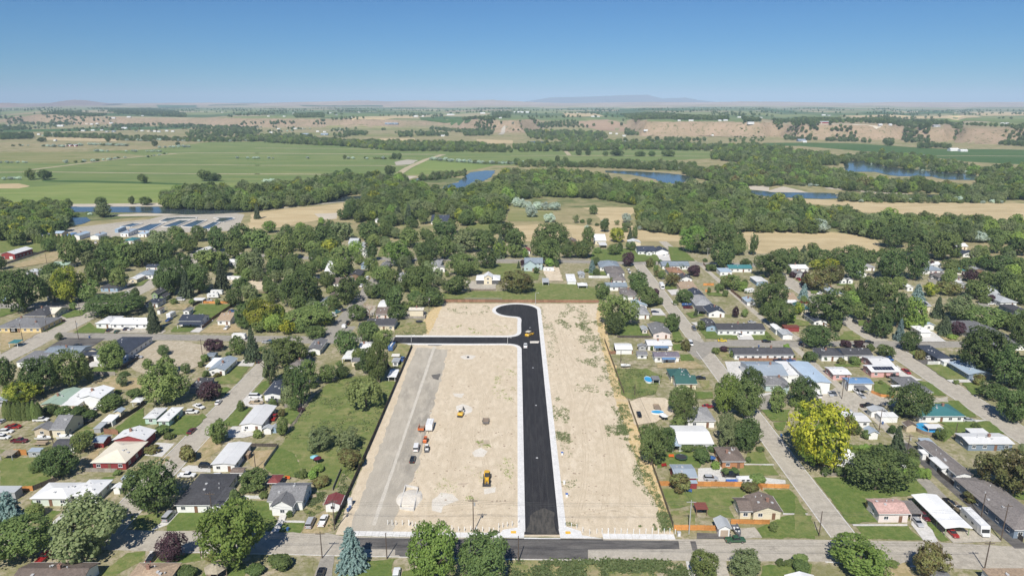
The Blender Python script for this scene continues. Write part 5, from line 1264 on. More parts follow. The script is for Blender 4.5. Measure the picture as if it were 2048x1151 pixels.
def crown_mesh(name,mat,seed,shape='round',n=2600,leaf=.036,lobes=16,gap=.0):
 """crown in unit space: height 0..1, half width .5"""
 R=random.Random(seed);vs=[];fs=[];L=[]
 if shape in('round','tall','loose','wide','bush'):
  zc,rz={'round':(.56,.42),'tall':(.54,.44),'loose':(.57,.41),'wide':(.6,.36),'bush':(.46,.5)}[shape]
  off=Vector((seed*1.37,seed*.71,seed*2.3));tilt=(R.uniform(-.05,.05),R.uniform(-.05,.05))
  def env(d):return .84+.62*noise.noise(d*1.2+off)+.3*noise.noise(d*2.9+off)
  for i in range(lobes):
   th=i*2.39996+R.uniform(-.5,.5);k=(i+.5)/lobes;cz=1-2*k
   sr=sqrt(max(0,1-cz*cz));d=Vector((sr*cos(th),sr*sin(th),cz));rr=R.uniform(.42,.84)*env(d)
   L.append((Vector((.5*rr*d.x+tilt[0]*cz,.5*rr*d.y+tilt[1]*cz,zc+rz*rr*d.z*1.05)),R.choice((.085,.11,.13,.15,.17,.2,.23))*(1.1 if shape!='loose' else .8)))
  L.append((Vector((0,0,zc)),.25));L.append((Vector((.04,.02,zc-rz*.35)),.2))
  tot=sum(r*r for _c,r in L)
  for c,r in L:
   for _ in range(int(n*r*r/tot)):
    d=Vector((R.gauss(0,1),R.gauss(0,1),R.gauss(0,1)+.25)).normalized()
    p=c+Vector((d.x*r,d.y*r,d.z*r*(rz/.46)))*R.choice((R.uniform(.72,1.02),R.uniform(.9,1.22)))
    q=Vector((p.x/.5,p.y/.5,(p.z-zc)/rz));lim=1.12
    if q.length>lim:continue
    if any((p-c2).length<r2*.6 for c2,r2 in L):continue
    if shape!='bush' and noise.noise(p*5.5+off)+.4*noise.noise(p*13+off)<-.2:continue
    leafquads(vs,fs,p,d*.8+q*.4+Vector((0,0,.35)),leaf*R.uniform(.7,1.25),R)
 elif shape=='cone':
  tiers=15
  for i in range(tiers):
   z=.06+.9*i/tiers;rad=.5*(1-z)**.85+.02;nb=max(5,int(15*(1-z))+3)
   for b in range(nb):
    a=2*pi*b/nb+R.uniform(-.25,.25)+i*.7;rl=rad*R.uniform(.72,1.05)
    for s in range(max(3,int(n/tiers/13))):
     t=sqrt(R.uniform(.1,1));w_=.07*(1.2-t)
     p=Vector((cos(a)*rl*t+R.gauss(0,w_*.5),sin(a)*rl*t+R.gauss(0,w_*.5),z+.02-.10*t*t*(1.1-z)+R.gauss(0,.012)))
     leafquads(vs,fs,p,Vector((cos(a)*.5,sin(a)*.5,.8)),leaf*(.6+.6*(1-z)),R,1.2)
  for s in range(30):leafquads(vs,fs,Vector((R.gauss(0,.012),R.gauss(0,.012),R.uniform(.9,1))),Vector((0,0,1)),leaf*.4,R)
 elif shape=='column':
  for _ in range(n):
   z=R.uniform(.02,1);rad=.5*min(1,(1-z)*2.2+.1)**.7*min(1,.7+z*2);a=R.uniform(0,2*pi);bulge=1+.22*noise.noise(Vector((cos(a)*2,sin(a)*2,z*7+seed)))
   p=Vector((cos(a)*rad*bulge*R.uniform(.8,1),sin(a)*rad*bulge*R.uniform(.8,1),z));leafquads(vs,fs,p,Vector((cos(a),sin(a),.5)),leaf,R)
 elif shape=='weep':
  for i in range(46):
   a=R.uniform(0,2*pi);r0=.5*sqrt(R.uniform(.06,1));top=.98-.5*r0*r0*4*.35+R.uniform(-.06,.04);bot=max(.05,top-R.uniform(.35,.8)*(.45+r0))
   for s in range(n//46):
    t=R.uniform(0,1);p=Vector((cos(a)*(r0+.02*t)+R.gauss(0,.025),sin(a)*(r0+.02*t)+R.gauss(0,.025),top+(bot-top)*t));leafquads(vs,fs,p,Vector((cos(a),sin(a),.6 if t<.2 else .1)),leaf*.8,R,1.7)
 if L:
  rs=sorted(max(abs(v[0]),abs(v[1]))for v in vs);zs=sorted(v[2]for v in vs);k=.5/rs[int(len(rs)*.985)];z0,z1=zs[int(len(zs)*.004)],zs[int(len(zs)*.997)];b0=.04 if shape=='bush' else .1
  vs=[(v[0]*k,v[1]*k,b0+(v[2]-z0)/(z1-z0)*(1-b0))for v in vs]
 m=bpy.data.meshes.new(name);m.from_pydata(vs,[],fs);m.materials.append(mat);m.update();return m
def trunk_mesh(kind,seed,mat=None):
 R=random.Random(seed);mb=MB()
 if kind in('cone','column'):mb.tube((0,0,-.02),(0,0,.9),.022,.004,7)
 else:
  mb.tube((0,0,-.02),(.006,.01,.2),.036,.028,8);mb.tube((.006,.01,.19),(0,0,.62),.028,.012,7)
  for i in range(6):
   a=i*1.05+R.uniform(-.3,.3);z=R.uniform(.2,.42);q=Vector((cos(a)*.2,sin(a)*.2,z+R.uniform(.14,.26)))
   mb.tube((0,0,z),q,.016,.008,6);mb.tube(q,q+Vector((cos(a+.4)*.13,sin(a+.4)*.13,.12)),.008,.003,5)
 return mb.mesh('trunk',mat or M_BARK)
def bare_mesh(seed):
 R=random.Random(seed);mb=MB();mb.tube((0,0,0),(0,0,.4),.035,.022,7)
 def grow(p,d,r,L,k):
  q=p+d*L;mb.tube(p,q,r,r*.6,5)
  if k:
   for _ in range(3):grow(q if R.random()<.6 else p+d*L*.6,(d+Vector((R.gauss(0,.6),R.gauss(0,.6),R.gauss(0,.35)))).normalized(),r*.6,L*.72,k-1)
 for i in range(6):a=i*1.05;grow(Vector((0,0,.28+.02*i)),Vector((cos(a),sin(a),.9)).normalized(),.016,.22,3)
 return mb.mesh('crown',LM['dead'])
SHAPES={}
for sh,cnt,nn,lf,lb in(('round',8,6200,.025,26),('tall',4,5400,.025,24),('loose',4,4600,.023,30),('wide',2,6000,.024,28),('bush',3,1500,.052,11),('cone',3,3000,.030,0),('column',2,2200,.045,0),('weep',2,3600,.026,0)):
 SHAPES[sh]=[(crown_mesh('crown',LM['mid'],31*k+len(sh)*7,sh,nn,lf,lb),trunk_mesh(sh,k))for k in range(cnt)]
HI={}
for sh,cnt,nn,lf,lb in(('round',6,15000,.0165,28),('tall',3,13000,.0165,26),('loose',3,11000,.0155,32),('wide',1,15000,.016,30),('cone',2,9000,.018,0),('bush',2,3600,.034,12)):
 HI[sh]=[(crown_mesh('crown',LM['mid'],53*k+len(sh)*11,sh,nn,lf,lb),trunk_mesh(sh,k))for k in range(cnt)]
BARE=bare_mesh(4)
TK=dict(
D=('round','dark','broadleaf_tree','dark green broadleaf tree'),M=('round','mid','broadleaf_tree','mid green broadleaf tree'),B=('round','bright','broadleaf_tree','bright green broadleaf tree'),
O=('loose','olive','broadleaf_tree','grey green loose crowned tree'),Y=('round','yellow','broadleaf_tree','yellow leaved tree'),G=('round','ygreen','broadleaf_tree','yellow green tree'),
P=('round','purple','plum_tree','dark purple leaved tree'),R=('round','brown','broadleaf_tree','brown green round tree'),S=('cone','spruce','spruce_tree','blue grey spruce'),N=('cone','pine','conifer_tree','dark green conifer'),
T=('tall','mid','broadleaf_tree','tall green broadleaf tree'),K=('tall','dark','broadleaf_tree','tall dark green tree'),L=('loose','mid','broadleaf_tree','loose crowned green tree'),W=('weep','willow','willow_tree','weeping willow'),
A=('wide','dark','broadleaf_tree','wide spreading dark green tree'),V=('loose','silver','olive_tree','silvery leaved tree'),C=('column','mid','columnar_tree','narrow columnar green tree'),X=('bare','dead','bare_tree','bare dry tree'),
b=('bush','mid','shrub','green shrub'),d=('bush','dark','shrub','dark green shrub'),r=('bush','brown','shrub','brown green shrub'),p=('bush','purple','shrub','dark purple shrub'),y=('bush','bright','shrub','bright green shrub'),v=('bush','silver','shrub','silvery shrub'))
PLANTS=[];TREES=[];REST=[]
def solve_tree(x0,y0,x1,y1):
 """ground point, width and height of a plant from the box its crown fills in the survey photo"""
 cx=(x0+x1)/2;lo,hi=G(cx,y1).y-2,G(cx,max(y0,222)).y
 for _ in range(36):
  Y=(lo+hi)/2;g=P(0,Y)[1];X=G(cx,g).x;w=(x1-x0)/PPM(X,Y,4);
  h=min(26,max(.8,1.02*(CAM_H-(Y+w*.12)*(ST+((y0-CY)/F_PX)*CT)/(CT-((y0-CY)/F_PX)*ST))))
  if P(X,Y-.36*w,.14*h)[1]>y1:lo=Y
  else:hi=Y
 return X,Y,w,h
def plant(k,X,Y,w,h,rz=None,big=False):
 sh,fol,name,words=TK[k];R=RNG
 if sh=='bare':cm,tm=BARE,None
 else:cm,tm=R.choice((HI if big and sh in HI else SHAPES)[sh])
 root=link(name,None,None,(X,Y,hgt(X,Y)),R.uniform(0,6.28)if rz is None else rz)
 root.rotation_euler.x,root.rotation_euler.y=R.gauss(0,.035),R.gauss(0,.035)
 root['category']='shrub' if sh=='bush' else 'tree'
 sx=w*R.uniform(.98,1.1)
 c=link('crown',cm,root,None,0,(sx,sx*R.uniform(.92,1.05),h));setmat(c,LM[fol])
 if tm is not None and sh!='bush':link('trunk',tm,root,None,0,(h*1.0,h*1.0,h))
 return root
def T(reg,items):
 for it in items:
  k,x0,y0,x1,y1=it
  (a,b),(c,d)=Q(reg,x0,y0),Q(reg,x1,y1)
  X,Y,w,h=solve_tree(a,b,c,d)
  if TK[k][0]=='bush':h=max(h,w*.45)
  PLANTS.append((k,X,Y,w,h,(c-a)*(d-b)))
T('P1',[('D',315,165,600,420),('M',570,50,710,210),('D',990,290,1390,670),('S',-60,480,215,770),('b',215,600,345,712),('M',-60,700,400,1080),('O',440,560,1040,1045),('P',1240,810,1440,1045),
('d',1350,1085,1500,1190),('b',870,340,930,385),('r',1020,340,1110,390),('d',940,410,1010,490),('r',1110,185,1225,225),('b',1195,0,1290,75),('b',1250,70,1340,110),('b',240,570,320,610)])
T('P2',[('B',30,575,510,1095),('S',1025,750,1310,1115),('D',310,335,520,500),('d',230,490,325,605),('d',525,980,700,1115),('d',355,1070,490,1160),('O',780,20,1050,215),('O',1020,30,1220,210),
('r',1060,180,1250,330),('r',870,395,1000,480),('y',860,300,950,360),('y',825,345,890,410),('b',755,330,815,405),('L',90,-10,200,140),('D',600,0,680,70),('b',405,40,480,95),('r',40,990,130,1045),('b',460,500,525,560),('d',660,650,710,700)])
T('P3',[('B',75,750,450,1230),('D',445,825,840,1215)])
T('P4',[('D',300,0,480,290),('D',450,20,570,195),('O',870,-20,1060,190),('K',1020,-40,1225,195),('r',530,370,690,515),('r',1085,430,1205,525),('b',1140,365,1255,455),('T',680,940,900,1200),('O',985,950,1250,1180),
('d',725,180,835,285),('d',605,140,720,210),('d',710,140,810,205),('d',800,140,900,200),('d',935,325,1000,380),('d',995,325,1065,380),('y',845,275,910,335),('b',1290,740,1350,812),('d',1340,1030,1420,1078),('d',1410,1030,1490,1078),
('b',1480,990,1590,1070),('d',1500,1040,1580,1120),('d',400,250,470,300),('d',1195,160,1250,200),('d',1110,240,1155,285)])
T('P5',[('Y',-108,-170,372,326),('K',370,165,780,530),('N',650,-20,820,270),('R',1365,190,1740,535),('B',205,885,690,1210),('R',850,895,1100,1175),('b',655,1040,740,1085),
('d',-60,1030,60,1130),('r',350,0,450,60),('d',470,50,530,105),('r',1255,510,1380,600),('d',160,320,240,385),('d',255,310,340,385),('d',330,310,430,385),('r',500,580,540,640),('r',545,640,590,690),('O',1660,140,1740,230),('b',800,240,900,330)])
HEDGE_ROWS=[('P5',360,150,690,182,8),('P5',750,325,985,400,6)]
for rg,x0,y0,x1,y1,n in HEDGE_ROWS:
 T(rg,[('y',x0+(x1-x0)*i/n-8,y0+(4 if i%2 else 0),x0+(x1-x0)*(i+1)/n+12,y1+(i%3)*4)for i in range(n)])
T('M1',[('D',-40,360,150,640),('D',250,350,560,700),('M',520,280,830,640),('G',50,590,370,810),('L',950,190,1240,455),('M',1500,335,1690,520),('M',1385,425,1800,815),('M',940,715,1190,855),
('d',400,810,560,920),('d',560,820,700,950),('d',680,830,820,950),('d',800,860,940,950),('M',720,1065,890,1170),('d',1235,655,1370,745),('d',1505,1010,1600,1100),('d',1100,660,1160,710),('d',1140,500,1235,545),('N',1410,-30,1560,110),('b',1060,20,1100,60)])
T('M1',[('C',40+i*45,778+(i%3)*6,105+i*45,945)for i in range(8)])
T('M2',[('P',340,175,515,295),('P',290,580,490,775),('N',705,65,885,375),('M',585,150,720,325),('O',870,250,1065,595),('M',955,155,1320,445),('K',1055,430,1270,665),('O',1050,620,1200,810),('T',1265,370,1430,625),
('K',1180,440,1345,790),('D',1430,430,1590,605),('D',1590,430,1700,560),('M',1030,930,1140,1095),('M',640,765,720,868),('L',355,950,570,1170),('b',800,1050,890,1132),('Y',1060,-10,1200,135),('M',1190,0,1300,120),('M',1285,60,1510,180),
('M',770,-20,930,115),('B',900,-60,1065,110),('D',640,-30,770,80),('b',300,325,370,400),('b',270,390,330,445),('r',420,500,490,545),('d',315,480,380,545),('b',535,300,590,340),('p',1225,835,1295,880),('b',1330,300,1400,345)])
T('M3',[('D',-20,90,200,325),('D',170,20,370,205),('M',330,80,520,265),('D',195,260,330,495),('M',270,185,480,585),('W',85,555,415,845),('D',-20,440,100,560),('M',110,270,250,385),('d',135,400,205,470),('b',-40,390,30,440),('p',410,390,480,470)])
T('M4',[('M',915,-60,1085,125),('b',1055,380,1075,400)if 0 else('b',1340,245,1375,290),('T',1525,635,1760,905),('T',1535,915,1700,1050),('M',1240,1010,1410,1190),('D',1420,1020,1580,1190),('r',1650,190,1726,265),('D',1480,-60,1610,100),('b',1560,180,1650,215)])
T('M5',[('B',320,520,580,880),('M',480,560,770,920),('O',330,890,560,1180),('O',540,930,760,1190),('K',560,450,800,720),('K',1020,535,1290,815),('T',855,630,1000,870),('T',-60,650,150,1000),('D',1175,55,1480,275),('p',370,250,460,305),('b',480,290,560,360),
('p',1530,190,1640,260),('p',1670,190,1760,265),('b',1180,310,1240,380),('D',1200,300,1310,400),('d',1340,330,1430,380),('r',1500,360,1590,420),('b',1620,350,1720,425),('d',1590,990,1720,1090),('r',20,190,100,290),('b',1130,330,1180,365)if 0 else('r',560,335,650,362),('d',1030,330,1100,362)])
T('M6',[('D',455,615,800,940),('M',320,240,480,355),('D',545,110,720,290),('A',1080,60,1530,500),('D',1380,230,1790,640),('A',1280,590,1560,770),('D',1450,660,1760,980),('D',1560,-60,1800,250),('M',1430,-80,1620,80),('b',210,225,290,290),('b',50,350,150,420),('b',1050,570,1100,612),
('K',190,0,330,130),('D',270,-60,440,160),('S',470,-20,590,180),('B',570,-70,780,90),('N',890,-20,1040,145),('P',1030,10,1140,150),('y',1000,135,1090,185),('d',20,960,150,1090),('d',180,1050,250,1130),('d',420,1000,500,1090),('D',1640,600,1800,760),('b',330,575,375,615),('L',860,1030,970,1151)])
T('U1',[('A',60,520,480,945),('D',450,440,700,625),('G',610,480,900,860),('O',470,560,680,840),('M',840,620,1030,835),('M',630,215,850,480),('D',790,210,1010,440),('O',850,320,1030,480),('D',1010,240,1250,460),('M',1200,220,1420,480),('D',1380,220,1600,480),('D',900,420,1100,680),('D',1060,420,1230,640),
('M',1170,500,1345,710),('A',925,770,1510,1020),('D',450,195,580,325),('D',-60,370,65,510),('D',-30,520,100,660),('b',730,860,795,935),('M',100,90,300,260),('D',250,60,480,170),('M',-40,60,110,180),('K',100,140,180,270),('D',1380,700,1480,830),('M',1420,790,1540,920),('D',1060,165,1180,250),('M',1170,165,1290,235)])
T('U1',[('C',340+i*38,140+(i*37%23),385+i*38,240)for i in range(12)])
T('U2',[('N',15,835,180,1130),('N',350,520,520,800),('D',150,420,420,770),('D',330,340,520,560),('M',560,300,850,520),('K',450,450,700,760),('N',715,400,900,720),('D',670,60,880,330),('M',840,200,1060,400),('O',1030,310,1260,590),('D',1290,400,1480,600),('M',1330,140,1570,420),('D',860,40,1130,280),('B',1240,10,1360,130),
('M',1060,100,1330,330),('D',0,250,260,460),('D',330,130,520,320),('O',30,110,290,320),('M',150,330,300,450),('D',480,60,650,220),('M',250,60,420,200),('D',860,720,1040,905),('N',1090,760,1190,950),('G',1060,830,1400,1130),('G',1330,880,1500,1080),('K',950,880,1110,1110),('M',1250,580,1340,720),('D',1300,650,1430,810),('D',1420,600,1620,890),('G',1180,950,1380,1151),
('b',270,820,345,880),('b',735,820,785,885),('b',465,825,530,880),('D',1430,40,1570,200),('d',965,495,1025,550),('D',1470,420,1570,600),('d',1510,560,1570,620)])
T('U3',[('D',-40,520,310,890),('K',465,600,725,860),('M',430,270,720,590),('D',210,310,330,460),('D',240,60,440,300),('M',20,80,230,330),('O',450,10,700,200),('D',700,20,950,250),('M',930,0,1080,180),('M',1130,80,1370,280),('B',990,215,1280,470),('D',1320,200,1570,460),('D',790,240,930,420),('M',860,470,1070,640),('N',1100,450,1190,570),('N',1190,360,1310,540),
('M',1170,470,1520,760),('D',870,620,1100,820),('D',1000,680,1200,940),('D',1200,750,1420,890),('D',1400,740,1600,900),('M',790,690,930,815),('X',740,800,930,1020),('M',-40,900,450,1130),('G',240,980,460,1100),('M',730,1060,930,1170),('d',345,600,400,645),('D',340,160,560,320),('G',330,200,500,340),('D',-60,340,160,560),('M',140,430,280,600),('O',1380,420,1530,560),('D',880,190,1010,260),('d',500,555,570,610)])
T('U4',[('M',115,345,440,575),('D',440,300,640,500),('D',85,580,370,770),('R',680,530,1020,755),('D',-40,700,70,885),('N',600,130,750,390),('B',600,200,760,390),('D',640,20,830,220),('D',750,80,945,280),('M',760,240,910,390),('B',890,290,985,390),('D',1060,30,1410,330),('M',1010,170,1200,370),('M',1080,200,1300,460),('D',1310,210,1450,400),('M',1450,205,1640,390),
('M',0,160,200,400),('O',190,90,450,330),('D',380,110,620,330),('D',0,20,230,200),('O',150,250,330,380),('N',850,420,900,500),('p',895,415,945,480),('y',1145,400,1245,480),('d',1030,490,1090,555),('d',1250,420,1300,490),('D',440,100,540,200),('M',540,150,640,260),('b',100,530,150,590)])
T('U5',[('P',445,330,570,480),('M',20,70,140,260),('D',-60,210,100,390),('G',310,80,460,225),('N',485,70,560,195),('D',205,-20,310,120),('K',540,50,610,190),('M',300,250,420,360),('D',390,230,450,325),('D',475,220,580,310),('b',145,285,225,345),('S',70,410,190,540),('D',130,380,210,470),('d',130,510,205,570),
('D',490,540,710,750),('M',600,700,820,895),('p',740,715,825,800),('M',160,660,320,815),('M',220,790,580,1100),('D',250,960,450,1190),('D',890,975,1030,1150),('R',870,545,1050,690),('D',1010,725,1190,865),('p',1130,470,1260,580),('d',1020,460,1095,510),('C',890,445,935,530),('N',1180,920,1235,1000),('b',765,470,820,530),('d',820,410,860,460),('b',735,420,790,465),
('b',310,600,360,650),('B',1040,60,1330,330),('O',1150,120,1400,340),('D',1350,30,1570,300),('D',1350,230,1570,490),('d',1310,460,1430,530),('b',1415,660,1510,735),('d',1490,730,1550,795),('R',1470,580,1570,710),('d',1285,400,1335,435),('D',700,-60,880,100),('M',1330,700,1370,760),('M',1420,700,1460,760)])
T('U6',[('D',330,330,645,590),('M',450,555,625,700),('D',300,655,620,930),('M',400,840,700,1100),('N',745,255,885,460),('D',640,280,770,460),('D',500,300,660,430),('D',870,300,1120,460),('D',1130,270,1490,480),('G',875,410,1060,530),('Y',1040,405,1180,500),('R',1020,470,1230,650),('R',825,520,1060,730),('D',1250,400,1430,610),('S',750,655,880,815),('p',790,540,880,680),('p',675,540,740,600),
('D',910,730,1290,1080),('B',1240,750,1430,900),('M',1290,860,1520,1040),('D',1340,590,1620,900),('G',715,860,820,980),('r',1225,675,1310,760),('b',1300,680,1360,750),('D',160,395,275,500),('M',-60,570,160,720),('y',130,640,240,740),('P',65,900,145,1010),('b',165,930,235,1010),('K',250,145,335,360),('D',0,100,190,300),('M',60,180,200,360),('D',-60,230,100,480),('M',1100,1040,1220,1160),('d',640,490,690,560),('P',1440,1050,1530,1150),('D',870,1090,1040,1190)])
T('U7',[('D',20,290,350,610),('K',300,280,540,620),('D',340,130,620,380),('M',590,120,870,420),('D',60,50,370,280),('M',-40,600,240,850),('B',310,820,530,1140),('S',365,660,540,840),('N',590,785,730,1010),('O',690,770,1070,1050),('K',150,760,330,1110),('D',-30,850,180,1140),('G',510,650,650,790),('R',640,640,880,780),('M',920,640,1190,820),('P',930,510,1075,640),('M',720,400,880,520),('D',870,395,1020,520),('D',1140,360,1410,530),('V',1000,115,1180,230),('D',1190,180,1330,340),
('D',1260,550,1510,770),('M',1060,530,1260,680),('p',1180,780,1290,860),('b',1090,790,1200,870),('M',890,900,1380,1140),('D',1380,990,1600,1170),('D',1380,190,1600,360),('M',1290,110,1480,240),('D',860,20,1000,220),('p',560,425,630,490),('p',500,430,560,490),('b',1050,260,1120,310),('M',1010,390,1100,460),('D',1500,560,1620,760),('N',640,990,840,1160),('M',190,590,320,720)])
T('F1',[('L',200,625,285,712),('D',298,632,412,712),('L',1095,665,1178,738),('D',1580,632,1672,722),('D',1660,655,1752,722),('D',1025,840,1075,905),('D',1120,845,1205,912),('D',510,860,580,935),('D',758,848,850,925),('L',70,872,112,925),('O',760,890,880,1010),('D',300,375,368,412),('D',835,350,880,415),('D',1210,400,1255,446),('D',0,268,62,316),('D',1395,410,1428,440),('N',2010,880,2075,1020)])
T('F2',[('D',1020,600,1115,680),('D',920,638,998,682),('D',1078,498,1120,550),('D',1115,498,1160,550),('D',610,635,690,705),('D',680,620,770,700),('D',455,670,500,725),('L',690,510,720,550),('M',1290,945,1385,1060),('M',1410,985,1460,1060),('N',1075,920,1180,1055),('N',1160,900,1260,1050),('D',640,945,760,1025),('K',700,870,800,1010)])
T('F3',[('D',503,472,552,516),('D',580,475,625,516),('D',718,485,762,522),('D',782,472,885,522),('D',975,483,1062,524),('D',1080,482,1142,524),('D',1180,474,1292,526),('D',1578,494,1625,530),('D',610,910,680,982),('D',545,760,640,860),('D',340,520,382,580),('D',398,528,450,584),('D',1085,1030,1205,1110)])
T('F3',[('V',0,850,60,925),('V',45,860,115,930),('V',100,880,165,945),('V',155,885,240,950),('V',220,885,300,950),('V',290,890,380,950),('V',110,915,200,1005),('V',250,975,350,1045),('V',870,975,950,1050),('V',1550,895,1640,945)])
T('F4',[('V',340,1020,475,1130),('V',1480,840,1545,890)])
trees_=sorted([p for p in PLANTS if TK[p[0]][0]!='bush'],key=lambda p:-p[5])
for i,(k,X,Y,w,h,_a)in enumerate(trees_+[p for p in PLANTS if TK[p[0]][0]=='bush']):
 if i>=300 and TK[k][0]!='bush':REST.append((k,X,Y,w,h));continue
 TREES.append((plant(k,X,Y,w,h,None,_a>(2600 if TK[k][0]!='bush' else 400)),k,X,Y,w,h))
# --- woods beyond the town: one mass nobody could count
WK=['r','p','y','W','C','D','M','B','O','K','N','V','G','R','T','X','v','d','b','S','L','P','Y','A']
wood_col=bpy.data.collections.new('woodland_kinds')
WIDX={}
for k in WK:
 sh,fol,_n,_w=TK[k]
 for j in range(1 if sh in('bare',)else 2):
  nm='wood%02d'%sum(len(v)for v in WIDX.values())
  if sh=='bare':me=BARE
  else:me=SHAPES[sh][j%len(SHAPES[sh])][0]
  o=bpy.data.objects.new(nm,me);setmat(o,LM[fol]);wood_col.objects.link(o)
  WIDX.setdefault(k,[]).append(int(nm[4:]))
WPTS=[]
def wood(k,X,Y,w,h):WPTS.append(((X,Y,hgt(X,Y)-.02*h),(w,w*RNG.uniform(.85,1.15),h),RNG.uniform(0,6.28),RNG.choice(WIDX[k])))
for k,X,Y,w,h in REST:wood(k,X,Y,w,h)
def inside(p,poly):
 r=False
 for a,b in zip(poly,poly[1:]+poly[:1]):
  if(a[1]>p[1])!=(b[1]>p[1])and p[0]<a[0]+(b[0]-a[0])*(p[1]-a[1])/(b[1]-a[1]):r=not r
 return r
def woods(pts,mix,size,step,lift=6.0,reg='W',thin=.0,nz=.01,town=False):
 if mix.startswith(MIX):
  thin=min(thin,-.3)if thin else-.3;nz=.022;size=(size[0]-4,size[1]+1.5)
  drape(reg,[(x,y+(3 if y>300 else 1))for x,y in pts],M_UNDER,.034,'undergrowth','green undergrowth beneath the river woods')
 pts=[Q(reg,*p)for p in pts]
 if min(p[1]for p in pts)>256:poly=[G(p[0],p[1],lift)for p in pts]
 else:poly=[GT(*p)for p in pts]
 poly=[(p.x,p.y)for p in poly];x0=min(p[0]for p in poly);x1=max(p[0]for p in poly);y0=min(p[1]for p in poly);y1=max(p[1]for p in poly)
 y=y0
 while y<y1:
  x=x0
  while x<x1:
   q=(x+RNG.uniform(-.45,.45)*step,y+RNG.uniform(-.45,.45)*step)
   if inside(q,poly)and not(town and(any(b[1]-3<q[0]<b[2]+3 and b[3]-3<q[1]<b[4]+3 for b in BLD)or any(inside(q,s)for s in PAVED)))and(thin==0 or noise.noise(Vector((q[0]*nz,q[1]*nz,4)))+RNG.uniform(-.15,.15)>thin):
    k=RNG.choice(mix);f=RNG.betavariate(2,2);w=size[0]+(size[1]-size[0])*f
    if k in 'vdb':wood(k,q[0],q[1],w*.7,w*.45)
    elif k in 'NS':wood(k,q[0],q[1],w*.55,w*1.15)
    elif k=='V':wood(k,q[0],q[1],w*.8,w*.62)
    else:wood(k,q[0],q[1],w,w*RNG.uniform(.85,1.25))
   x+=step
  y+=step
M_UNDER=gm('undergrowth',[(.13,.16,.06),(.19,.20,.085),(.085,.12,.04),(.28,.25,.13)],[.03,.1,.05],bmp=0)
MIX='DDMMMMOOOOKTTLLBBGd'
woods([(0,900),(60,905),(130,930),(360,900),(520,915),(560,945),(500,1000),(510,1080),(420,1120),(230,1151),(-80,1151),(-80,900)],'DMMBOTGd',(9,15),7.5,reg='F1')
woods([(320,392),(372,384),(405,378),(470,380),(520,377),(600,366),(680,354),(740,354),(785,356),(722,374),(715,380),(690,384),(640,398),(560,408),(520,412),(440,412),(330,408)],MIX,(9,16),7.5)
woods([(725,378),(790,362),(830,370),(890,388),(940,382),(985,370),(1004,350),(1100,346),(1200,354),(1240,368),(1310,378),(1400,377),(1440,370),(1480,378),(1500,392),(1470,400),(1390,402),(1300,412),(1270,402),(1190,388),(1090,385),(1040,392),(1015,402),(1000,438),(930,440),(870,415),(790,440),(730,430),(690,418),(735,400)],MIX,(9,18),8.5,thin=-.55)
woods([(735,395),(765,395),(770,415),(735,412)],'XXXO',(8,13),8)
woods([(1275,415),(1330,405),(1420,400),(1500,402),(1560,402),(1620,414),(1700,422),(1790,436),(1880,442),(2060,448),(2060,478),(1960,474),(1880,466),(1820,480),(1760,468),(1690,455),(1600,455),(1480,453),(1440,452),(1370,460),(1290,450)],MIX,(9,16),7.5)
woods([(1360,342),(1440,336),(1500,326),(1600,328),(1690,348),(1740,361),(1830,363),(1900,371),(1960,375),(2060,364),(2060,388),(1960,386),(1870,378),(1800,378),(1700,374),(1650,366),(1600,360),(1540,366),(1500,364),(1440,360)],MIX+'r',(9,15),8.5)
woods([(1440,293),(1490,288),(1560,295),(1600,303),(1690,314),(1695,325),(1620,325),(1480,322),(1420,312)],MIX,(9,15),10,thin=-.3)
woods([(1680,307),(1760,303),(1850,312),(1960,332),(2060,330),(2060,348),(1940,343),(1800,333),(1700,317)],MIX+'vv',(7,13),12,thin=-.25)
woods([(1960,350),(2060,345),(2060,392),(1990,392),(1950,372)],MIX+'v',(8,14),9)
woods([(1675,390),(1790,392),(1860,395),(1900,391),(2010,390),(2010,402),(1890,402),(1790,402),(1680,399)],'bOMdvO',(6,11),7,lift=3)
woods([(480,274),(560,272),(640,277),(720,282),(800,284),(860,284),(950,287),(1020,294),(1024,300),(900,299),(780,297),(700,290),(600,285),(500,280)],MIX,(9,16),13)
woods([(1024,290),(1150,284),(1280,287),(1440,293),(1440,298),(1290,295),(1150,298),(1040,299)],MIX,(9,15),12,thin=-.35)
woods([(1050,264),(1130,260),(1210,264),(1215,276),(1150,280),(1060,275)],MIX,(9,15),22,thin=-.3)
woods([(1160,277),(1300,280),(1460,286),(1440,292),(1280,288),(1160,284)],MIX+'vv',(7,13),20,thin=-.1)
woods([(1030,322),(1170,326),(1190,320),(1290,322),(1390,327),(1400,336),(1300,334),(1190,329),(1040,328)],'dDMOb',(6,12),9,thin=-.25)
woods([(840,348),(900,342),(935,340),(930,345),(880,352),(840,356)],'Ddob'.replace('o','O'),(5,10),8)
woods([(0,268),(66,268),(66,274),(0,276)],'DK',(9,15),14)
woods([(85,266),(230,270),(380,275),(510,278),(510,281),(380,280),(230,275),(85,271)],'DDMOV',(8,14),16,thin=-.2)
woods([(365,262),(430,258),(512,258),(512,280),(440,279),(380,272)],'DDMO',(9,14),24,thin=-.05)
woods([(83,230),(120,224),(210,230),(208,242),(110,245)],'DDMK',(9,14),22,thin=-.25)
woods([(100,243),(205,238),(210,246),(120,250)],'DDM',(9,14),20,thin=-.15)
woods([(215,220),(300,217),(372,228),(372,236),(300,232),(220,226)],'DDMK',(9,14),26,thin=-.1)
woods([(385,252),(512,254),(512,262),(390,258)],'DM',(8,13),30,thin=0)
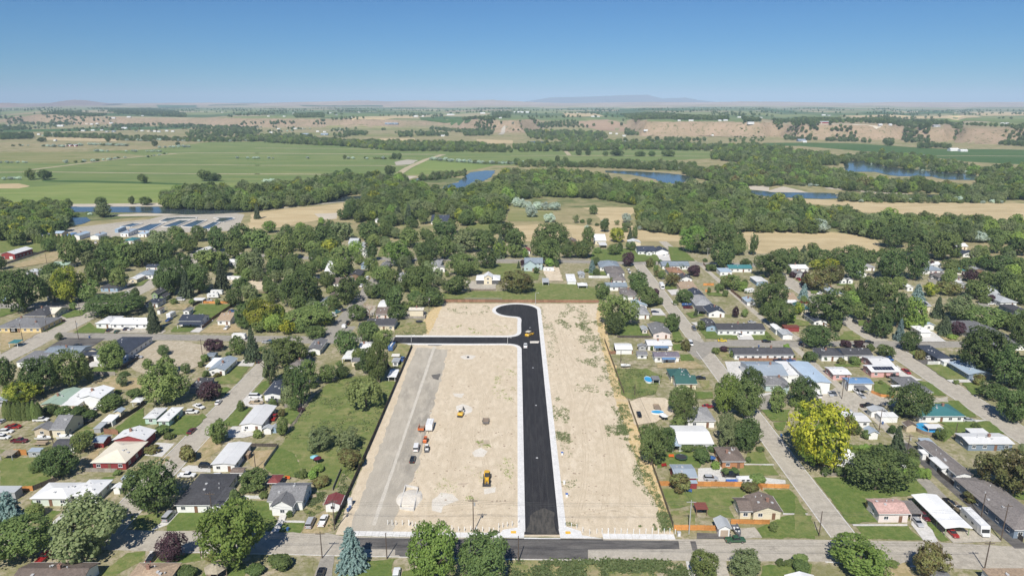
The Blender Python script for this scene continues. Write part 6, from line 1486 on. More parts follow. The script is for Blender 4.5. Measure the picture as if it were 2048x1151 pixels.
for a in([(688,263),(735,263),(735,268),(690,268)],[(797,265),(825,265),(825,271),(797,271)],[(832,265),(895,265),(895,269),(835,269)],[(925,260),(990,258),(990,268),(930,269)],[(625,243),(650,240),(650,250),(628,251)],[(538,246),(590,245),(590,250),(540,251)],
[(588,230),(648,228),(648,235),(590,236)],[(1057,238),(1150,242),(1160,251),(1070,251)],[(1250,256),(1275,257),(1278,271),(1252,271)],[(1240,230),(1350,230),(1355,239),(1272,249)],[(1350,232),(1455,237),(1458,241),(1350,240)],[(1485,238),(1520,240),(1520,245),(1488,245)],
[(1570,271),(1634,271),(1634,277),(1570,277)],[(1652,275),(1715,276),(1715,280),(1652,279)],[(1722,279),(1742,279),(1742,282),(1722,282)],[(1806,274),(1858,275),(1858,282),(1806,281)],[(1838,288),(1900,288),(1900,293),(1838,292)],[(1900,262),(1920,264),(1922,278),(1905,278)],
[(2005,280),(2050,278),(2050,289),(2000,286)],[(1768,278),(1788,278),(1788,288),(1770,288)],[(1545,250),(1562,246),(1565,268),(1548,268)],[(985,228),(1020,226),(1020,236),(988,237)],[(920,240),(985,238),(985,244),(925,247)]):
 woods(a,'DDMKO',(9,14),15,thin=-.3)
woods([(1540,240),(1600,238),(1700,240),(1810,242),(1900,247),(1980,253),(2060,255),(2060,258),(1900,252),(1780,249),(1700,247),(1560,246)],'DDMK',(9,14),24,thin=-.2)
woods([(1450,270),(1530,268),(1530,280),(1460,280)],'db',(8,13),28,thin=-.1)
woods([(-60,219),(500,217),(1000,217),(2100,220),(2100,238),(1500,240),(1000,236),(500,236),(-60,236)],'DDMKO',(9,15),60,thin=.27,nz=.0028)
woods([(-60,240),(90,246),(500,252),(960,255),(1050,258),(1050,266),(900,268),(500,265),(-60,262)],'DDMOV',(8,13),34,thin=.2,nz=.006)
for a in([(-60,241),(90,240),(90,248),(-60,250)],[(225,246),(420,250),(420,256),(225,254)],[(430,258),(520,262),(520,268),(430,268)],[(520,268),(700,268),(700,272),(520,273)],[(480,244),(560,243),(560,247),(480,249)],[(660,236),(740,238),(740,243),(660,242)],[(860,256),(950,262),(950,266),(860,264)],[(0,256),(60,254),(60,262),(0,264)],[(1040,244),(1140,250),(1200,254),(1140,258),(1040,256)],[(1290,276),(1440,277),(1440,281),(1290,282)]):
 woods(a,'DDMOKO',(8,14),22,thin=-.02,nz=.008)
def row(reg,pts,k,w,step,jit=3.0):
 pts=[GT(*Q(reg,*p))for p in pts]
 for a,b in zip(pts,pts[1:]):
  n=max(1,int((b-a).length/step))
  for i in range(n):
   q=a+(b-a)*((i+RNG.random()*.8)/n);ww=RNG.uniform(*w);wood(RNG.choice(k),q.x+RNG.gauss(0,jit),q.y+RNG.gauss(0,jit),ww,ww*RNG.uniform(.5,.75))
for rg,pts,k,w_,st in(('F1',[(70,448),(245,442)],'VVO',(7,11),9),('F1',[(330,448),(520,455)],'VVO',(8,12),8),('F1',[(520,440),(660,445)],'DVO',(8,13),8),('F1',[(700,438),(1010,445)],'VVO',(9,13),6),('F1',[(940,400),(1220,410)],'VDO',(8,13),9),('F1',[(1250,460),(1510,455)],'VVv',(8,11),8),
('F1',[(0,580),(240,578)],'VV',(6,10),8),('F1',[(530,580),(740,570),(990,540)],'VVD',(6,10),9),('F1',[(1150,535),(1340,505)],'DV',(4,7),12),('F1',[(1010,490),(1080,492)],'V',(7,9),7),('F1',[(1170,490),(1290,492)],'V',(7,9),7),('F1',[(30,710),(160,710)],'V',(7,10),5),('F1',[(730,490),(870,490)],'V',(6,10),8),
('F1',[(1850,545),(1870,545)],'V',(8,9),6),('F1',[(1980,545),(2050,545)],'V',(6,8),6),('F2',[(0,545),(60,545)],'V',(6,9),7),('F2',[(80,545),(160,545)],'V',(6,8),7),('F2',[(400,545),(430,545)],'V',(8,9),6),('F2',[(745,548),(800,548)],'V',(8,10),6),('F2',[(860,548),(1075,548)],'VVb',(6,10),6),
('F2',[(1380,552),(1560,568),(1800,585),(2040,590)],'VVVO',(7,11),4.5),('F2',[(80,735),(170,735)],'VO',(8,12),5),('F2',[(350,710),(380,710)],'O',(7,9),5),('F2',[(780,690),(900,690)],'VXO',(8,12),5),('F2',[(1850,800),(2000,870)],'VO',(9,12),8),
('F3',[(20,585),(620,590)],'OMdV',(6,10),9),('F3',[(1160,600),(1330,640)],'VO',(8,12),7),('F4',[(0,745),(480,770)],'vOb',(6,9),6),('F1',[(260,940),(500,935)],'Ob',(5,9),8),('F1',[(1290,925),(1960,938)],'bOdb',(4,8),6),('F1',[(600,985),(860,1000)],'vbO',(4,7),6)):
 row(rg,pts,k,w_,st)
woods([(480,484),(560,455),(620,440),(720,425),(880,445),(1000,445),(1000,470),(880,500),(760,490),(600,520),(480,520)],'DMMOTLBKb',(7,13),14,thin=.05,nz=.05,town=True)
woods([(190,486),(480,484),(480,520),(400,560),(290,560),(190,520)],'DDMOTLKb',(8,13),14,thin=.02,nz=.05,town=True)
woods([(480,520),(640,520),(740,500),(880,500),(880,590),(740,640),(560,650),(480,600)],'DMMOTLbd',(6,12),14,thin=.0,nz=.05,town=True)
woods([(1150,505),(1700,520),(1700,700),(1400,690),(1230,600)],'MDObbdyr',(3,7),14,thin=.12,nz=.07,town=True)
woods([(0,640),(480,640),(640,700),(620,960),(0,1060)],'MDObbdr',(2.5,6),13,thin=.16,nz=.07,town=True)
woods([(1440,690),(2060,690),(2060,900),(1640,900)],'MDObbdr',(2.5,6),12,thin=.16,nz=.07,town=True)
woods([(1150,430),(1290,440),(1290,456),(1160,450)],'OVbd',(5,9),12,thin=-.1,nz=.05)
woods([(1500,497),(1700,497),(1900,488),(2060,500),(2060,640),(1980,640),(1900,560),(1760,520),(1640,530)],'DMMOTLBd',(7,13),15,thin=.06,nz=.04,town=True)
for a in([(2075,520),(2700,520),(3100,1150),(2120,1150)],[(-80,520),(-650,520),(-1100,1150),(-90,1150)]):woods(a,'DMMOTLBbd',(5,13),19,thin=.0,nz=.05,town=True)
woods([(-100,1230),(2150,1230),(2200,1500),(-200,1500)],'DMOLbbd',(3,8),13,thin=.0,nz=.06,town=True)
def build_woods():
 me=bpy.data.meshes.new('woods');me.from_pydata([p[0]for p in WPTS],[],[])
 for nm,tp,vals in(('siz','FLOAT_VECTOR',[c for p in WPTS for c in p[1]]),('rot','FLOAT',[p[2]for p in WPTS]),('kid','INT',[p[3]for p in WPTS])):
  at=me.attributes.new(nm,tp,'POINT');at.data.foreach_set('vector' if tp=='FLOAT_VECTOR' else 'value',vals)
 o=link('woods',me);tag(o,'riverside woods, hedgerows and scattered trees beyond the town',None,None,'stuff')
 ng=bpy.data.node_groups.new('woods','GeometryNodeTree')
 ng.interface.new_socket('Geometry',in_out='INPUT',socket_type='NodeSocketGeometry');ng.interface.new_socket('Geometry',in_out='OUTPUT',socket_type='NodeSocketGeometry')
 n=ng.nodes;gi=n.new('NodeGroupInput');go=n.new('NodeGroupOutput');ci=n.new('GeometryNodeCollectionInfo');ci.inputs['Collection'].default_value=wood_col
 ci.inputs['Separate Children'].default_value=True;ci.inputs['Reset Children'].default_value=True
 ip=n.new('GeometryNodeInstanceOnPoints');ip.inputs['Pick Instance'].default_value=True
 def attr(nm,tp):a=n.new('GeometryNodeInputNamedAttribute');a.data_type=tp;a.inputs[0].default_value=nm;return a.outputs[0]
 cx=n.new('ShaderNodeCombineXYZ');L=ng.links.new
 L(attr('rot','FLOAT'),cx.inputs[2]);L(cx.outputs[0],ip.inputs['Rotation']);L(attr('siz','FLOAT_VECTOR'),ip.inputs['Scale']);L(attr('kid','INT'),ip.inputs['Instance Index'])
 L(gi.outputs[0],ip.inputs['Points']);L(ci.outputs[0],ip.inputs['Instance']);L(ip.outputs[0],go.inputs[0])
 md=o.modifiers.new('woods','NODES');md.node_group=ng
 print('woods',len(WPTS),'trees',len(TREES))
build_woods()
# --- distant farmsteads
def farm(reg,items):
 for x,y,w,c in items:
  p=GT(*Q(reg,x,y));s=PPM(p.x,p.y,p.z);W_=max(7,w/REG[reg][2]/s);D_=min(16,max(8,W_*.6));hh=3.6 if W_<20 else 5
  key=(round(W_),round(D_),c)
  root=link('farm_building',None,None,(p.x,p.y,p.z),RNG.uniform(-.15,.15));tag(root,'%s %s farm building on the far side of the river'%('large' if W_>22 else('mid sized' if W_>14 else 'small'),{'w':'white','g':'grey','r':'reddish','t':'tan','b':'blue grey'}[c]),'farm building','distant farm buildings beyond the river')
  mb=MB();mb.box(-W_/2,W_/2,-D_/2,D_/2,-1,hh);
  for xa in(-W_/2,W_/2-.2):mb.loft([[(xa,-D_/2,hh),(xa,D_/2,hh),(xa,0,hh+D_*.17)],[(xa+.2,-D_/2,hh),(xa+.2,D_/2,hh),(xa+.2,0,hh+D_*.17)]])
  mb.build('wall',wmat({'w':'white','g':'gray','r':'red','t':'tan','b':'bgray'}[c]),root)
  r=D_*.18;s_=[(-D_/2-.4,hh),(0,hh+r),(D_/2+.4,hh),(D_/2+.4,hh-.2),(0,hh+r-.2),(-D_/2-.4,hh-.2)]
  mb=MB();mb.loft([[(-W_/2-.4,a,b)for a,b in s_],[(W_/2+.4,a,b)for a,b in s_]],cap=False)
  for X in(-W_/2-.4,W_/2+.4):mb.add([(X,a,b)for a,b in s_],[(0,1,4,5),(1,2,3,4)])
  mb.build('roof',rmat({'w':'white','g':'lgray','r':'galv','t':'cream','b':'steel'}[c]),root)
  mb=MB();mb.box(-1.6,1.6,-D_/2-.06,-D_/2+.02,0,2.8);mb.build('door',M_GD,root)
farm('F1',[(50,292,40,'w'),(280,292,20,'w'),(482,290,45,'w'),(600,274,20,'w'),(690,272,22,'t'),(730,274,22,'w'),(772,270,22,'w'),(884,265,26,'w'),(990,308,40,'w'),(662,327,30,'w'),(740,324,28,'w'),(810,322,22,'w'),(850,334,25,'g'),(905,332,25,'b'),(1080,328,20,'w'),(1130,327,22,'w'),(1180,332,22,'t'),(1230,332,22,'w'),(1262,334,22,'w'),(1326,329,22,'w'),(1372,332,22,'w'),
(1468,279,22,'w'),(1492,280,22,'w'),(1025,217,28,'w'),(1132,207,18,'w'),(902,225,26,'w'),(1700,327,22,'w'),(1742,328,22,'w'),(560,445,26,'r'),(600,448,28,'r'),(520,450,22,'t'),(250,258,18,'w'),(150,262,18,'t'),(800,190,20,'w'),(700,192,18,'w'),(1765,180,16,'w'),(310,357,20,'w'),(440,405,16,'w')])
farm('F2',[(120,342,22,'w'),(180,312,22,'w'),(312,310,24,'w'),(362,310,20,'w'),(490,333,22,'w'),(545,336,22,'w'),(652,330,22,'t'),(722,346,52,'w'),(852,342,48,'w'),(545,359,55,'b'),(392,360,60,'b'),(1480,368,24,'w'),(1506,364,24,'w'),(1050,272,50,'b'),(1105,272,50,'b'),(1270,213,30,'w'),(1322,212,26,'w'),(1545,200,60,'w'),(1800,189,38,'w'),(225,212,20,'w'),(300,188,18,'w'),(100,212,18,'w'),(820,180,14,'w'),(760,222,16,'w'),(640,200,16,'g'),(590,185,16,'w'),(1940,225,22,'w')])
farm('F3',[(75,180,120,'w'),(512,185,26,'w'),(642,214,26,'w'),(686,214,18,'w'),(782,348,22,'w'),(830,352,18,'w'),(888,368,24,'w'),(1060,325,30,'w'),(1420,247,36,'w'),(1648,247,24,'w'),(1692,245,34,'w'),(1326,247,22,'w'),(1892,270,50,'w'),(1802,220,28,'w'),(1972,224,24,'w'),(375,470,12,'w'),(1590,365,16,'w')])
farm('F4',[(440,203,28,'w'),(482,206,28,'g'),(420,265,110,'r'),(890,280,30,'w'),(968,280,24,'w'),(1030,277,30,'g'),(1250,297,22,'w'),(1190,295,20,'w'),(1335,293,50,'g'),(1490,261,24,'w'),(1858,270,26,'w'),(1896,270,28,'w'),(262,408,60,'b'),(290,416,30,'w'),(1468,484,70,'w'),(1545,488,60,'w'),(1140,524,50,'w'),(1225,531,20,'w'),(960,518,40,'w'),(840,522,24,'t')])
for i in range(3):
 p=GT(*Q('F2',1202+i*9,124));mb=MB();h_=34-4*i;mb.tube((0,0,-2),(0,0,h_),6,6,14);mb.tube((0,0,h_),(0,0,h_+3),6,1,14)
 o=mb.build('grain_silo',wmat('white'));o.location=p;tag(o,'white grain silo far out on the plain','silo','grain silos far out on the plain')
# --- vehicles
PAINT={k:paint(k+'_paint',c)for k,c in dict(white=(.78,.78,.77),black=(.012,.012,.014),silver=(.42,.43,.45),gray=(.14,.145,.155),red=(.30,.02,.02),maroon=(.12,.015,.025),blue=(.05,.12,.30),navy=(.02,.03,.07),
tan=(.42,.34,.24),yellow=(.75,.55,.03),teal=(.08,.30,.34),green=(.04,.10,.05),cyan=(.25,.55,.62),orange=(.62,.14,.03),cat=(.72,.42,.03),cream=(.68,.62,.48)).items()}
M_TYRE=plain('tyre_rubber',(.02,.02,.02),.85);M_RIM=plain('wheel_rim',(.40,.40,.41),.35,.8);M_LAMP=plain('headlamp_glass',(.75,.75,.72),.15);M_TAIL=plain('tail_lamp',(.40,.02,.02),.3)
M_CARGLASS=plain('car_glass',(.02,.025,.03),.05,0,.1,.5,.9);M_STEELDK=plain('dark_steel',(.045,.045,.048),.5);M_CANVAS=plain('grey_canvas',(.30,.31,.32),.8);M_BLUETARP=plain('blue_tarp',(.04,.13,.42),.6)
@shared
def me_tyre(r=.34,wd=.22):
 mb=MB();n=14
 mb.loft([[(r*k*cos(2*pi*i/n),y,r*k*sin(2*pi*i/n))for i in range(n)]for y,k in((-wd/2,.8),(-wd/2+.03,1),(wd/2-.03,1),(wd/2,.8))]);return mb.mesh('tyre',M_TYRE)
@shared
def me_rim(r=.34,wd=.22):mb=MB();mb.tube((0,-wd/2-.01,0),(0,wd/2+.01,0),r*.62,None,10);return mb.mesh('rim',M_RIM)
def wheel(root,x,y,r=.34,wd=.22):
 t=link('wheel',None,root,(x,y,r));link('tyre',me_tyre(r,wd),t);link('rim',me_rim(r,wd),t)
def sec(x,hw,z0,z1,top=.9):return[(x,-hw*.96,z0),(x,hw*.96,z0),(x,hw,z0+(z1-z0)*.45),(x,hw*.97,z1-.06),(x,hw*top,z1),(x,-hw*top,z1),(x,-hw*.97,z1-.06),(x,-hw,z0+(z1-z0)*.45)]
@shared
def car_meshes(kind):
 """(body, glass, roof, extras, wheelbase points, length); +x is the front"""
 b=MB();g=MB();r=MB();ex=[]
 if kind=='sedan':
  b.loft([sec(x,w_,a,c)for x,w_,a,c in((-2.3,.78,.38,.86),(-2.2,.86,.28,.95),(-1.4,.9,.24,.98),(.9,.9,.24,.94),(1.7,.88,.25,.86),(2.2,.82,.3,.74),(2.32,.72,.36,.66))])
  cab=((-1.75,.80,.97),(-1.05,.66,1.40),(.25,.66,1.42),(1.05,.80,.93));wb=1.38;hw=.8
 elif kind=='suv':
  b.loft([sec(x,w_,a,c)for x,w_,a,c in((-2.35,.82,.45,1.0),(-2.28,.9,.36,1.08),(-1.4,.94,.3,1.1),(.8,.94,.3,1.08),(1.8,.92,.32,1.02),(2.25,.86,.38,.9),(2.36,.76,.45,.78))])
  cab=((-2.25,.84,1.09),(-1.95,.72,1.72),(.25,.72,1.74),(1.0,.84,1.07));wb=1.42;hw=.84
 elif kind=='van':
  b.loft([sec(x,w_,a,c)for x,w_,a,c in((-2.6,.88,.42,1.15),(-2.55,.94,.36,1.2),(1.4,.95,.32,1.2),(2.2,.92,.34,1.1),(2.6,.86,.4,.95),(2.7,.76,.45,.82))])
  cab=((-2.55,.88,1.18),(-2.48,.8,2.02),(1.0,.8,2.05),(2.0,.86,1.15));wb=1.6;hw=.86
 else:
  b.loft([sec(x,w_,a,c)for x,w_,a,c in((-.75,.94,.42,1.08),(.4,.95,.38,1.1),(1.5,.95,.38,1.1),(2.4,.92,.42,1.06),(2.75,.86,.46,.95),(2.82,.78,.5,.85))])
  b.box(-2.85,-.75,-.95,.95,.45,.72)
  for y0,y1 in((-.95,-.85),(.85,.95)):b.box(-2.85,-.75,y0,y1,.72,1.1)
  b.box(-2.85,-2.77,-.85,.85,.72,1.1)
  cab=((-.78,.84,1.09),(-.62,.74,1.78),(.75,.74,1.8),(1.4,.84,1.09));wb=1.78;hw=.86
 (x0,w0,z0),(x1,w1,z1),(x2,w2,z2),(x3,w3,z3)=cab
 g.loft([[(x0,-w0,z0),(x3,-w3,z3),(x3,w3,z3),(x0,w0,z0)],[(x1,-w1,z1-.05),(x2,-w2,z2-.05),(x2,w2,z2-.05),(x1,w1,z1-.05)]])
 r.loft([[(x1-.04,-w1-.02,z1-.06),(x2+.04,-w2-.02,z2-.06),(x2+.04,w2+.02,z2-.06),(x1-.04,w1+.02,z1-.06)],[(x1+.08,-w1+.1,z1+.01),(x2-.1,-w2+.1,z2+.01),(x2-.1,w2-.1,z2+.01),(x1+.08,w1-.1,z1+.01)]])
 fx={'sedan':2.24,'suv':2.28,'van':2.62,'pickup':2.76}[kind];rx={'sedan':-2.28,'suv':-2.34,'van':-2.6,'pickup':-2.86}[kind]
 lz={'sedan':.62,'suv':.76,'van':.8,'pickup':.82}[kind]
 h=MB();h.box(-.06,.06,-.16,.16,-.08,.08);t=MB();t.box(-.04,.04,-.1,.1,-.14,.14)
 m=(smooth_edges(b,kind),g.mesh('glass',M_CARGLASS),r.mesh('roof',PAINT['white']),h.mesh('headlight',M_LAMP),t.mesh('tail_light',M_TAIL))
 return m,wb,hw,fx,rx,lz
def smooth_edges(b,k):return b.mesh('body',PAINT['white'])
def heading(reg,x,y,deg):
 a,b=Q(reg,x,y);p=G(a,b,.75);q=G(a+6*cos(radians(deg)),b-6*sin(radians(deg)),.75);an=math.degrees(atan2(q.y-p.y,q.x-p.x))
 for k in(-180,-90,0,90,180):
  if abs(an-k)<27:an=k+RNG.uniform(-4,4)
 return radians(an)
NAMES=dict(sedan=('car','car'),suv=('car','car'),van=('van','van'),pickup=('pickup_truck','pickup'))
def car(reg,x,y,deg,kind,col,label,k=1.0):
 p=G(*Q(reg,x,y),.75);nm,cat=NAMES[kind]
 root=thing(nm,label,cat,(p.x,p.y,.06),heading(reg,x,y,deg));root.scale=(k,)*3
 (b,g,r,h,t),wb,hw,fx,rx,lz=car_meshes(kind)
 setmat(link('body',b,root),PAINT[col]);link('glass',g,root);setmat(link('roof',r,root),PAINT[col])
 for sy in(-1,1):
  link('headlight',h,root,(fx,sy*.6,lz));link('tail_light',t,root,(rx,sy*(.72 if kind!='pickup' else .85),lz+.12))
  rr=.34 if kind in('sedan',)else .39
  for sx in(-1,1):wheel(root,sx*wb+(.0 if kind!='pickup' else-.05),sy*hw,rr)
 return root
def trailer(reg,x,y,deg,kind,label,size=(6.0,2.3,2.6),col='white',cat='camper trailer',name='camper_trailer'):
 p=G(*Q(reg,x,y),1.2);root=thing(name,label,cat,(p.x,p.y,.06),heading(reg,x,y,deg));L,W_,Hh=size;z0=.55
 if kind=='box':
  mb=MB();prof=[(-L/2,z0),(L/2-.1,z0),(L/2+.15,z0+.7),(L/2-.25,Hh),(-L/2+.15,Hh),(-L/2,Hh-.3)]
  mb.loft([[(a,-W_/2,b)for a,b in prof],[(a,W_/2,b)for a,b in prof]]);mb.build('body',PAINT[col],root)
  mb=MB();mb.box(-L*.3,L*.3,-.35,.35,Hh,Hh+.12);mb.box(-L*.42,-L*.36,-.3,.3,Hh,Hh+.2);mb.build('roof_unit',M_TRIM,root)
  for sy in(-1,1):
   for fx in(-.28,.05):mb=MB();mb.box(L*fx,L*fx+1.0,sy*W_/2-.02,sy*W_/2+.02,1.5,2.05);mb.build('window',M_GLASS,root)
  mb=MB();mb.box(L*.3,L*.3+.65,-W_/2-.03,-W_/2,z0,z0+1.8);mb.build('door',M_TRIM,root)
  if name!='motorhome':
   mb=MB();mb.tube((L/2,-.4,z0),(L/2+1.1,0,z0),.05);mb.tube((L/2,.4,z0),(L/2+1.1,0,z0),.05);mb.tube((L/2+1,0,0),(L/2+1,0,z0),.04);mb.build('tow_bar',M_STEELDK,root)
  if name=='motorhome':
   mb=MB();mb.loft([[(L/2-.12,-W_*.42,1.5),(L/2+.2,-W_*.42,1.35),(L/2+.2,W_*.42,1.35),(L/2-.12,W_*.42,1.5)],[(L/2-.2,-W_*.42,2.4),(L/2+.02,-W_*.42,2.4),(L/2+.02,W_*.42,2.4),(L/2-.2,W_*.42,2.4)]]);mb.build('windscreen',M_CARGLASS,root);mb=MB();mb.loft([sec(x_,w_,a,c)for x_,w_,a,c in((L/2-.1,W_*.45,.5,1.35),(L/2+.7,W_*.42,.5,1.2),(L/2+.9,W_*.36,.55,1.0))]);mb.build('bonnet',PAINT[col],root)
  ax=(-.3,.5)if name!='motorhome' else(-L*.28,L*.36)
  for sy in(-1,1):
   for a in ax:wheel(root,a,sy*(W_/2-.14),.36,.22)
 elif kind=='flat':
  mb=MB();mb.box(-L/2,L/2,-W_/2,W_/2,.5,.6);mb.build('deck',M_WOOD,root)
  for sy in(-1,1):mb=MB();mb.box(-L/2,L/2,sy*W_/2-.04,sy*W_/2+.04,.6,Hh);mb.build('side_rail',PAINT[col],root);wheel(root,-.2,sy*(W_/2+.15),.34,.2)
  mb=MB();mb.box(L/2-.08,L/2,-W_/2+.04,W_/2-.04,.6,Hh);mb.build('front_rail',PAINT[col],root)
  mb=MB();mb.tube((L/2,-.5,.5),(L/2+1.3,0,.5),.05);mb.tube((L/2,.5,.5),(L/2+1.3,0,.5),.05);mb.build('tow_bar',M_STEELDK,root)
 elif kind=='boat':
  mb=MB();n=7;secs=[]
  for i in range(n):
   t=i/(n-1);x_=-L/2+L*t;wd=W_/2*(1-max(0,t-.45)**2*2.6);kz=.5+.55*max(0,t-.5)**2
   secs.append([(x_,0,kz),(x_,wd*.8,kz+.25),(x_,wd,Hh),(x_,wd*.85,Hh-.02),(x_,wd*.7,.95),(x_,-wd*.7,.95),(x_,-wd*.85,Hh-.02),(x_,-wd,Hh),(x_,-wd*.8,kz+.25)])
  mb.loft(secs);mb.build('hull',PAINT[col],root)
  mb=MB();mb.loft([[(L*.1,-W_*.35,Hh),(L*.1,W_*.35,Hh),(L*.06,W_*.33,Hh+.4),(L*.06,-W_*.33,Hh+.4)],[(L*.13,-W_*.35,Hh),(L*.13,W_*.35,Hh),(L*.09,W_*.33,Hh+.4),(L*.09,-W_*.33,Hh+.4)]]);mb.build('windscreen',M_CARGLASS,root)
  for sx in(-.18,.02):mb=MB();mb.box(L*sx,L*sx+.5,-.75,-.2,.95,1.45);mb.build('seat',M_TRIM,root);mb=MB();mb.box(L*sx,L*sx+.5,.2,.75,.95,1.45);mb.build('seat',M_TRIM,root)
  mb=MB();mb.box(-L/2,L/2+1.2,-.06,.06,.36,.46);mb.box(-L*.3,-L*.2,-W_/2,W_/2,.34,.44);mb.build('trailer_frame',M_STEELDK,root)
  for sy in(-1,1):wheel(root,-L*.22,sy*W_*.48,.3,.2)
 return root
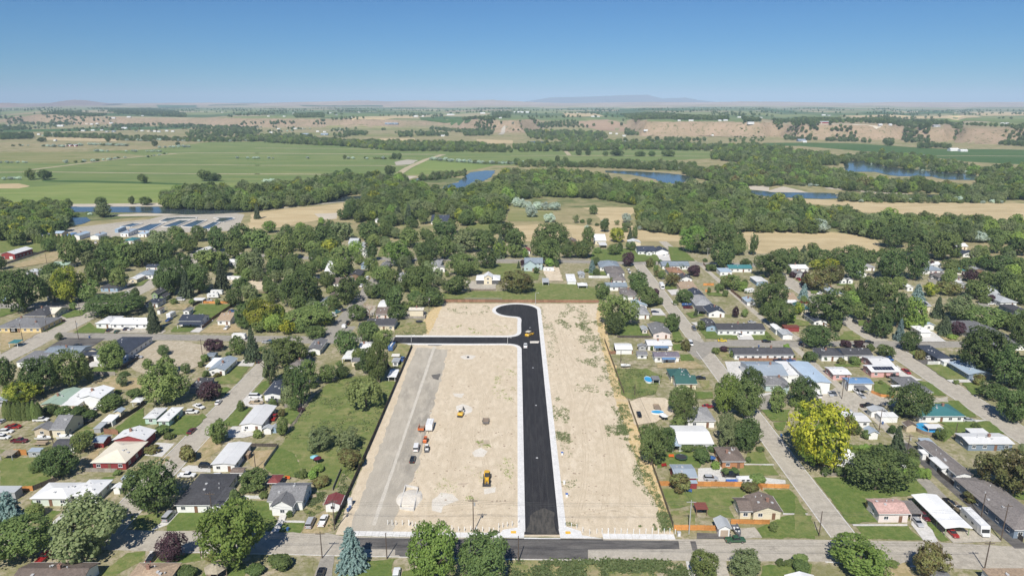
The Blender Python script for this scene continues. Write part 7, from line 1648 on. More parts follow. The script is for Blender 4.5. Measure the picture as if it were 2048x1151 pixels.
CARS=[
('P1',50,45,-6,'suv','white','white SUV at the left of the crowded dirt yard'),('P1',28,88,-4,'suv','white','second white SUV below the first in the dirt yard'),('P1',150,116,3,'pickup','maroon','dark red pickup in the dirt yard by the boats'),
('P1',100,8,20,'sedan','red','red car behind the white SUVs'),('P1',1465,38,47,'sedan','maroon','maroon car on the left side street'),('P1',1165,190,2,'sedan','silver','silver car in the red house driveway'),
('P1',1575,305,4,'suv','black','black SUV in front of the white metal house'),('P1',1292,692,62,'van','silver','silver minivan beside the dark hip roofed house'),('P1',1165,1000,64,'sedan','black','black car parked at the tan shingled roof'),
('P1',345,1000,38,'pickup','red','bright red pickup under the trees at bottom left'),('P1',650,620,55,'sedan','gray','dark car in front of the white L shaped house'),('P1',1430,378,4,'pickup','white','white pickup behind the dark hip roofed house'),
('P2',845,742,66,'van','silver','silver minivan parked beside the white pickup'),('P2',942,725,66,'pickup','white','white pickup in the drive of the red roofed garage'),('P2',920,1140,75,'pickup','black','black pickup at the bottom edge by the spruce'),('P2',1502,1130,80,'suv','white','white SUV at the bottom edge by the yellow green tree'),
('P2',150,388,10,'suv','white','white vehicle wedged among dark trucks in the back yard'),('P2',235,396,2,'pickup','black','black pickup in the cluttered back yard'),('P2',90,430,45,'sedan','black','black car beside the charcoal roof'),
('M2',820,728,2,'van','white','white passenger van by the navy roofed house'),('M2',830,786,0,'pickup','tan','tan and brown pickup below the white van'),('M2',277,824,-20,'pickup','white','white pickup by the maroon tree'),('M2',212,874,3,'suv','white','white car below the white pickup'),
('M2',462,780,50,'sedan','white','white car parked on the left side street kerb'),('M2',1000,926,80,'pickup','red','red and white old pickup behind the carport house'),('M2',765,1036,-6,'sedan','navy','navy car inside the white carport'),('M2',925,206,0,'sedan','silver','silver car parked by the conifer'),('M2',965,200,4,'sedan','blue','blue car parked right of the silver car'),
('M2',850,388,70,'sedan','black','black car at the top of the left side street'),('M2',545,70,60,'pickup','white','white truck by the brown roofed house'),('M2',970,88,10,'sedan','maroon','maroon car under the bright crowns'),
('M1',1052,92,20,'suv','black','black SUV in the gravel car park'),('M1',1120,104,24,'sedan','green','green car in the gravel car park'),('M1',1207,78,28,'sedan','navy','navy car in the gravel car park'),('M1',1256,80,28,'sedan','white','white car at the right end of the gravel car park'),
('M1',742,240,10,'sedan','black','black car beside the grey storage building'),('M1',935,838,70,'sedan','white','white car beside the tall white barn'),('M1',130,1018,6,'pickup','red','red pickup in the dirt yard under the arborvitae'),('M1',1310,352,4,'pickup','silver','silver pickup on the sandy vacant lot'),('M1',395,950,0,'pickup','white','white and red truck in front of the cream barn house'),('M1',30,960,30,'sedan','silver','silver car at the arborvitae row'),
('U1',1345,752,8,'sedan','white','white car on the old shaded street'),('U1',690,935,25,'suv','white','white car beside the cream garage'),('U1',835,830,80,'suv','navy','navy SUV in the shade of the wide tree'),('U1',515,820,80,'van','white','white van in the shade left of the yellow green tree'),('U1',625,1048,-4,'pickup','red','red pickup by the long tan house'),('U1',1000,235,80,'pickup','white','white truck at the sewage works gate'),
('U2',372,830,-4,'van','white','white van under the pine trees'),('U2',658,838,2,'pickup','silver','silver pickup in front of the white campers'),('U2',225,740,70,'sedan','white','white car beside the sage green house'),('U2',252,1040,35,'pickup','blue','pale blue pickup in front of the box truck'),('U2',918,950,8,'suv','blue','blue car on the dirt by the conifer'),('U2',1130,595,3,'sedan','green','green car in the dry paddock'),
('U3',240,596,3,'sedan','white','white car left of two dark cars'),('U3',284,600,0,'sedan','gray','grey car in the row by the two tier shed'),('U3',320,602,2,'sedan','navy','dark blue car in the row by the two tier shed'),('U3',812,606,70,'van','white','white van at the tree street'),('U3',748,686,35,'pickup','white','white pickup on the tree street verge'),('U3',700,646,40,'sedan','black','black car by the tree street verge'),
('U3',488,962,20,'pickup','teal','teal old truck in the junk yard'),('U3',605,1072,58,'pickup','black','black pickup on the tree street'),('U3',770,975,60,'suv','navy','navy SUV by the bare tree'),('U3',800,982,60,'sedan','maroon','dark red car by the bare tree'),('U3',565,935,20,'sedan','navy','blue car at the junk yard corner'),('U3',630,598,10,'sedan','white','white car behind the round tree'),
('M3',598,372,80,'pickup','blue','light blue pickup beside the site fence'),
('P3',125,168,78,'van','white','white van parked on the grey gravel lane'),('P3',97,256,72,'sedan','black','black car parked on the grey gravel lane'),
('M4',1238,900,-72,'sedan','black','black car in the pale dirt yard'),('M4',148,243,72,'pickup','white','white pickup on the black new road'),
('P4',848,402,-3,'suv','silver','silver SUV on the concrete pad'),('P4',1000,377,-3,'pickup','black','black pickup in front of the brick house'),('P4',1035,872,-4,'pickup','green','dark green pickup on the front street by the white garage'),
('P5',900,735,-62,'sedan','silver','silver car under the brown carport edge'),('P5',1165,815,-60,'sedan','red','red car under the long white carport'),('P5',1150,600,-55,'pickup','black','black pickup beside the long white carport'),('P5',950,690,-60,'sedan','maroon','maroon car end beside the pink roofed house'),
('M5',135,80,-72,'suv','gray','grey car on the right side street'),('M5',405,190,-2,'sedan','yellow','yellow car at the street corner'),('M5',828,198,-2,'sedan','black','black car in front of the duplex'),('M5',103,222,-72,'van','white','white van by the brown green shrub'),('M5',197,548,-4,'sedan','black','black car beside the green roofed house'),('M5',268,820,0,'sedan','red','dark red car by the grey metal roof'),
('M5',955,385,0,'pickup','navy','navy pickup behind the brick wall'),('M5',1065,385,5,'sedan','blue','blue car behind the brick wall'),('M5',575,140,-60,'suv','white','white car in the duplex driveway'),('M5',1320,715,80,'van','white','white box van in front of the long warehouse'),('M5',1440,702,-50,'sedan','silver','silver car right of the warehouse'),('M5',1475,698,-50,'sedan','gray','grey car right of the warehouse'),('M5',1595,868,-6,'suv','silver','silver car on the gravel yard'),('M5',1158,215,60,'sedan','navy','navy car at the alley mouth'),('M5',690,15,3,'sedan','silver','silver car behind the duplex'),
('M6',835,362,-2,'suv','white','white car in the dark drive'),('M6',597,490,-38,'pickup','red','red pickup in the pink house driveway'),('M6',465,535,-2,'pickup','black','black pickup behind the pink house'),('M6',118,675,-55,'pickup','white','white truck beside the small grey carport'),('M6',170,722,-55,'sedan','silver','silver car below the small grey carport'),('M6',228,815,6,'pickup','black','black truck at the silver workshop'),('M6',25,872,-4,'sedan','white','white car on the gravel lane'),('M6',1195,950,2,'sedan','silver','silver car beside the teal roof'),('M6',240,205,-8,'sedan','black','black car at the far street corner'),('M6',110,15,-50,'suv','black','black SUV at the shaded far right street'),('M6',440,365,-50,'sedan','blue','blue covered car behind the pink house'),
('U5',785,957,-2,'sedan','navy','navy car in the driveway of the grey hipped house'),('U5',985,868,-70,'pickup','white','white pickup on the right side street'),('U5',880,370,-70,'sedan','white','white car at the tan garage gable'),('U5',918,362,-70,'sedan','white','second white car at the tan garage gable'),('U5',1130,912,-3,'pickup','maroon','maroon pickup below the blue canopy'),('U5',1192,1130,-72,'suv','gray','grey car parked at the right kerb'),('U5',862,602,-72,'sedan','gray','grey car by the brown green tree'),('U5',712,985,60,'sedan','black','black car at the grey hipped house'),
('U6',645,712,-3,'suv','silver','silver car at the far street verge'),('U6',992,765,20,'pickup','white','white pickup by the spruce'),('U6',880,820,-30,'sedan','white','white car below the spruce'),('U6',840,858,-5,'pickup','red','red truck behind the green roof'),('U6',770,615,70,'pickup','red','red truck between two plum trees'),('U6',1365,1055,-50,'sedan','black','black car on the far right street'),
('U7',640,560,0,'pickup','red','red trailer truck at the taupe roof'),('U7',1225,872,3,'suv','white','white car under the silver roof edge'),('U7',630,605,2,'van','white','white van in front of the taupe roof'),('U7',965,370,-20,'sedan','gray','grey car in the far right driveway'),
]
for c in CARS:car(*c)
trailer('P1',330,92,3,'boat','white covered boat on a trailer in the dirt yard',(5.5,2.1,1.5),cat='boat',name='boat');trailer('P1',505,88,8,'boat','white motorboat on a trailer beside the boat with brown trailer',(6,2.2,1.7),cat='boat',name='boat')
trailer('P1',312,125,3,'flat','brown utility trailer below the covered boat',(4.5,2,1.1),'tan','trailer','utility_trailer')
trailer('M2',665,160,3,'box','white camper at the conifer on the cross street',(7,2.4,3));trailer('U2',715,795,5,'box','front white camper among the trees',(7,2.4,3));trailer('U2',755,760,5,'box','rear white camper among the trees',(7.5,2.4,3));trailer('U2',938,612,0,'box','long white trailer in the dry paddock',(11,2.4,2.8))
trailer('U2',275,1000,20,'box','white box truck body by the porch posts',(6,2.4,3.2),cat='box truck',name='box_truck')
trailer('U3',425,998,8,'box','small white trailer by the junk yard',(6,2.3,2.8));trailer('U3',565,1108,58,'box','white camper top behind the black pickup',(3,2,2));trailer('U5',855,692,-72,'box','white motorhome parked on the right side street',(8,2.5,3.2),cat='motorhome',name='motorhome')
trailer('P5',1335,745,-50,'box','white motorhome beside the long white carport',(10,2.6,3.3),cat='motorhome',name='motorhome');trailer('U4',1190,520,3,'box','white camper beside the teal farmhouse',(8,2.4,3));trailer('U5',505,512,-20,'boat','white boat by the corner houses',(6,2.3,1.7),cat='boat',name='boat');trailer('U5',520,545,-20,'boat','second white boat by the corner houses',(6,2.3,1.7),cat='boat',name='boat')
trailer('P4',1045,797,-62,'boat','grey jet boat by the white garage',(5.5,2.1,1.5),'gray','boat','boat');trailer('P4',1105,420,-8,'box','white covered trailer at the orange fence',(5,2.2,2.2),cat='trailer',name='cargo_trailer');trailer('M4',1410,822,70,'flat','brown flat trailer in the pale dirt yard',(5,2.3,1.0),'tan','trailer','utility_trailer');trailer('M4',1110,428,0,'boat','small white boat in the bare yard',(4.5,1.8,1.3),cat='boat',name='boat')
trailer('M3',535,330,8,'flat','small white trailer under the green trees',(4,2,1.3),'white','trailer','utility_trailer');trailer('M3',498,258,80,'box','blue tarped camper beside the trees',(7,2.4,2.8),'blue');trailer('U5',1120,882,-2,'boat','boat under blue and white canopy',(6,2.3,1.7),'blue','boat','boat');trailer('U6',255,742,10,'box','white camper behind the alley fence',(6.5,2.3,2.8));trailer('M2',1000,772,0,'boat','grey tarped boat beside the tan pickup',(6,2.3,1.7),'gray','boat','boat')
trailer('P5',1205,630,-57,'boat','brown tarped boat beside the motorhome',(6,2.3,1.9),'tan','boat','boat');trailer('P5',770,300,-60,'boat','white boat on the hedged lawn',(5.5,2.2,1.6),'white','boat','boat')
# --- machines on the site
def loader(reg,x,y,deg,label):
 p=G(*Q(reg,x,y),1.2);root=thing('wheel_loader',label,'wheel loader',(p.x,p.y,.02),radians(deg));Y_=PAINT['cat']
 mb=MB();mb.loft([sec(x_,w_,a,c,.85)for x_,w_,a,c in((-3.0,.85,.8,1.6),(-2.8,1.05,.7,1.95),(-1.2,1.05,.7,2.05),(-.7,.9,.7,1.7))]);mb.build('engine_hood',Y_,root)
 mb=MB();mb.loft([sec(x_,w_,a,c,.9)for x_,w_,a,c in((-.7,.75,.7,1.5),(.6,.75,.7,1.5),(1.6,.55,.7,1.3))]);mb.build('front_frame',Y_,root)
 mb=MB();mb.loft([[(-1.1,-.75,1.7),(.35,-.75,1.5),(.35,.75,1.5),(-1.1,.75,1.7)],[(-.95,-.68,3.1),(.15,-.68,3.1),(.15,.68,3.1),(-.95,.68,3.1)]]);cab=mb.build('cab',M_CARGLASS,root)
 mb=MB();mb.box(-1.1,.3,-.78,.78,3.1,3.25);mb.build('cab_roof',Y_,root)
 for sy in(-.5,.5):mb=MB();mb.tube((.5,sy,1.6),(2.2,sy,1.3),.13);mb.tube((2.2,sy,1.3),(3.0,sy,.6),.13);mb.tube((.8,sy,1.0),(2.1,sy,1.25),.08);mb.build('lift_arm',Y_,root)
 mb=MB();prof=[(2.9,.9),(2.75,.5),(2.9,.12),(3.7,.05),(3.7,.12),(2.98,.2),(2.87,.5),(3.0,.9)];mb.loft([[(a,-1.35,b)for a,b in prof],[(a,1.35,b)for a,b in prof]]);
 for sy in(-1.35,1.3):mb.loft([[(2.8,sy,.5),(2.95,sy,.1),(3.7,sy,.05),(3.0,sy,.9)],[(2.8,sy+.05,.5),(2.95,sy+.05,.1),(3.7,sy+.05,.05),(3.0,sy+.05,.9)]])
 mb.build('bucket',M_STEELDK,root)
 mb=MB();mb.tube((-1.9,.4,2.0),(-1.9,.4,2.7),.07);mb.build('exhaust',M_STEELDK,root)
 for sx in(-1.7,1.3):
  for sy in(-1,1):wheel(root,sx,sy*1.0,.72,.5)
def excavator(reg,x,y,deg,label):
 p=G(*Q(reg,x,y),1.0);root=thing('excavator',label,'excavator',(p.x,p.y,.02),radians(deg));Y_=PAINT['cat']
 for sy in(-.85,.85):
  mb=MB();prof=[(-1.4,.15),(-1.2,0),(1.2,0),(1.4,.15),(1.4,.45),(1.2,.6),(-1.2,.6),(-1.4,.45)];mb.loft([[(a,sy-.22,b)for a,b in prof],[(a,sy+.22,b)for a,b in prof]]);mb.build('track',M_STEELDK,root)
 mb=MB();mb.box(-.9,.9,-.65,.65,.25,.6);mb.build('undercarriage',M_STEELDK,root)
 mb=MB();mb.loft([sec(x_,w_,a,c,.85)for x_,w_,a,c in((-1.7,.85,.75,1.35),(-1.5,1.05,.65,1.6),(.3,1.05,.65,1.55),(1.0,.95,.65,1.0))]);mb.build('house_body',Y_,root)
 mb=MB();mb.loft([[(-.4,-.1,1.2),(1.0,-.1,1.0),(1.0,.95,1.0),(-.4,.95,1.2)],[(-.3,0,2.4),(.7,0,2.4),(.7,.85,2.4),(-.3,.85,2.4)]]);mb.build('cab',M_CARGLASS,root)
 mb=MB();mb.box(-.4,.8,-.05,.92,2.4,2.5);mb.build('cab_roof',M_TRIM,root)
 mb=MB();mb.tube((.8,-.3,1.1),(2.3,-.3,2.9),.17,.14);mb.build('boom',M_STEELDK,root);mb=MB();mb.tube((2.2,-.3,2.95),(3.3,-.3,1.7),.13,.1);mb.build('stick',M_STEELDK,root)
 mb=MB();mb.loft([[(3.1,-.6,1.7),(3.5,-.6,1.6),(3.5,-.6,1.0),(3.1,-.6,.9)],[(3.1,0,1.7),(3.5,0,1.6),(3.5,0,1.0),(3.1,0,.9)]]);mb.build('bucket',M_STEELDK,root)
 mb=MB();mb.box(-2.0,-1.85,-1.1,1.1,.1,.6);mb.tube((-1.85,-.4,.4),(-.8,-.4,.4),.08);mb.tube((-1.85,.4,.4),(-.8,.4,.4),.08);mb.build('blade',M_STEELDK,root)
def paver(reg,x,y,deg,label):
 p=G(*Q(reg,x,y),1.0);root=thing('road_roller',label,'road machine',(p.x,p.y,.06),radians(deg));Y_=PAINT['cream']
 mb=MB();mb.loft([sec(x_,w_,a,c,.85)for x_,w_,a,c in((-2.6,.9,.7,1.3),(-2.2,1.1,.5,1.7),(1.4,1.1,.5,1.6),(2.2,1.0,.6,1.0))]);mb.build('body',PAINT['cat'],root)
 mb=MB();mb.box(2.0,3.4,-1.3,1.3,.4,.5);mb.box(2.0,2.1,-1.3,1.3,.5,1.3);mb.box(2.0,3.4,-1.35,-1.25,.4,1.3);mb.box(2.0,3.4,1.25,1.35,.4,1.3);mb.build('hopper',PAINT['cat'],root)
 for sx in(-1.8,.6):
  for sy in(-.9,.9):mb=MB();mb.box(sx-.06,sx+.06,sy-.06,sy+.06,1.6,2.7);mb.build('canopy_post',M_STEELDK,root)
 mb=MB();mb.box(-2.0,.8,-1.1,1.1,2.7,2.82);mb.build('canopy',Y_,root)
 mb=MB();mb.box(-1.2,-.6,-.35,.35,1.65,2.2);mb.build('seat',M_STEELDK,root)
 mb=MB();mb.box(-3.2,-2.6,-1.7,1.7,.1,.6);mb.build('screed',M_STEELDK,root)
 for sy in(-.85,.85):mb=MB();mb.loft([[(a,sy-.2,b)for a,b in((-1.9,.15),(-1.7,0),(1.3,0),(1.5,.2),(1.3,.7),(-1.7,.7))],[(a,sy+.2,b)for a,b in((-1.9,.15),(-1.7,0),(1.3,0),(1.5,.2),(1.3,.7),(-1.7,.7))]]);mb.build('track',M_STEELDK,root)
def skid(reg,x,y,deg,col,label):
 p=G(*Q(reg,x,y),.8);root=thing('skid_loader',label,'skid loader',(p.x,p.y,.02),radians(deg))
 mb=MB();mb.loft([sec(x_,w_,a,c,.9)for x_,w_,a,c in((-1.4,.6,.4,1.2),(-1.2,.7,.3,1.5),(-.3,.7,.3,1.4),(.9,.65,.3,.8))]);mb.build('body',PAINT[col],root)
 mb=MB();mb.box(-.5,.6,-.5,.5,.8,2.0);mb.build('cab',M_CARGLASS,root);mb=MB();mb.box(-.6,.7,-.55,.55,2.0,2.1);mb.build('cab_roof',PAINT[col],root)
 for sy in(-.68,.68):mb=MB();mb.tube((-1.2,sy,1.5),(.9,sy,1.2),.08);mb.tube((.9,sy,1.2),(1.5,sy,.4),.08);mb.build('lift_arm',M_STEELDK,root)
 mb=MB();mb.loft([[(1.4,-.85,.6),(1.4,-.85,.05),(2.1,-.85,.05)],[(1.4,.85,.6),(1.4,.85,.05),(2.1,.85,.05)]]);mb.build('bucket',M_STEELDK,root)
 for sx in(-.75,.6):
  for sy in(-.8,.8):wheel(root,sx,sy,.4,.28)
loader('P3',665,398,-90,'yellow wheel loader with its bucket lowered toward the street');excavator('M3',1160,890,78,'yellow mini excavator with raised dark arm')
paver('M4',180,135,60,'yellow road paving machine on the black new road');skid('P3',196,112,80,'orange','orange trencher on the graded dirt');skid('P3',205,172,-85,'white','white skid loader below the orange trencher')
trailer('M3',1398,948,-88,'flat','dark flatbed trailer on the graded dirt',(4.6,2.3,1.0),'gray','trailer','utility_trailer');trailer('M3',862,1010,-92,'box','white enclosed trailer on the site edge',(6,2.5,2.8),'white','trailer','cargo_trailer');trailer('M3',782,1020,-70,'flat','brown dump trailer beside the white enclosed trailer',(4,2.2,1.5),'orange','trailer','utility_trailer')
# --- fences
FMAT={k:[plain('%s_fence_%d'%(k,i),tuple(c*f for c in col),.85,0,.22,2.0,.15)for i,f in enumerate((.85,1.0,1.14))]for k,col in dict(cedar=(.60,.27,.085),brown=(.20,.125,.085),dark=(.095,.08,.068),grey=(.34,.31,.27),white=(.74,.74,.72),red=(.30,.165,.105),olive=(.17,.14,.09)).items()}
@shared
def me_panel(mat,i,h):
 mb=MB();n=9
 for k in range(n):
  a=k/n;o=.012 if k%2 else-.012
  mb.box(a+.006,a+1/n-.002,-.02+o,.02+o,.05,h+RNG.uniform(-.03,.02))
 mb.box(0,1,.03,.07,h*.25,h*.25+.09);mb.box(0,1,.03,.07,h*.78,h*.78+.09)
 return mb.mesh('fence_panel',FMAT[mat][i])
@shared
def me_post(mat,h):mb=MB();mb.box(-.06,.06,-.06,.06,0,h+.12);return mb.mesh('fence_post',FMAT[mat][0])
@shared
def me_rails(mat,h):
 mb=MB()
 for z in(.3,.62,.95):mb.box(0,1,-.03,.03,h*z-.07,h*z+.07)
 return mb.mesh('rail',FMAT[mat][1])
def fence(reg,pts,mat,label,h=1.8,L=2.44,rails=False,name='fence'):
 pts=[G(*Q(reg,*p))for p in pts];o=pts[0]
 root=thing(name,label,'fence',(o.x,o.y,.02))
 for a,b in zip(pts,pts[1:]):
  d=b-a;n=max(1,round(d.length/L));an=atan2(d.y,d.x)
  for i in range(n):
   q=a+d*(i/n)-o
   link('fence_panel' if not rails else 'rail',me_rails(mat,h)if rails else me_panel(mat,RNG.randrange(3),h),root,(q.x,q.y,RNG.uniform(-.03,.03)),an,(d.length/n,1,1))
   link('fence_post',me_post(mat,h),root,(q.x,q.y,0))
 q=pts[-1]-o;link('fence_post',me_post(mat,h),root,(q.x,q.y,0))
fence('W',[(669,1051),(745,880),(824,694)],'dark','long dark brown board fence along the left side of the site',1.9)
fence('W',[(884,604),(1197,605)],'red','rust brown board fence along the far end of the site',1.8)
fence('W',[(1209,682),(1248,790)],'olive','weathered fence along the far right side of the site',1.8)
fence('W',[(1257,805),(1279,867),(1297,910),(1346,1054)],'olive','weathered fence along the near right side of the site',1.8)
fence('P4',[(450,462),(850,466),(1085,468)],'cedar','orange cedar fence between the two gardens');fence('P4',[(1220,474),(1445,482)],'cedar','short orange cedar fence reaching the right side street',1.5)
fence('P4',[(565,800),(740,802),(905,806)],'cedar','orange cedar fence beside the silver roofed garage');fence('P4',[(1000,752),(1295,756)],'cedar','orange cedar fence in front of the cream house',1.6);fence('P4',[(1210,462),(1240,500)],'cedar','tiny cedar fence by the brown roof',1.6)
fence('P1',[(115,225),(205,228)],'cedar','orange fence between the garden sheds',2.2);fence('P1',[(150,505),(255,500)],'cedar','orange fence piece by the blue spruce');fence('P1',[(255,500),(440,425)],'dark','dark fence behind the white L shaped house');fence('P1',[(800,65),(905,72)],'red','rust fence beside the barn with red gable')
fence('P1',[(650,355),(900,360)],'grey','pale grey fence in front of the red house',1.5);fence('P2',[(330,560),(480,562)],'white','white fence left of the grey gabled cottage',1.2);fence('P2',[(490,320),(600,165)],'grey','grey fence beside the green lawn',1.3);fence('P2',[(370,160),(590,165)],'dark','dark fence behind the white metal house',1.3)
fence('M1',[(760,470),(900,385)],'dark','dark board fence left of the concrete patio');fence('M1',[(1160,480),(1330,375)],'dark','dark board fence right of the white wing');fence('M1',[(830,525),(1105,528)],'grey','grey weathered fence below the small lawn');fence('M1',[(1010,1055),(1335,855),(1390,800)],'dark','long dark fence beside the mint house lawn');fence('M1',[(1000,1078),(1120,1085)],'red','red brown fence behind the barn')
fence('U1',[(50,468),(250,405),(470,335),(630,300)],'grey','long pale picket fence below the red barn',1.8);fence('U2',[(600,870),(740,875),(890,872)],'cedar','orange fence below the campers',1.6);fence('U2',[(700,1050),(935,890)],'brown','brown fence along the green back lawn');fence('U2',[(500,905),(575,868)],'dark','dark fence behind the backyard garage');fence('U2',[(600,1140),(700,1060)],'brown','brown fence along the navy house drive')
fence('U2',[(1020,765),(1290,768)],'brown','low rail fence of the round pen',1.3,3,True);fence('U3',[(1125,1030),(1415,1032),(1420,1000)],'grey','pale grey fence below the cream barn',1.6);fence('M5',[(565,388),(800,390),(1110,390)],'red','brick red wall below the motel row',1.5)
fence('U4',[(640,450),(860,458)],'grey','pale fence along the north street',1.6,3);fence('U4',[(1290,415),(1570,420)],'grey','grey rail fence along the north street',1.4,3,True);fence('U4',[(370,738),(630,738)],'brown','brown rail fence of the corral',1.4,3,True);fence('U4',[(315,832),(700,835)],'grey','thin wire fence behind the site',1.4,3,True)
fence('U5',[(90,605),(280,607),(340,600)],'white','white fence behind the corner houses',1.7);fence('U5',[(1290,685),(1400,685)],'cedar','orange fence beside the dark gable',1.7);fence('U5',[(1310,750),(1370,752)],'cedar','orange fence piece in the back lawn',1.7);fence('U5',[(1290,465),(1345,530)],'brown','brown fence along the alley corner',1.7);fence('U6',[(60,745),(240,890)],'brown','brown board fence along the gravel alley',1.8)
fence('M4',[(945,325),(1175,325)],'red','rust fence below the white arched garage',1.7);fence('M4',[(1030,165),(1050,168),(1355,172)],'dark','dark fence below the bright lawn',1.4);fence('M6',[(260,700),(350,740),(470,748)],'cedar','curved orange fence of the side lawn',1.5);fence('M6',[(800,425),(950,424),(1060,424)],'white','white vinyl fence by the dark drive',1.7);fence('P5',[(930,230),(1080,390),(1180,470)],'dark','dark fence along the upper alley',1.7);fence('P5',[(1180,470),(1380,640),(1550,780),(1700,890)],'dark','long dark fence along the lower alley',1.7);fence('P5',[(170,388),(300,386),(400,388)],'grey','low wire fence at the big lawn',1.1,3,True)
fence('P2',[(1015,500),(1080,345)],'grey','low grey fence in the weedy garden',1.2);fence('M2',[(1100,1110),(1200,985),(1345,760),(1470,650)],'grey','grey wire fence along the sloping meadow',1.2,3,True);fence('M2',[(1095,838),(1280,838)],'grey','teal grey screen fence',1.7)
# --- white boundary stakes
@shared
def me_stake():mb=MB();mb.box(-.085,.085,-.085,.085,0,1.75);mb.loft([[(-.11,-.11,1.75),(.11,-.11,1.75),(.11,.11,1.75),(-.11,.11,1.75)],[(-.02,-.02,1.86),(.02,-.02,1.86),(.02,.02,1.86),(-.02,.02,1.86)]]);return mb.mesh('fence_post',M_TRIM)
STK=[('P2',x,y+18)for x,y in((1437,742),(1470,745),(1500,745),(1548,745),(1600,750))]+[('P3',x,y+18)for x,y in((68,745),(95,757),(120,765),(155,768),(200,772),(250,776),(300,780),(352,785),(398,790),(448,793),(493,793),(542,793),(587,793),(632,795),(682,805),(716,805),(755,800),(755,770),(787,765),(820,757),(858,752),(905,735),(1260,755),(1310,762),(1352,770),(1398,800),(1450,820),(1505,808),(1545,808),(1590,810))]+[('P4',x,y+18)for x,y in((15,808),(65,808),(112,810),(160,808),(207,810),(255,810),(302,810),(350,810),(398,810),(445,810),(490,810),(533,810),(575,810))]
for rg,x,y in STK:
 p=G(*Q(rg,x,y));o=link('fence_post',me_stake(),None,(p.x,p.y,.02),RNG.uniform(-.1,.1),(1,1,RNG.uniform(.85,1.1)));o.rotation_euler.x=RNG.gauss(0,.02)
 tag(o,'white vinyl fence post in the row along the front pavement','fence post','white vinyl posts along the front of the site')
# --- poles and wires
M_POLE=plain('pole_wood',(.12,.09,.07),.9,scale=4,var=.3);M_POLEG=plain('grey_pole',(.42,.42,.41),.6);M_WIRE=plain('wire',(.03,.03,.032),.6);M_INS=plain('insulator',(.35,.3,.27),.4)
POLES={}
def pole(key,reg,bx,by,ty,label,arm=0,trans=False,grey=False,lamp=False):
 p=G(*Q(reg,bx,by));_,pt=Q(reg,bx,ty);v=(pt-CY)/F_PX;zc=p.y/(CT-v*ST);h=min(14,max(4,CAM_H-zc*(ST+v*CT)))
 root=thing('utility_pole' if not lamp else 'street_lamp',label,'utility pole' if not lamp else 'street lamp',(p.x,p.y,0));M=M_POLEG if grey else M_POLE
 mb=MB();mb.tube((0,0,-.3),(0,0,h),.17,.11,8);mb.build('shaft',M,root)
 if arm:
  mb=MB();a=(1.3,0)if arm==1 else(0,1.3);mb.box(-a[0]-.06,a[0]+.06,-a[1]-.06,a[1]+.06,h-.75,h-.6);mb.build('crossarm',M,root)
  for k in(-1,-.5,.5,1):mb=MB();mb.tube((a[0]*k,a[1]*k,h-.6),(a[0]*k,a[1]*k,h-.38),.05,.07,6);mb.build('insulator',M_INS,root)
 if trans:mb=MB();mb.tube((.42,-.1,h-2.2),(.42,-.1,h-1.2),.24,None,10);mb.tube((.42,-.1,h-1.2),(.42,-.1,h-1.05),.06);mb.build('transformer',M_POLEG,root)
 if lamp:mb=MB();mb.tube((0,0,h-.2),(1.5,-.3,h+.1),.05);mb.build('arm',M,root);mb=MB();mb.ell((1.7,-.34,h+.05),(.35,.16,.1));mb.build('lamp_head',M_TRIM,root)
 POLES[key]=Vector((p.x,p.y,h))
pole('a','P1',1538,1000,795,'utility pole left of the plum tree on the near kerb',1);pole('b','P2',935,1015,812,'utility pole by the grey drive on the near kerb',1);pole('c','P2',1430,1020,820,'utility pole right of the blue spruce');pole('d','P3',905,1045,843,'utility pole in front of the new road mouth');pole('e','P5',1410,1100,885,'utility pole at the right end of the front street',1)
pole('f','P2',100,720,510,'utility pole on the front lawn of the charcoal roof',1);pole('g','P2',1030,800,565,'utility pole beside the red roofed garage',1,True);pole('h','P3',562,820,560,'utility pole on the front edge of the graded dirt',1,True);pole('i','P4',680,830,570,'pale grey utility pole with crossarm in the corner garden',1,False,True);pole('j','P5',145,845,655,'utility pole at the right side street corner');pole('k','P5',1535,880,600,'utility pole beside the motorhome',1);pole('l','P1',550,745,558,'utility pole in front of the white L shaped house',1)
pole('m','P1',415,180,55,'utility pole by the arched storage tent');pole('n','P2',425,330,200,'utility pole behind the white shed');pole('o','M2',1345,750,550,'utility pole with white lamp at the meadow edge',0,True);pole('p','M2',310,330,180,'utility pole at the sandy vacant lot',1);pole('q','M1',222,210,30,'tall utility pole by the bus shelter',1);pole('r','M1',455,112,0,'utility pole on the tan house lawn');pole('s','M1',755,185,5,'utility pole with lamp at the street corner',0,True);pole('t','M1',590,300,232,'thin pole at the grey storage building')
pole('u','M4',1195,722,610,'utility pole in the rough green yard');pole('v','M4',1060,410,290,'utility pole in the bare yard');pole('w','M5',1550,758,560,'utility pole right of the long warehouse',1,True);pole('x','M5',1600,680,520,'utility pole behind the blue roof');pole('y','M5',1262,640,500,'utility pole in front of the warehouse wall');pole('z','M6',333,1075,850,'utility pole by the silver workshop',1)
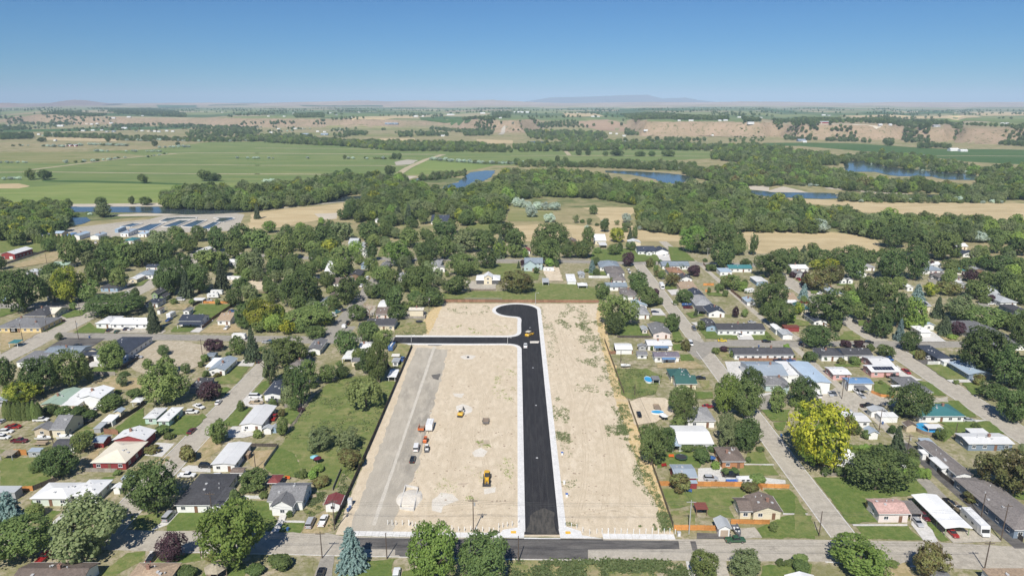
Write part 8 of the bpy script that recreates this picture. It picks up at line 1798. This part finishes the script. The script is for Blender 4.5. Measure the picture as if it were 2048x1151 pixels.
pole('aa','M6',1065,1120,985,'utility pole at the round pool');pole('ab','P5',820,205,70,'utility pole at the upper alley bend',1,True);pole('ac','P5',1385,700,520,'utility pole by the lower alley fence');pole('ad','U6',490,1110,930,'utility pole between the round trees',1);pole('ae','U6',275,920,780,'utility pole on the gravel alley',1);pole('af','U6',85,745,630,'utility pole at the top of the gravel alley',1);pole('ag','U5',1335,375,290,'pale utility pole by the gravel track',1,False,True);pole('ah','U4',1358,390,285,'pale utility pole under the tall trees',1,False,True);pole('ai','U4',1052,885,760,'slim grey lamp post at the cul-de-sac',0,False,True,True);pole('aj','U3',1455,960,800,'utility pole at the far left site corner',1,True);pole('ak','U2',600,700,560,'utility pole among the pines');pole('al','U1',492,460,350,'utility pole in the dry paddock');pole('am','U1',840,980,860,'utility pole on the garage lawn');pole('an','M3',685,208,155,'slim grey lamp post on the black cross road',0,False,True,True);pole('ao','M3',1607,235,178,'slim grey lamp post at the road junction',0,False,True,True);pole('ap','M5',1178,290,215,'utility pole at the alley corner');pole('aq','M5',880,60,-10,'utility pole behind the duplex');pole('ar','U5',465,470,400,'white lamp pole by the purple tree',0,False,True,True)
def wire(a,b,label,n=3,sag=.9,r=.022):
 A,B=POLES[a],POLES[b];root=thing('power_line',label,'power line',(A.x,A.y,0))
 for k in range(n):
  off=(k-(n-1)/2)*.8;z0=-.35 if n>1 else-.3;mb=MB();pts=[]
  d=(B-A);d.z=0;d.normalize();nn=Vector((-d.y,d.x,0))
  for i in range(13):t=i/12;q=A+(B-A)*t;pts.append(Vector((q.x-A.x,q.y-A.y,q.z+z0-(1.6 if k==n-1 and n>1 else 0)-4*sag*t*(1-t)))+nn*off)
  mb.loft([[p+Vector((0,0,r))+Vector((0,0,0)),p+nn*r-Vector((0,0,r*.5)),p-nn*r-Vector((0,0,r*.5))]for p in pts]);mb.build('wire',M_WIRE,root)
for a,b,lb in(('l','f','wires from the white L shaped house pole to the charcoal roof pole'),('f','g','wires from the charcoal roof pole to the red garage pole'),('g','h','wires across the front of the graded dirt on the left'),('h','i','wires across the new road mouth'),('i','j','wires over the cream house garden'),('j','k','wires over the pink roofed house'),('a','b','wires along the near kerb on the left'),('b','c','wires past the blue spruce'),('c','d','wires over the yellow green tree'),('d','e','long wires along the near kerb on the right'),('n','o','wires over the sloping meadow'),('ab','z','wires along the upper alley'),('k','ac','wires beside the motorhome'),('ac','ab','wires over the apartment roof'),('ae','af','wires along the gravel alley'),('ad','ae','wires between the round trees'),('ap','ad','wires beside the duplex alley'),('w','ap','wires over the warehouse'),('v','u','wires over the bare yards'),('u','i','wires down the right site fence')):
 wire(a,b,lb,3 if a in 'lfghijabcd' else 2)
# --- weeds, trampled plants and clods
def weeds(name,label,areas,mat,seed,hs=1.0):
 R=random.Random(seed);vs=[];fs=[]
 for reg,poly,n,s,nz in areas:
  poly=[G(*Q(reg,*p))for p in poly];poly=[(p.x,p.y)for p in poly];x0=min(p[0]for p in poly);x1=max(p[0]for p in poly);y0=min(p[1]for p in poly);y1=max(p[1]for p in poly);k=0;tries=0
  while k<n and tries<n*30:
   tries+=1;q=(R.uniform(x0,x1),R.uniform(y0,y1))
   if not inside(q,poly)or noise.noise(Vector((q[0]*.16,q[1]*.09,seed)))+.5*noise.noise(Vector((q[0]*.6,q[1]*.4,seed)))<nz:continue
   k+=1;ss=s*R.uniform(.5,1.4)
   for _ in range(5):leafquads(vs,fs,Vector((q[0]+R.gauss(0,ss),q[1]+R.gauss(0,ss),.03+abs(R.gauss(0,.16))*hs)),Vector((R.gauss(0,.3),R.gauss(0,.3),1)),ss*.45,R)
 m=bpy.data.meshes.new(name);m.from_pydata(vs,[],fs);m.materials.append(LM[mat]);m.update();tag(link(name,m),label,None,None,'stuff')
weeds('weeds','green weeds spreading over the right half of the graded dirt',[
('M4',[(600,160),(880,130),(930,330),(1010,560),(1090,720),(930,740),(850,590),(780,440),(640,390)],1200,.27,-.05),('M4',[(420,0),(880,0),(890,130),(640,140),(480,60)],560,.29,.01),('M4',[(330,60),(420,60),(480,260),(460,440),(350,440)],208,.22,.03),
('M4',[(400,730),(560,740),(580,1151),(430,1151)],336,.24,.03),('M4',[(960,810),(1130,810),(1240,1090),(1250,1151),(1020,1151),(1030,930)],720,.26,-.04),('M4',[(600,600),(840,620),(860,700),(620,680)],128,.22,-.02),
('P4',[(30,0),(290,0),(330,200),(430,480),(560,790),(480,810),(420,640),(330,560),(250,420),(270,250),(180,120),(60,80)],1200,.26,-.05),('P4',[(440,660),(540,680),(560,800),(460,810)],208,.32,-.17),('P4',[(300,770),(420,760),(430,800),(320,800)],48,.22,-.17),
('P3',[(1170,0),(1310,0),(1310,130),(1240,140),(1200,90)],128,.30,-.02),('P3',[(1220,140),(1310,170),(1330,260),(1240,230)],32,.18,-.07),('P3',[(1230,420),(1350,420),(1330,480),(1240,480)],32,.22,-.17),('P3',[(1260,740),(1370,750),(1360,775),(1270,770)],32,.22,-.27),
('U4',[(1380,880),(1570,890),(1640,1151),(1480,1151),(1400,1080),(1300,1100),(1290,1000)],480,.29,.03),('U4',[(120,910),(560,890),(580,950),(480,1000),(150,970)],128,.29,.03),('U4',[(1100,900),(1180,900),(1250,1151),(1130,1151)],128,.25,.03)],'weed',5)
weeds('weeds','sparse weeds on the left half of the graded dirt',[('M3',[(1500,430),(1680,430),(1690,640),(1660,780),(1450,760),(1480,600)],90,.3,.1),('P3',[(580,110),(700,110),(690,170),(600,160)],30,.35,-.2),('P3',[(790,240),(890,240),(890,400),(800,390)],40,.25,0),('P3',[(490,545),(560,545),(555,580),(500,575)],14,.3,-.3),('M3',[(880,60),(1690,20),(1690,130),(900,140)],70,.35,.15),('P3',[(100,300),(900,300),(890,640),(150,640)],90,.2,.25)],'willow',9)
weeds('weeds','dense weeds on the vacant lot below the front street',[('P3',[(900,1040),(1606,1040),(1960,1050),(1960,1200),(840,1200)],1500,.5,-.02),('P4',[(0,1040),(650,1040),(690,1200),(0,1200)],1000,.5,-.05)],'weed',12,1.6)
weeds('weeds','rank weeds in the garden by the red roofed garage',[('P2',[(800,660),(880,520),(950,510),(930,600),(950,650),(850,700)],220,.4,-.4),('P2',[(1090,360),(1200,300),(1180,430),(1040,780),(1000,780)],200,.45,-.1),('M3',[(520,140),(540,60),(820,20),(830,130)],200,.4,.05),('M4',[(1000,470),(1310,465),(1450,540),(1400,700),(1150,760),(1080,720)],700,.45,.0),('M2',[(1100,1130),(1400,720),(1620,560),(1990,520),(2080,700),(1950,1151)],700,.5,.12)],'weed',21,1.4)
def clods():
 R=random.Random(3);vs=[];fs=[]
 for reg,poly,n in(('P3',[(60,60),(900,0),(900,660),(0,640)],220),('M3',[(880,220),(1690,250),(1690,1140),(850,1140)],180),('P3',[(1190,0),(1606,0),(1606,760),(1260,740)],160),('M4',[(300,0),(860,0),(1150,1150),(430,1150)],160)):
  poly=[G(*Q(reg,*p))for p in poly];poly=[(p.x,p.y)for p in poly];x0=min(p[0]for p in poly);x1=max(p[0]for p in poly);y0=min(p[1]for p in poly);y1=max(p[1]for p in poly)
  for _ in range(n):
   q=(R.uniform(x0,x1),R.uniform(y0,y1))
   if not inside(q,poly):continue
   s=R.uniform(.08,.32)*R.choice((.6,1,1,1.5));o=len(vs);vs+=[(q[0]+s*cos(a)*R.uniform(.7,1.4),q[1]+s*sin(a)*R.uniform(.7,1.4),.01)for a in(0,1.25,2.5,3.75,5)]+[(q[0],q[1],s*.7)];fs+=[(o+i,o+(i+1)%5,o+5)for i in range(5)]
 m=bpy.data.meshes.new('clods');m.from_pydata(vs,[],fs);m.materials.append(plain('clod',(.30,.24,.18),.95));m.update();tag(link('gravel',m),'scattered clods and stones on the graded dirt',None,None,'stuff')
clods()
def tracks():
 R=random.Random(11);vs=[];fs=[];tk=0
 for reg,pts in(('M3',[(1380,1130),(1360,900),(1400,720),(1300,600),(1230,420)]),('M3',[(1090,1140),(1100,1050),(1180,960),(1380,900),(1600,930)]),('P3',[(400,330),(420,200),(440,60),(480,-40)]),('P3',[(380,330),(400,180),(415,20)]),('P3',[(660,350),(640,240),(560,120),(560,0)]),('P3',[(200,690),(420,640),(660,620),(880,560)]),('P3',[(220,720),(500,700),(880,690)]),('P3',[(300,470),(480,400),(640,330),(860,300)]),
('M4',[(520,1140),(600,850),(560,600),(500,350),(420,100)]),('M4',[(760,1140),(720,900),(780,700),(700,500),(560,300),(470,60)]),('M4',[(900,770),(1000,760),(1130,775),(1240,800)]),('P4',[(20,740),(60,400),(40,120),(0,-60)]),('P4',[(160,740),(170,500),(140,260),(110,20)]),('P4',[(300,700),(120,640),(0,660),(-200,680)]),('P3',[(1330,760),(1400,500),(1420,240),(1400,0)])):
  w_=[G(*Q(reg,*p))for p in pts];P_=[]
  for i in range(len(w_)-1):
   a,b,c,d=w_[max(i-1,0)],w_[i],w_[i+1],w_[min(i+2,len(w_)-1)]
   for s in range(10):t=s/10;P_.append(.5*((2*b)+(c-a)*t+(2*a-5*b+4*c-d)*t*t+(3*b-a-3*c+d)*t**3))
  for off in(-.9,.9,-.9+R.uniform(.3,1.4)):
   tk+=1
   for i in range(len(P_)-1):
    if R.random()<.12:continue
    zt=.0162+.00018*tk;p,q=P_[i],P_[i+1];d_=(q-p).normalized();nn=Vector((-d_.y,d_.x,0));o=len(vs);ww=R.uniform(.14,.24)
    vs+=[(e.x,e.y,zt)for e in(p+nn*(off-ww),p+nn*(off+ww),q+nn*(off+ww),q+nn*(off-ww))];fs.append((o+3,o+2,o+1,o))
 m=bpy.data.meshes.new('tyre_tracks');m.from_pydata(vs,[],fs);m.materials.append(gm('tracked_soil',[(.50,.415,.30),(.56,.47,.345)],[.4],bmp=.5));m.update();tag(link('tyre_tracks',m),'wheel ruts wandering over the graded dirt',None,None,'structure')
tracks()
M_PALE=gm('pale_gravel_patch',[(.60,.55,.47),(.66,.62,.55)],[.3],bmp=.2);M_DAMP=gm('damp_soil_patch',[(.42,.345,.26),(.50,.41,.31)],[.3],bmp=.2)
for rg,pts,m_,lb in(('M3',[(1110,820),(1180,800),(1260,830),(1270,880),(1200,905),(1120,880)],M_PALE,'pale gravel patch around the excavator'),('M3',[(1150,345),(1210,330),(1290,340),(1270,372),(1190,375)],M_PALE,'pale patch around the manhole'),('P3',[(230,600),(310,510),(420,520),(450,570),(330,620),(320,660),(240,650)],M_PALE,'pale dusty patch on the dirt'),('P3',[(550,210),(620,170),(680,200),(640,240),(570,240)],M_PALE,'pale smear on the dirt'),('P3',[(640,480),(740,470),(730,520),(660,525)],M_PALE,'pale patch ahead of the loader'),
('P3',[(440,440),(520,435),(500,460),(440,455)],M_DAMP,'dark scrape on the dirt'),('P3',[(590,120),(690,110),(690,140),(620,160),(570,145)],M_DAMP,'brown soil heap mark'),('M3',[(1080,700),(1190,700),(1170,740),(1090,730)],M_PALE,'pale dug patch'),('P3',[(500,590),(800,700),(900,780),(300,770)],M_DAMP,'slightly darker graded strip'),('P4',[(0,600),(300,640),(400,760),(0,780)],M_DAMP,'slightly darker graded strip on the right'),('M3',[(835,228),(990,228),(975,242),(850,242)],M_ASPHM,'dark spilled asphalt by the cross road'),('M3',[(880,530),(970,510),(950,572),(890,560)],M_ASPHM,'dark stain on the gravel lane'),('M4',[(190,200),(275,200),(270,222),(200,220)],M_PALE,'dusty spill on the new road')):
 if 'slightly' in lb:continue
 LAYER[0]+=.001;patch(rg,pts,m_,(.0275 if 'lane' not in lb and 'road' not in lb else .052)+(LAYER[0]*.01),'soil_patch',lb,.8)
M_SEAM=gm('asphalt_seam',[(.062,.059,.058),(.045,.043,.043)],[1.2],bmp=.1);M_DUST=gm('dusty_asphalt',[(.062,.058,.053),(.045,.043,.041),(.095,.087,.075)],[.35,1.1],stretch=(1,.25,1),bmp=.1)
for f,lb in((.5,'centre'),(.27,'west'),(.75,'east')):
 a=[V2(roadx(XLn,y)*(1-f)+roadx(XRn,y)*f,y)for y in(Yb+1,Yb+80,yN-4)];strip(a,-.06,.06,.04,.0495,M_SEAM,'paving_seam','%s paving seam down the new road'%lb)
sheet([V2(roadx(XLn,Yb)+.3,Yb-1),V2(roadx(XRn,Yb)-.3,Yb-1),V2(roadx(XRn,Yb)-1.2,Yb+9),V2(roadx(XLn,Yb)*.4+roadx(XRn,Yb)*.6,Yb+12),V2(roadx(XLn,Yb)+1.5,Yb+8)],M_DUST,.0512,'road_patch','dusty asphalt at the mouth of the new road',rag=.7)
for k,(px,py)in enumerate(((1066,735),(1072,810),(1074,915),(1060,655))):
 p=G(px,py);mb=MB();mb.tube((0,0,0),(0,0,.012),.42,.42,16);mb.tube((0,0,.012),(0,0,.02),.34,.3,12);o=mb.build('manhole_cover',M_VENT);o.location=(p.x,p.y,.046);tag(o,'grey manhole cover %s the black new road'%('just below the junction on','third from the bulb on','nearest the street on','up near the bulb of')[k],'manhole cover')
p=G(*Q('M3',1228,357));mb=MB();mb.tube((0,0,0),(0,0,.5),.7,.55,16);mb.tube((0,0,.5),(0,0,.55),.4,.4,14);o=mb.build('manhole',M_STEELDK);o.location=(p.x,p.y,0);tag(o,'dark manhole cone on the pale patch','manhole')
# --- yard things
def tramp(reg,x,y,d,label,rim='dark_green'):
 p=G(*Q(reg,x,y));root=thing('trampoline',label,'trampoline',(p.x,p.y,.05));n=20;r=d/2
 mb=MB();mb.tube((0,0,.88),(0,0,.9),r*.86,None,n);mb.build('mat',M_STEELDK,root)
 mb=MB();mb.loft([[(r*k*cos(2*pi*i/n),r*k*sin(2*pi*i/n),z)for i in range(n)]for k,z in((.86,.9),(.88,.96),(1,.96),(1,.88))],cap=False);mb.build('pad',PAINT['green']if rim else M_STEELDK,root)
 for i in range(6):a=i*pi/3;mb=MB();mb.tube((r*.97*cos(a),r*.97*sin(a),0),(r*.97*cos(a),r*.97*sin(a),.9),.035);mb.build('leg',M_STEELDK,root)
tramp('P4',620,258,4.4,'round black trampoline with green rim on the lawn');tramp('M1',830,975,4.6,'black trampoline beside the cream barn house',None);tramp('U3',1352,1072,4,'dark trampoline in the yard by the straw',None);tramp('M6',900,1105,4.2,'netted trampoline below the round pool',None)
def pool(reg,x,y,rx,ry,label,wallm,deep=1.2):
 p=G(*Q(reg,x,y));root=thing('pool',label,'pool',(p.x,p.y,.05));n=24
 mb=MB();mb.loft([[(rx*k*cos(2*pi*i/n),ry*k*sin(2*pi*i/n),z)for i in range(n)]for k,z in((1,0),(1,deep),(.95,deep),(.95,.3))],cap=False);mb.build('wall',wallm,root)
 mb=MB();mb.add([(rx*.95*cos(2*pi*i/n),ry*.95*sin(2*pi*i/n),deep-.15)for i in range(n)],[tuple(range(n))]);mb.build('water',plain('pool_water',(.05,.33,.60),.08,0,.1,.5,.6),root)
pool('M6',800,1055,4.4,4.4,'round blue pool with wooden sides',M_WOOD);pool('M4',1325,582,1.8,3.4,'small blue pool with white rim in the rough yard',M_TRIM,.9);pool('M4',1412,892,2.6,1.6,'pale turquoise paddling pool beside the street tree',M_TRIM,.7)
def bin_(reg,x,y,col,label):
 p=G(*Q(reg,x,y),.5);root=thing('wheelie_bin',label,'bin',(p.x,p.y,.05),RNG.uniform(-.5,.5));mb=MB();mb.loft([[(-.25,-.28,.06),(.25,-.28,.06),(.25,.28,.06),(-.25,.28,.06)],[(-.32,-.36,1.0),(.32,-.36,1.0),(.32,.36,1.0),(-.32,.36,1.0)]]);mb.build('body',PAINT[col],root)
 mb=MB();mb.box(-.34,.34,-.4,.38,1.0,1.08);mb.build('lid',PAINT[col],root)
 for sx in(-.26,.26):mb=MB();mb.tube((sx-.04,.28,.1),(sx+.04,.28,.1),.1,None,8);mb.build('wheel',M_TYRE,root)
for b in(('P2',672,795,'blue','blue bin on the small lawn'),('P2',636,800,'green','green bin on the small lawn'),('P2',1132,648,'blue','blue bin left of its twin by the site fence'),('P2',1148,630,'blue','blue bin behind its twin by the site fence'),('P1',1400,640,'blue','blue bin at the charcoal roofed house'),('M5',755,250,'blue','blue bin by the motel row'),('M5',970,1105,'blue','blue bin under the yellow tree'),('M1',858,162,'blue','blue bin at the cross street corner'),('U3',562,938,'navy','navy bin at the junk yard corner'),('M6',370,985,'blue','blue bin by the low white shed')):bin_(*b)
def boxthing(reg,x,y,sz,mat,name,cat,label,rz=0,lid=None):
 p=G(*Q(reg,x,y));root=thing(name,label,cat,(p.x,p.y,.04),rz);w_,d_,h_=sz;mb=MB();mb.box(-w_/2,w_/2,-d_/2,d_/2,0,h_);mb.build('body',mat,root);mb=MB();mb.box(-w_/2-.06,w_/2+.06,-d_/2-.06,d_/2+.06,h_,h_+.1);mb.build('lid',lid or mat,root);mb=MB();mb.box(-.3,.3,-d_/2-.03,-d_/2,.1,h_*.85);mb.build('door',M_TRIM,root)
boxthing('P2',1150,612,(1.2,1.2,2.3),M_TRIM,'portable_toilet','portable toilet','white portable toilet beside the blue bins',0,M_VENT);boxthing('P4',603,845,(.9,.7,1.2),M_VENT,'utility_cabinet','utility cabinet','pale utility cabinet at the end of the white posts');boxthing('M4',1012,130,(1,.8,1.4),M_VENT,'utility_cabinet','utility cabinet','pale utility cabinet by the lone tree');boxthing('P3',1275,545,(.7,.7,1.0),M_TRIM,'utility_cabinet','utility cabinet','white utility box lowest on the right kerb',0,M_BLUETARP);boxthing('P3',1255,450,(.6,.6,1.1),M_TRIM,'utility_cabinet','utility cabinet','white utility box amid weeds on the right kerb');boxthing('P3',1240,225,(.7,.7,.9),M_TRIM,'utility_cabinet','utility cabinet','white utility box highest on the right kerb',0,M_BLUETARP);boxthing('P4',1015,445,(4.2,1.6,1.0),M_BLUETARP,'covered_woodpile','woodpile','blue tarped pile at the orange fence')
q=[G(*Q('P3',*p))for p in((0,640),(105,655),(138,488),(42,470))];root=thing('form_frame','open concrete form frame around a soil heap on the site','form frame',(q[0].x,q[0].y,.02))
for a,b in zip(q,q[1:]+q[:1]):d=b-a;mb=MB();mb.box(0,d.length,-.15,.15,0,.8);o=mb.build('form_wall',M_CONC,root);o.location=(a.x-q[0].x,a.y-q[0].y,0);o.rotation_euler.z=atan2(d.y,d.x)
c=sum(q,Vector())/4;mb=MB();n=14
for k in range(4):pass
mb.loft([[(5.2*k*(.8+.3*noise.noise(Vector((cos(2*pi*i/n)*2,sin(2*pi*i/n)*2,k))))*cos(2*pi*i/n),6.5*k*sin(2*pi*i/n)*(.85+.3*noise.noise(Vector((cos(2*pi*i/n),sin(2*pi*i/n),k*3)))),z)for i in range(n)]for k,z in((1,0),(.75,.5),(.4,.9),(.1,1.05))]);o=mb.build('soil_heap',M_PALE);o.location=(c.x,c.y,.02);tag(o,'pale soil heap inside the concrete form frame','soil heap')
p=G(*Q('P2',128,1150));root=thing('gazebo','round gazebo with tan shingle roof at the bottom edge','gazebo',(p.x,p.y,.05));mb=MB();n=6;R_=3.1
mb.loft([[(R_*cos(2*pi*i/n),R_*sin(2*pi*i/n),2.5)for i in range(n)],[(.12*cos(2*pi*i/n),.12*sin(2*pi*i/n),4.2)for i in range(n)]]);mb.build('roof',rmat('thatch'),root)
for i in range(n):a=2*pi*i/n;mb=MB();mb.box(2.7*cos(a)-.08,2.7*cos(a)+.08,2.7*sin(a)-.08,2.7*sin(a)+.08,0,2.52);mb.build('post',M_WOOD,root)
mb=MB();mb.tube((0,0,0),(0,0,.25),2.9,None,6);mb.build('deck',M_WOOD,root)
p=G(*Q('P2',615,735));root=thing('front_steps','pale concrete front steps of the grey gabled cottage','steps',(p.x+.2,p.y+1.6,0),0)
for i in range(5):mb=MB();mb.box(-1.0,1.0,-1.6+.42*i,-1.18+.42*i,0,.17*(i+1));mb.build('step',M_CONC,root)
def parasol(reg,x,y,col,label):
 p=G(*Q(reg,x,y));root=thing('parasol',label,'parasol',(p.x,p.y,.05));mb=MB();mb.tube((0,0,0),(0,0,2.5),.04);mb.build('pole',M_TRIM,root);mb=MB();n=8;mb.loft([[(1.5*cos(2*pi*i/n),1.5*sin(2*pi*i/n),2.0)for i in range(n)],[(.05*cos(2*pi*i/n),.05*sin(2*pi*i/n),2.6)for i in range(n)]]);mb.build('canopy',PAINT[col],root)
parasol('P2',878,280,'cyan','turquoise parasol on the back lawn');parasol('P2',900,290,'maroon','magenta parasol beside the turquoise one');parasol('P4',850,285,'blue','blue parasol beside the brick house');parasol('M4',1480,960,'white','large white parasol by the street tree');parasol('M4',1460,945,'white','second white parasol by the street tree')
def bench(reg,x,y,col,label):
 p=G(*Q(reg,x,y));root=thing('garden_seat',label,'garden seat',(p.x,p.y,.05),RNG.uniform(-.6,.6));m=PAINT[col]
 mb=MB();mb.box(-.9,.9,-.3,.3,.42,.5);mb.build('seat',m,root);mb=MB();mb.box(-.9,.9,.25,.33,.5,1.1);mb.build('backrest',m,root)
 for sx in(-.8,.8):mb=MB();mb.box(sx-.05,sx+.05,-.28,.3,0,.42);mb.build('leg',m,root)
bench('P2',668,412,'orange','orange garden seat beside the red pavilion');bench('P4',545,245,'orange','orange toy seat by the trampoline');bench('P4',490,315,'red','red seat on the trampoline lawn');bench('P2',870,555,'tan','wooden seat in the weedy garden');bench('P4',680,510,'blue','blue toy slide by the brown green tree')
# --- what sets each plant apart
def plant_labels():
 used={}
 for r,k,X,Y,w,h in TREES:
  words=TK[k][3]
  if TK[k][0]!='bush':
   if h>15:words='very tall '+words.replace('tall ','')
   elif h<5.5:words='small '+words
  else:
   if w>4.5:words='large '+words
  c=[]
  for lb,x0,x1,y0,y1 in BLD:
   dx=max(x0-X,0,X-x1);dy=max(y0-Y,0,Y-y1);c.append((dx*dx+dy*dy,lb,x0,x1,y0,y1))
  c.sort(key=lambda q:q[0]);done=False
  for n,(d2,lb,x0,x1,y0,y1)in enumerate(c[:14]):
   mx,my=(x0+x1)/2,(y0+y1)/2
   rel=('in front of' if Y<my else 'behind')if abs(Y-my)/(y1-y0+6)>abs(X-mx)/(x1-x0+6)else('just left of' if X<mx else 'just right of')
   if d2>900:rel='well '+rel.replace('just ','')if 'in front' not in rel else 'some way '+rel
   lab='%s %s the %s'%(words,rel,lb)
   if len(lab.split())>16:continue
   if lab not in used:used[lab]=1;r['label']=lab;done=True;break
  if not done:r['label']=' '.join(('%s close to the %s'%(words,c[0][1])).split()[:16]);r['group']='trees that look alike near the '+' '.join(c[0][1].split()[:6])
plant_labels()
# --- air: pale haze round the whole scene
def build_haze(density=6.2e-5,col=(.62,.81,1.0),aniso=-.25):
 m,n,b=nodes_mat('haze');n.nodes.remove(b)
 v=N(n,'ShaderNodeVolumePrincipled');v.inputs['Color'].default_value=col+(1,);v.inputs['Density'].default_value=density
 v.inputs['Anisotropy'].default_value=aniso
 n.links.new(v.outputs[0],n.nodes['Material Output'].inputs['Volume'])
 mb=MB();mb.box(-60000,60000,-1000,45000,-5,560)
 tag(mb.build('haze',m),'thin pale haze over the valley',None,None,'stuff')
build_haze()
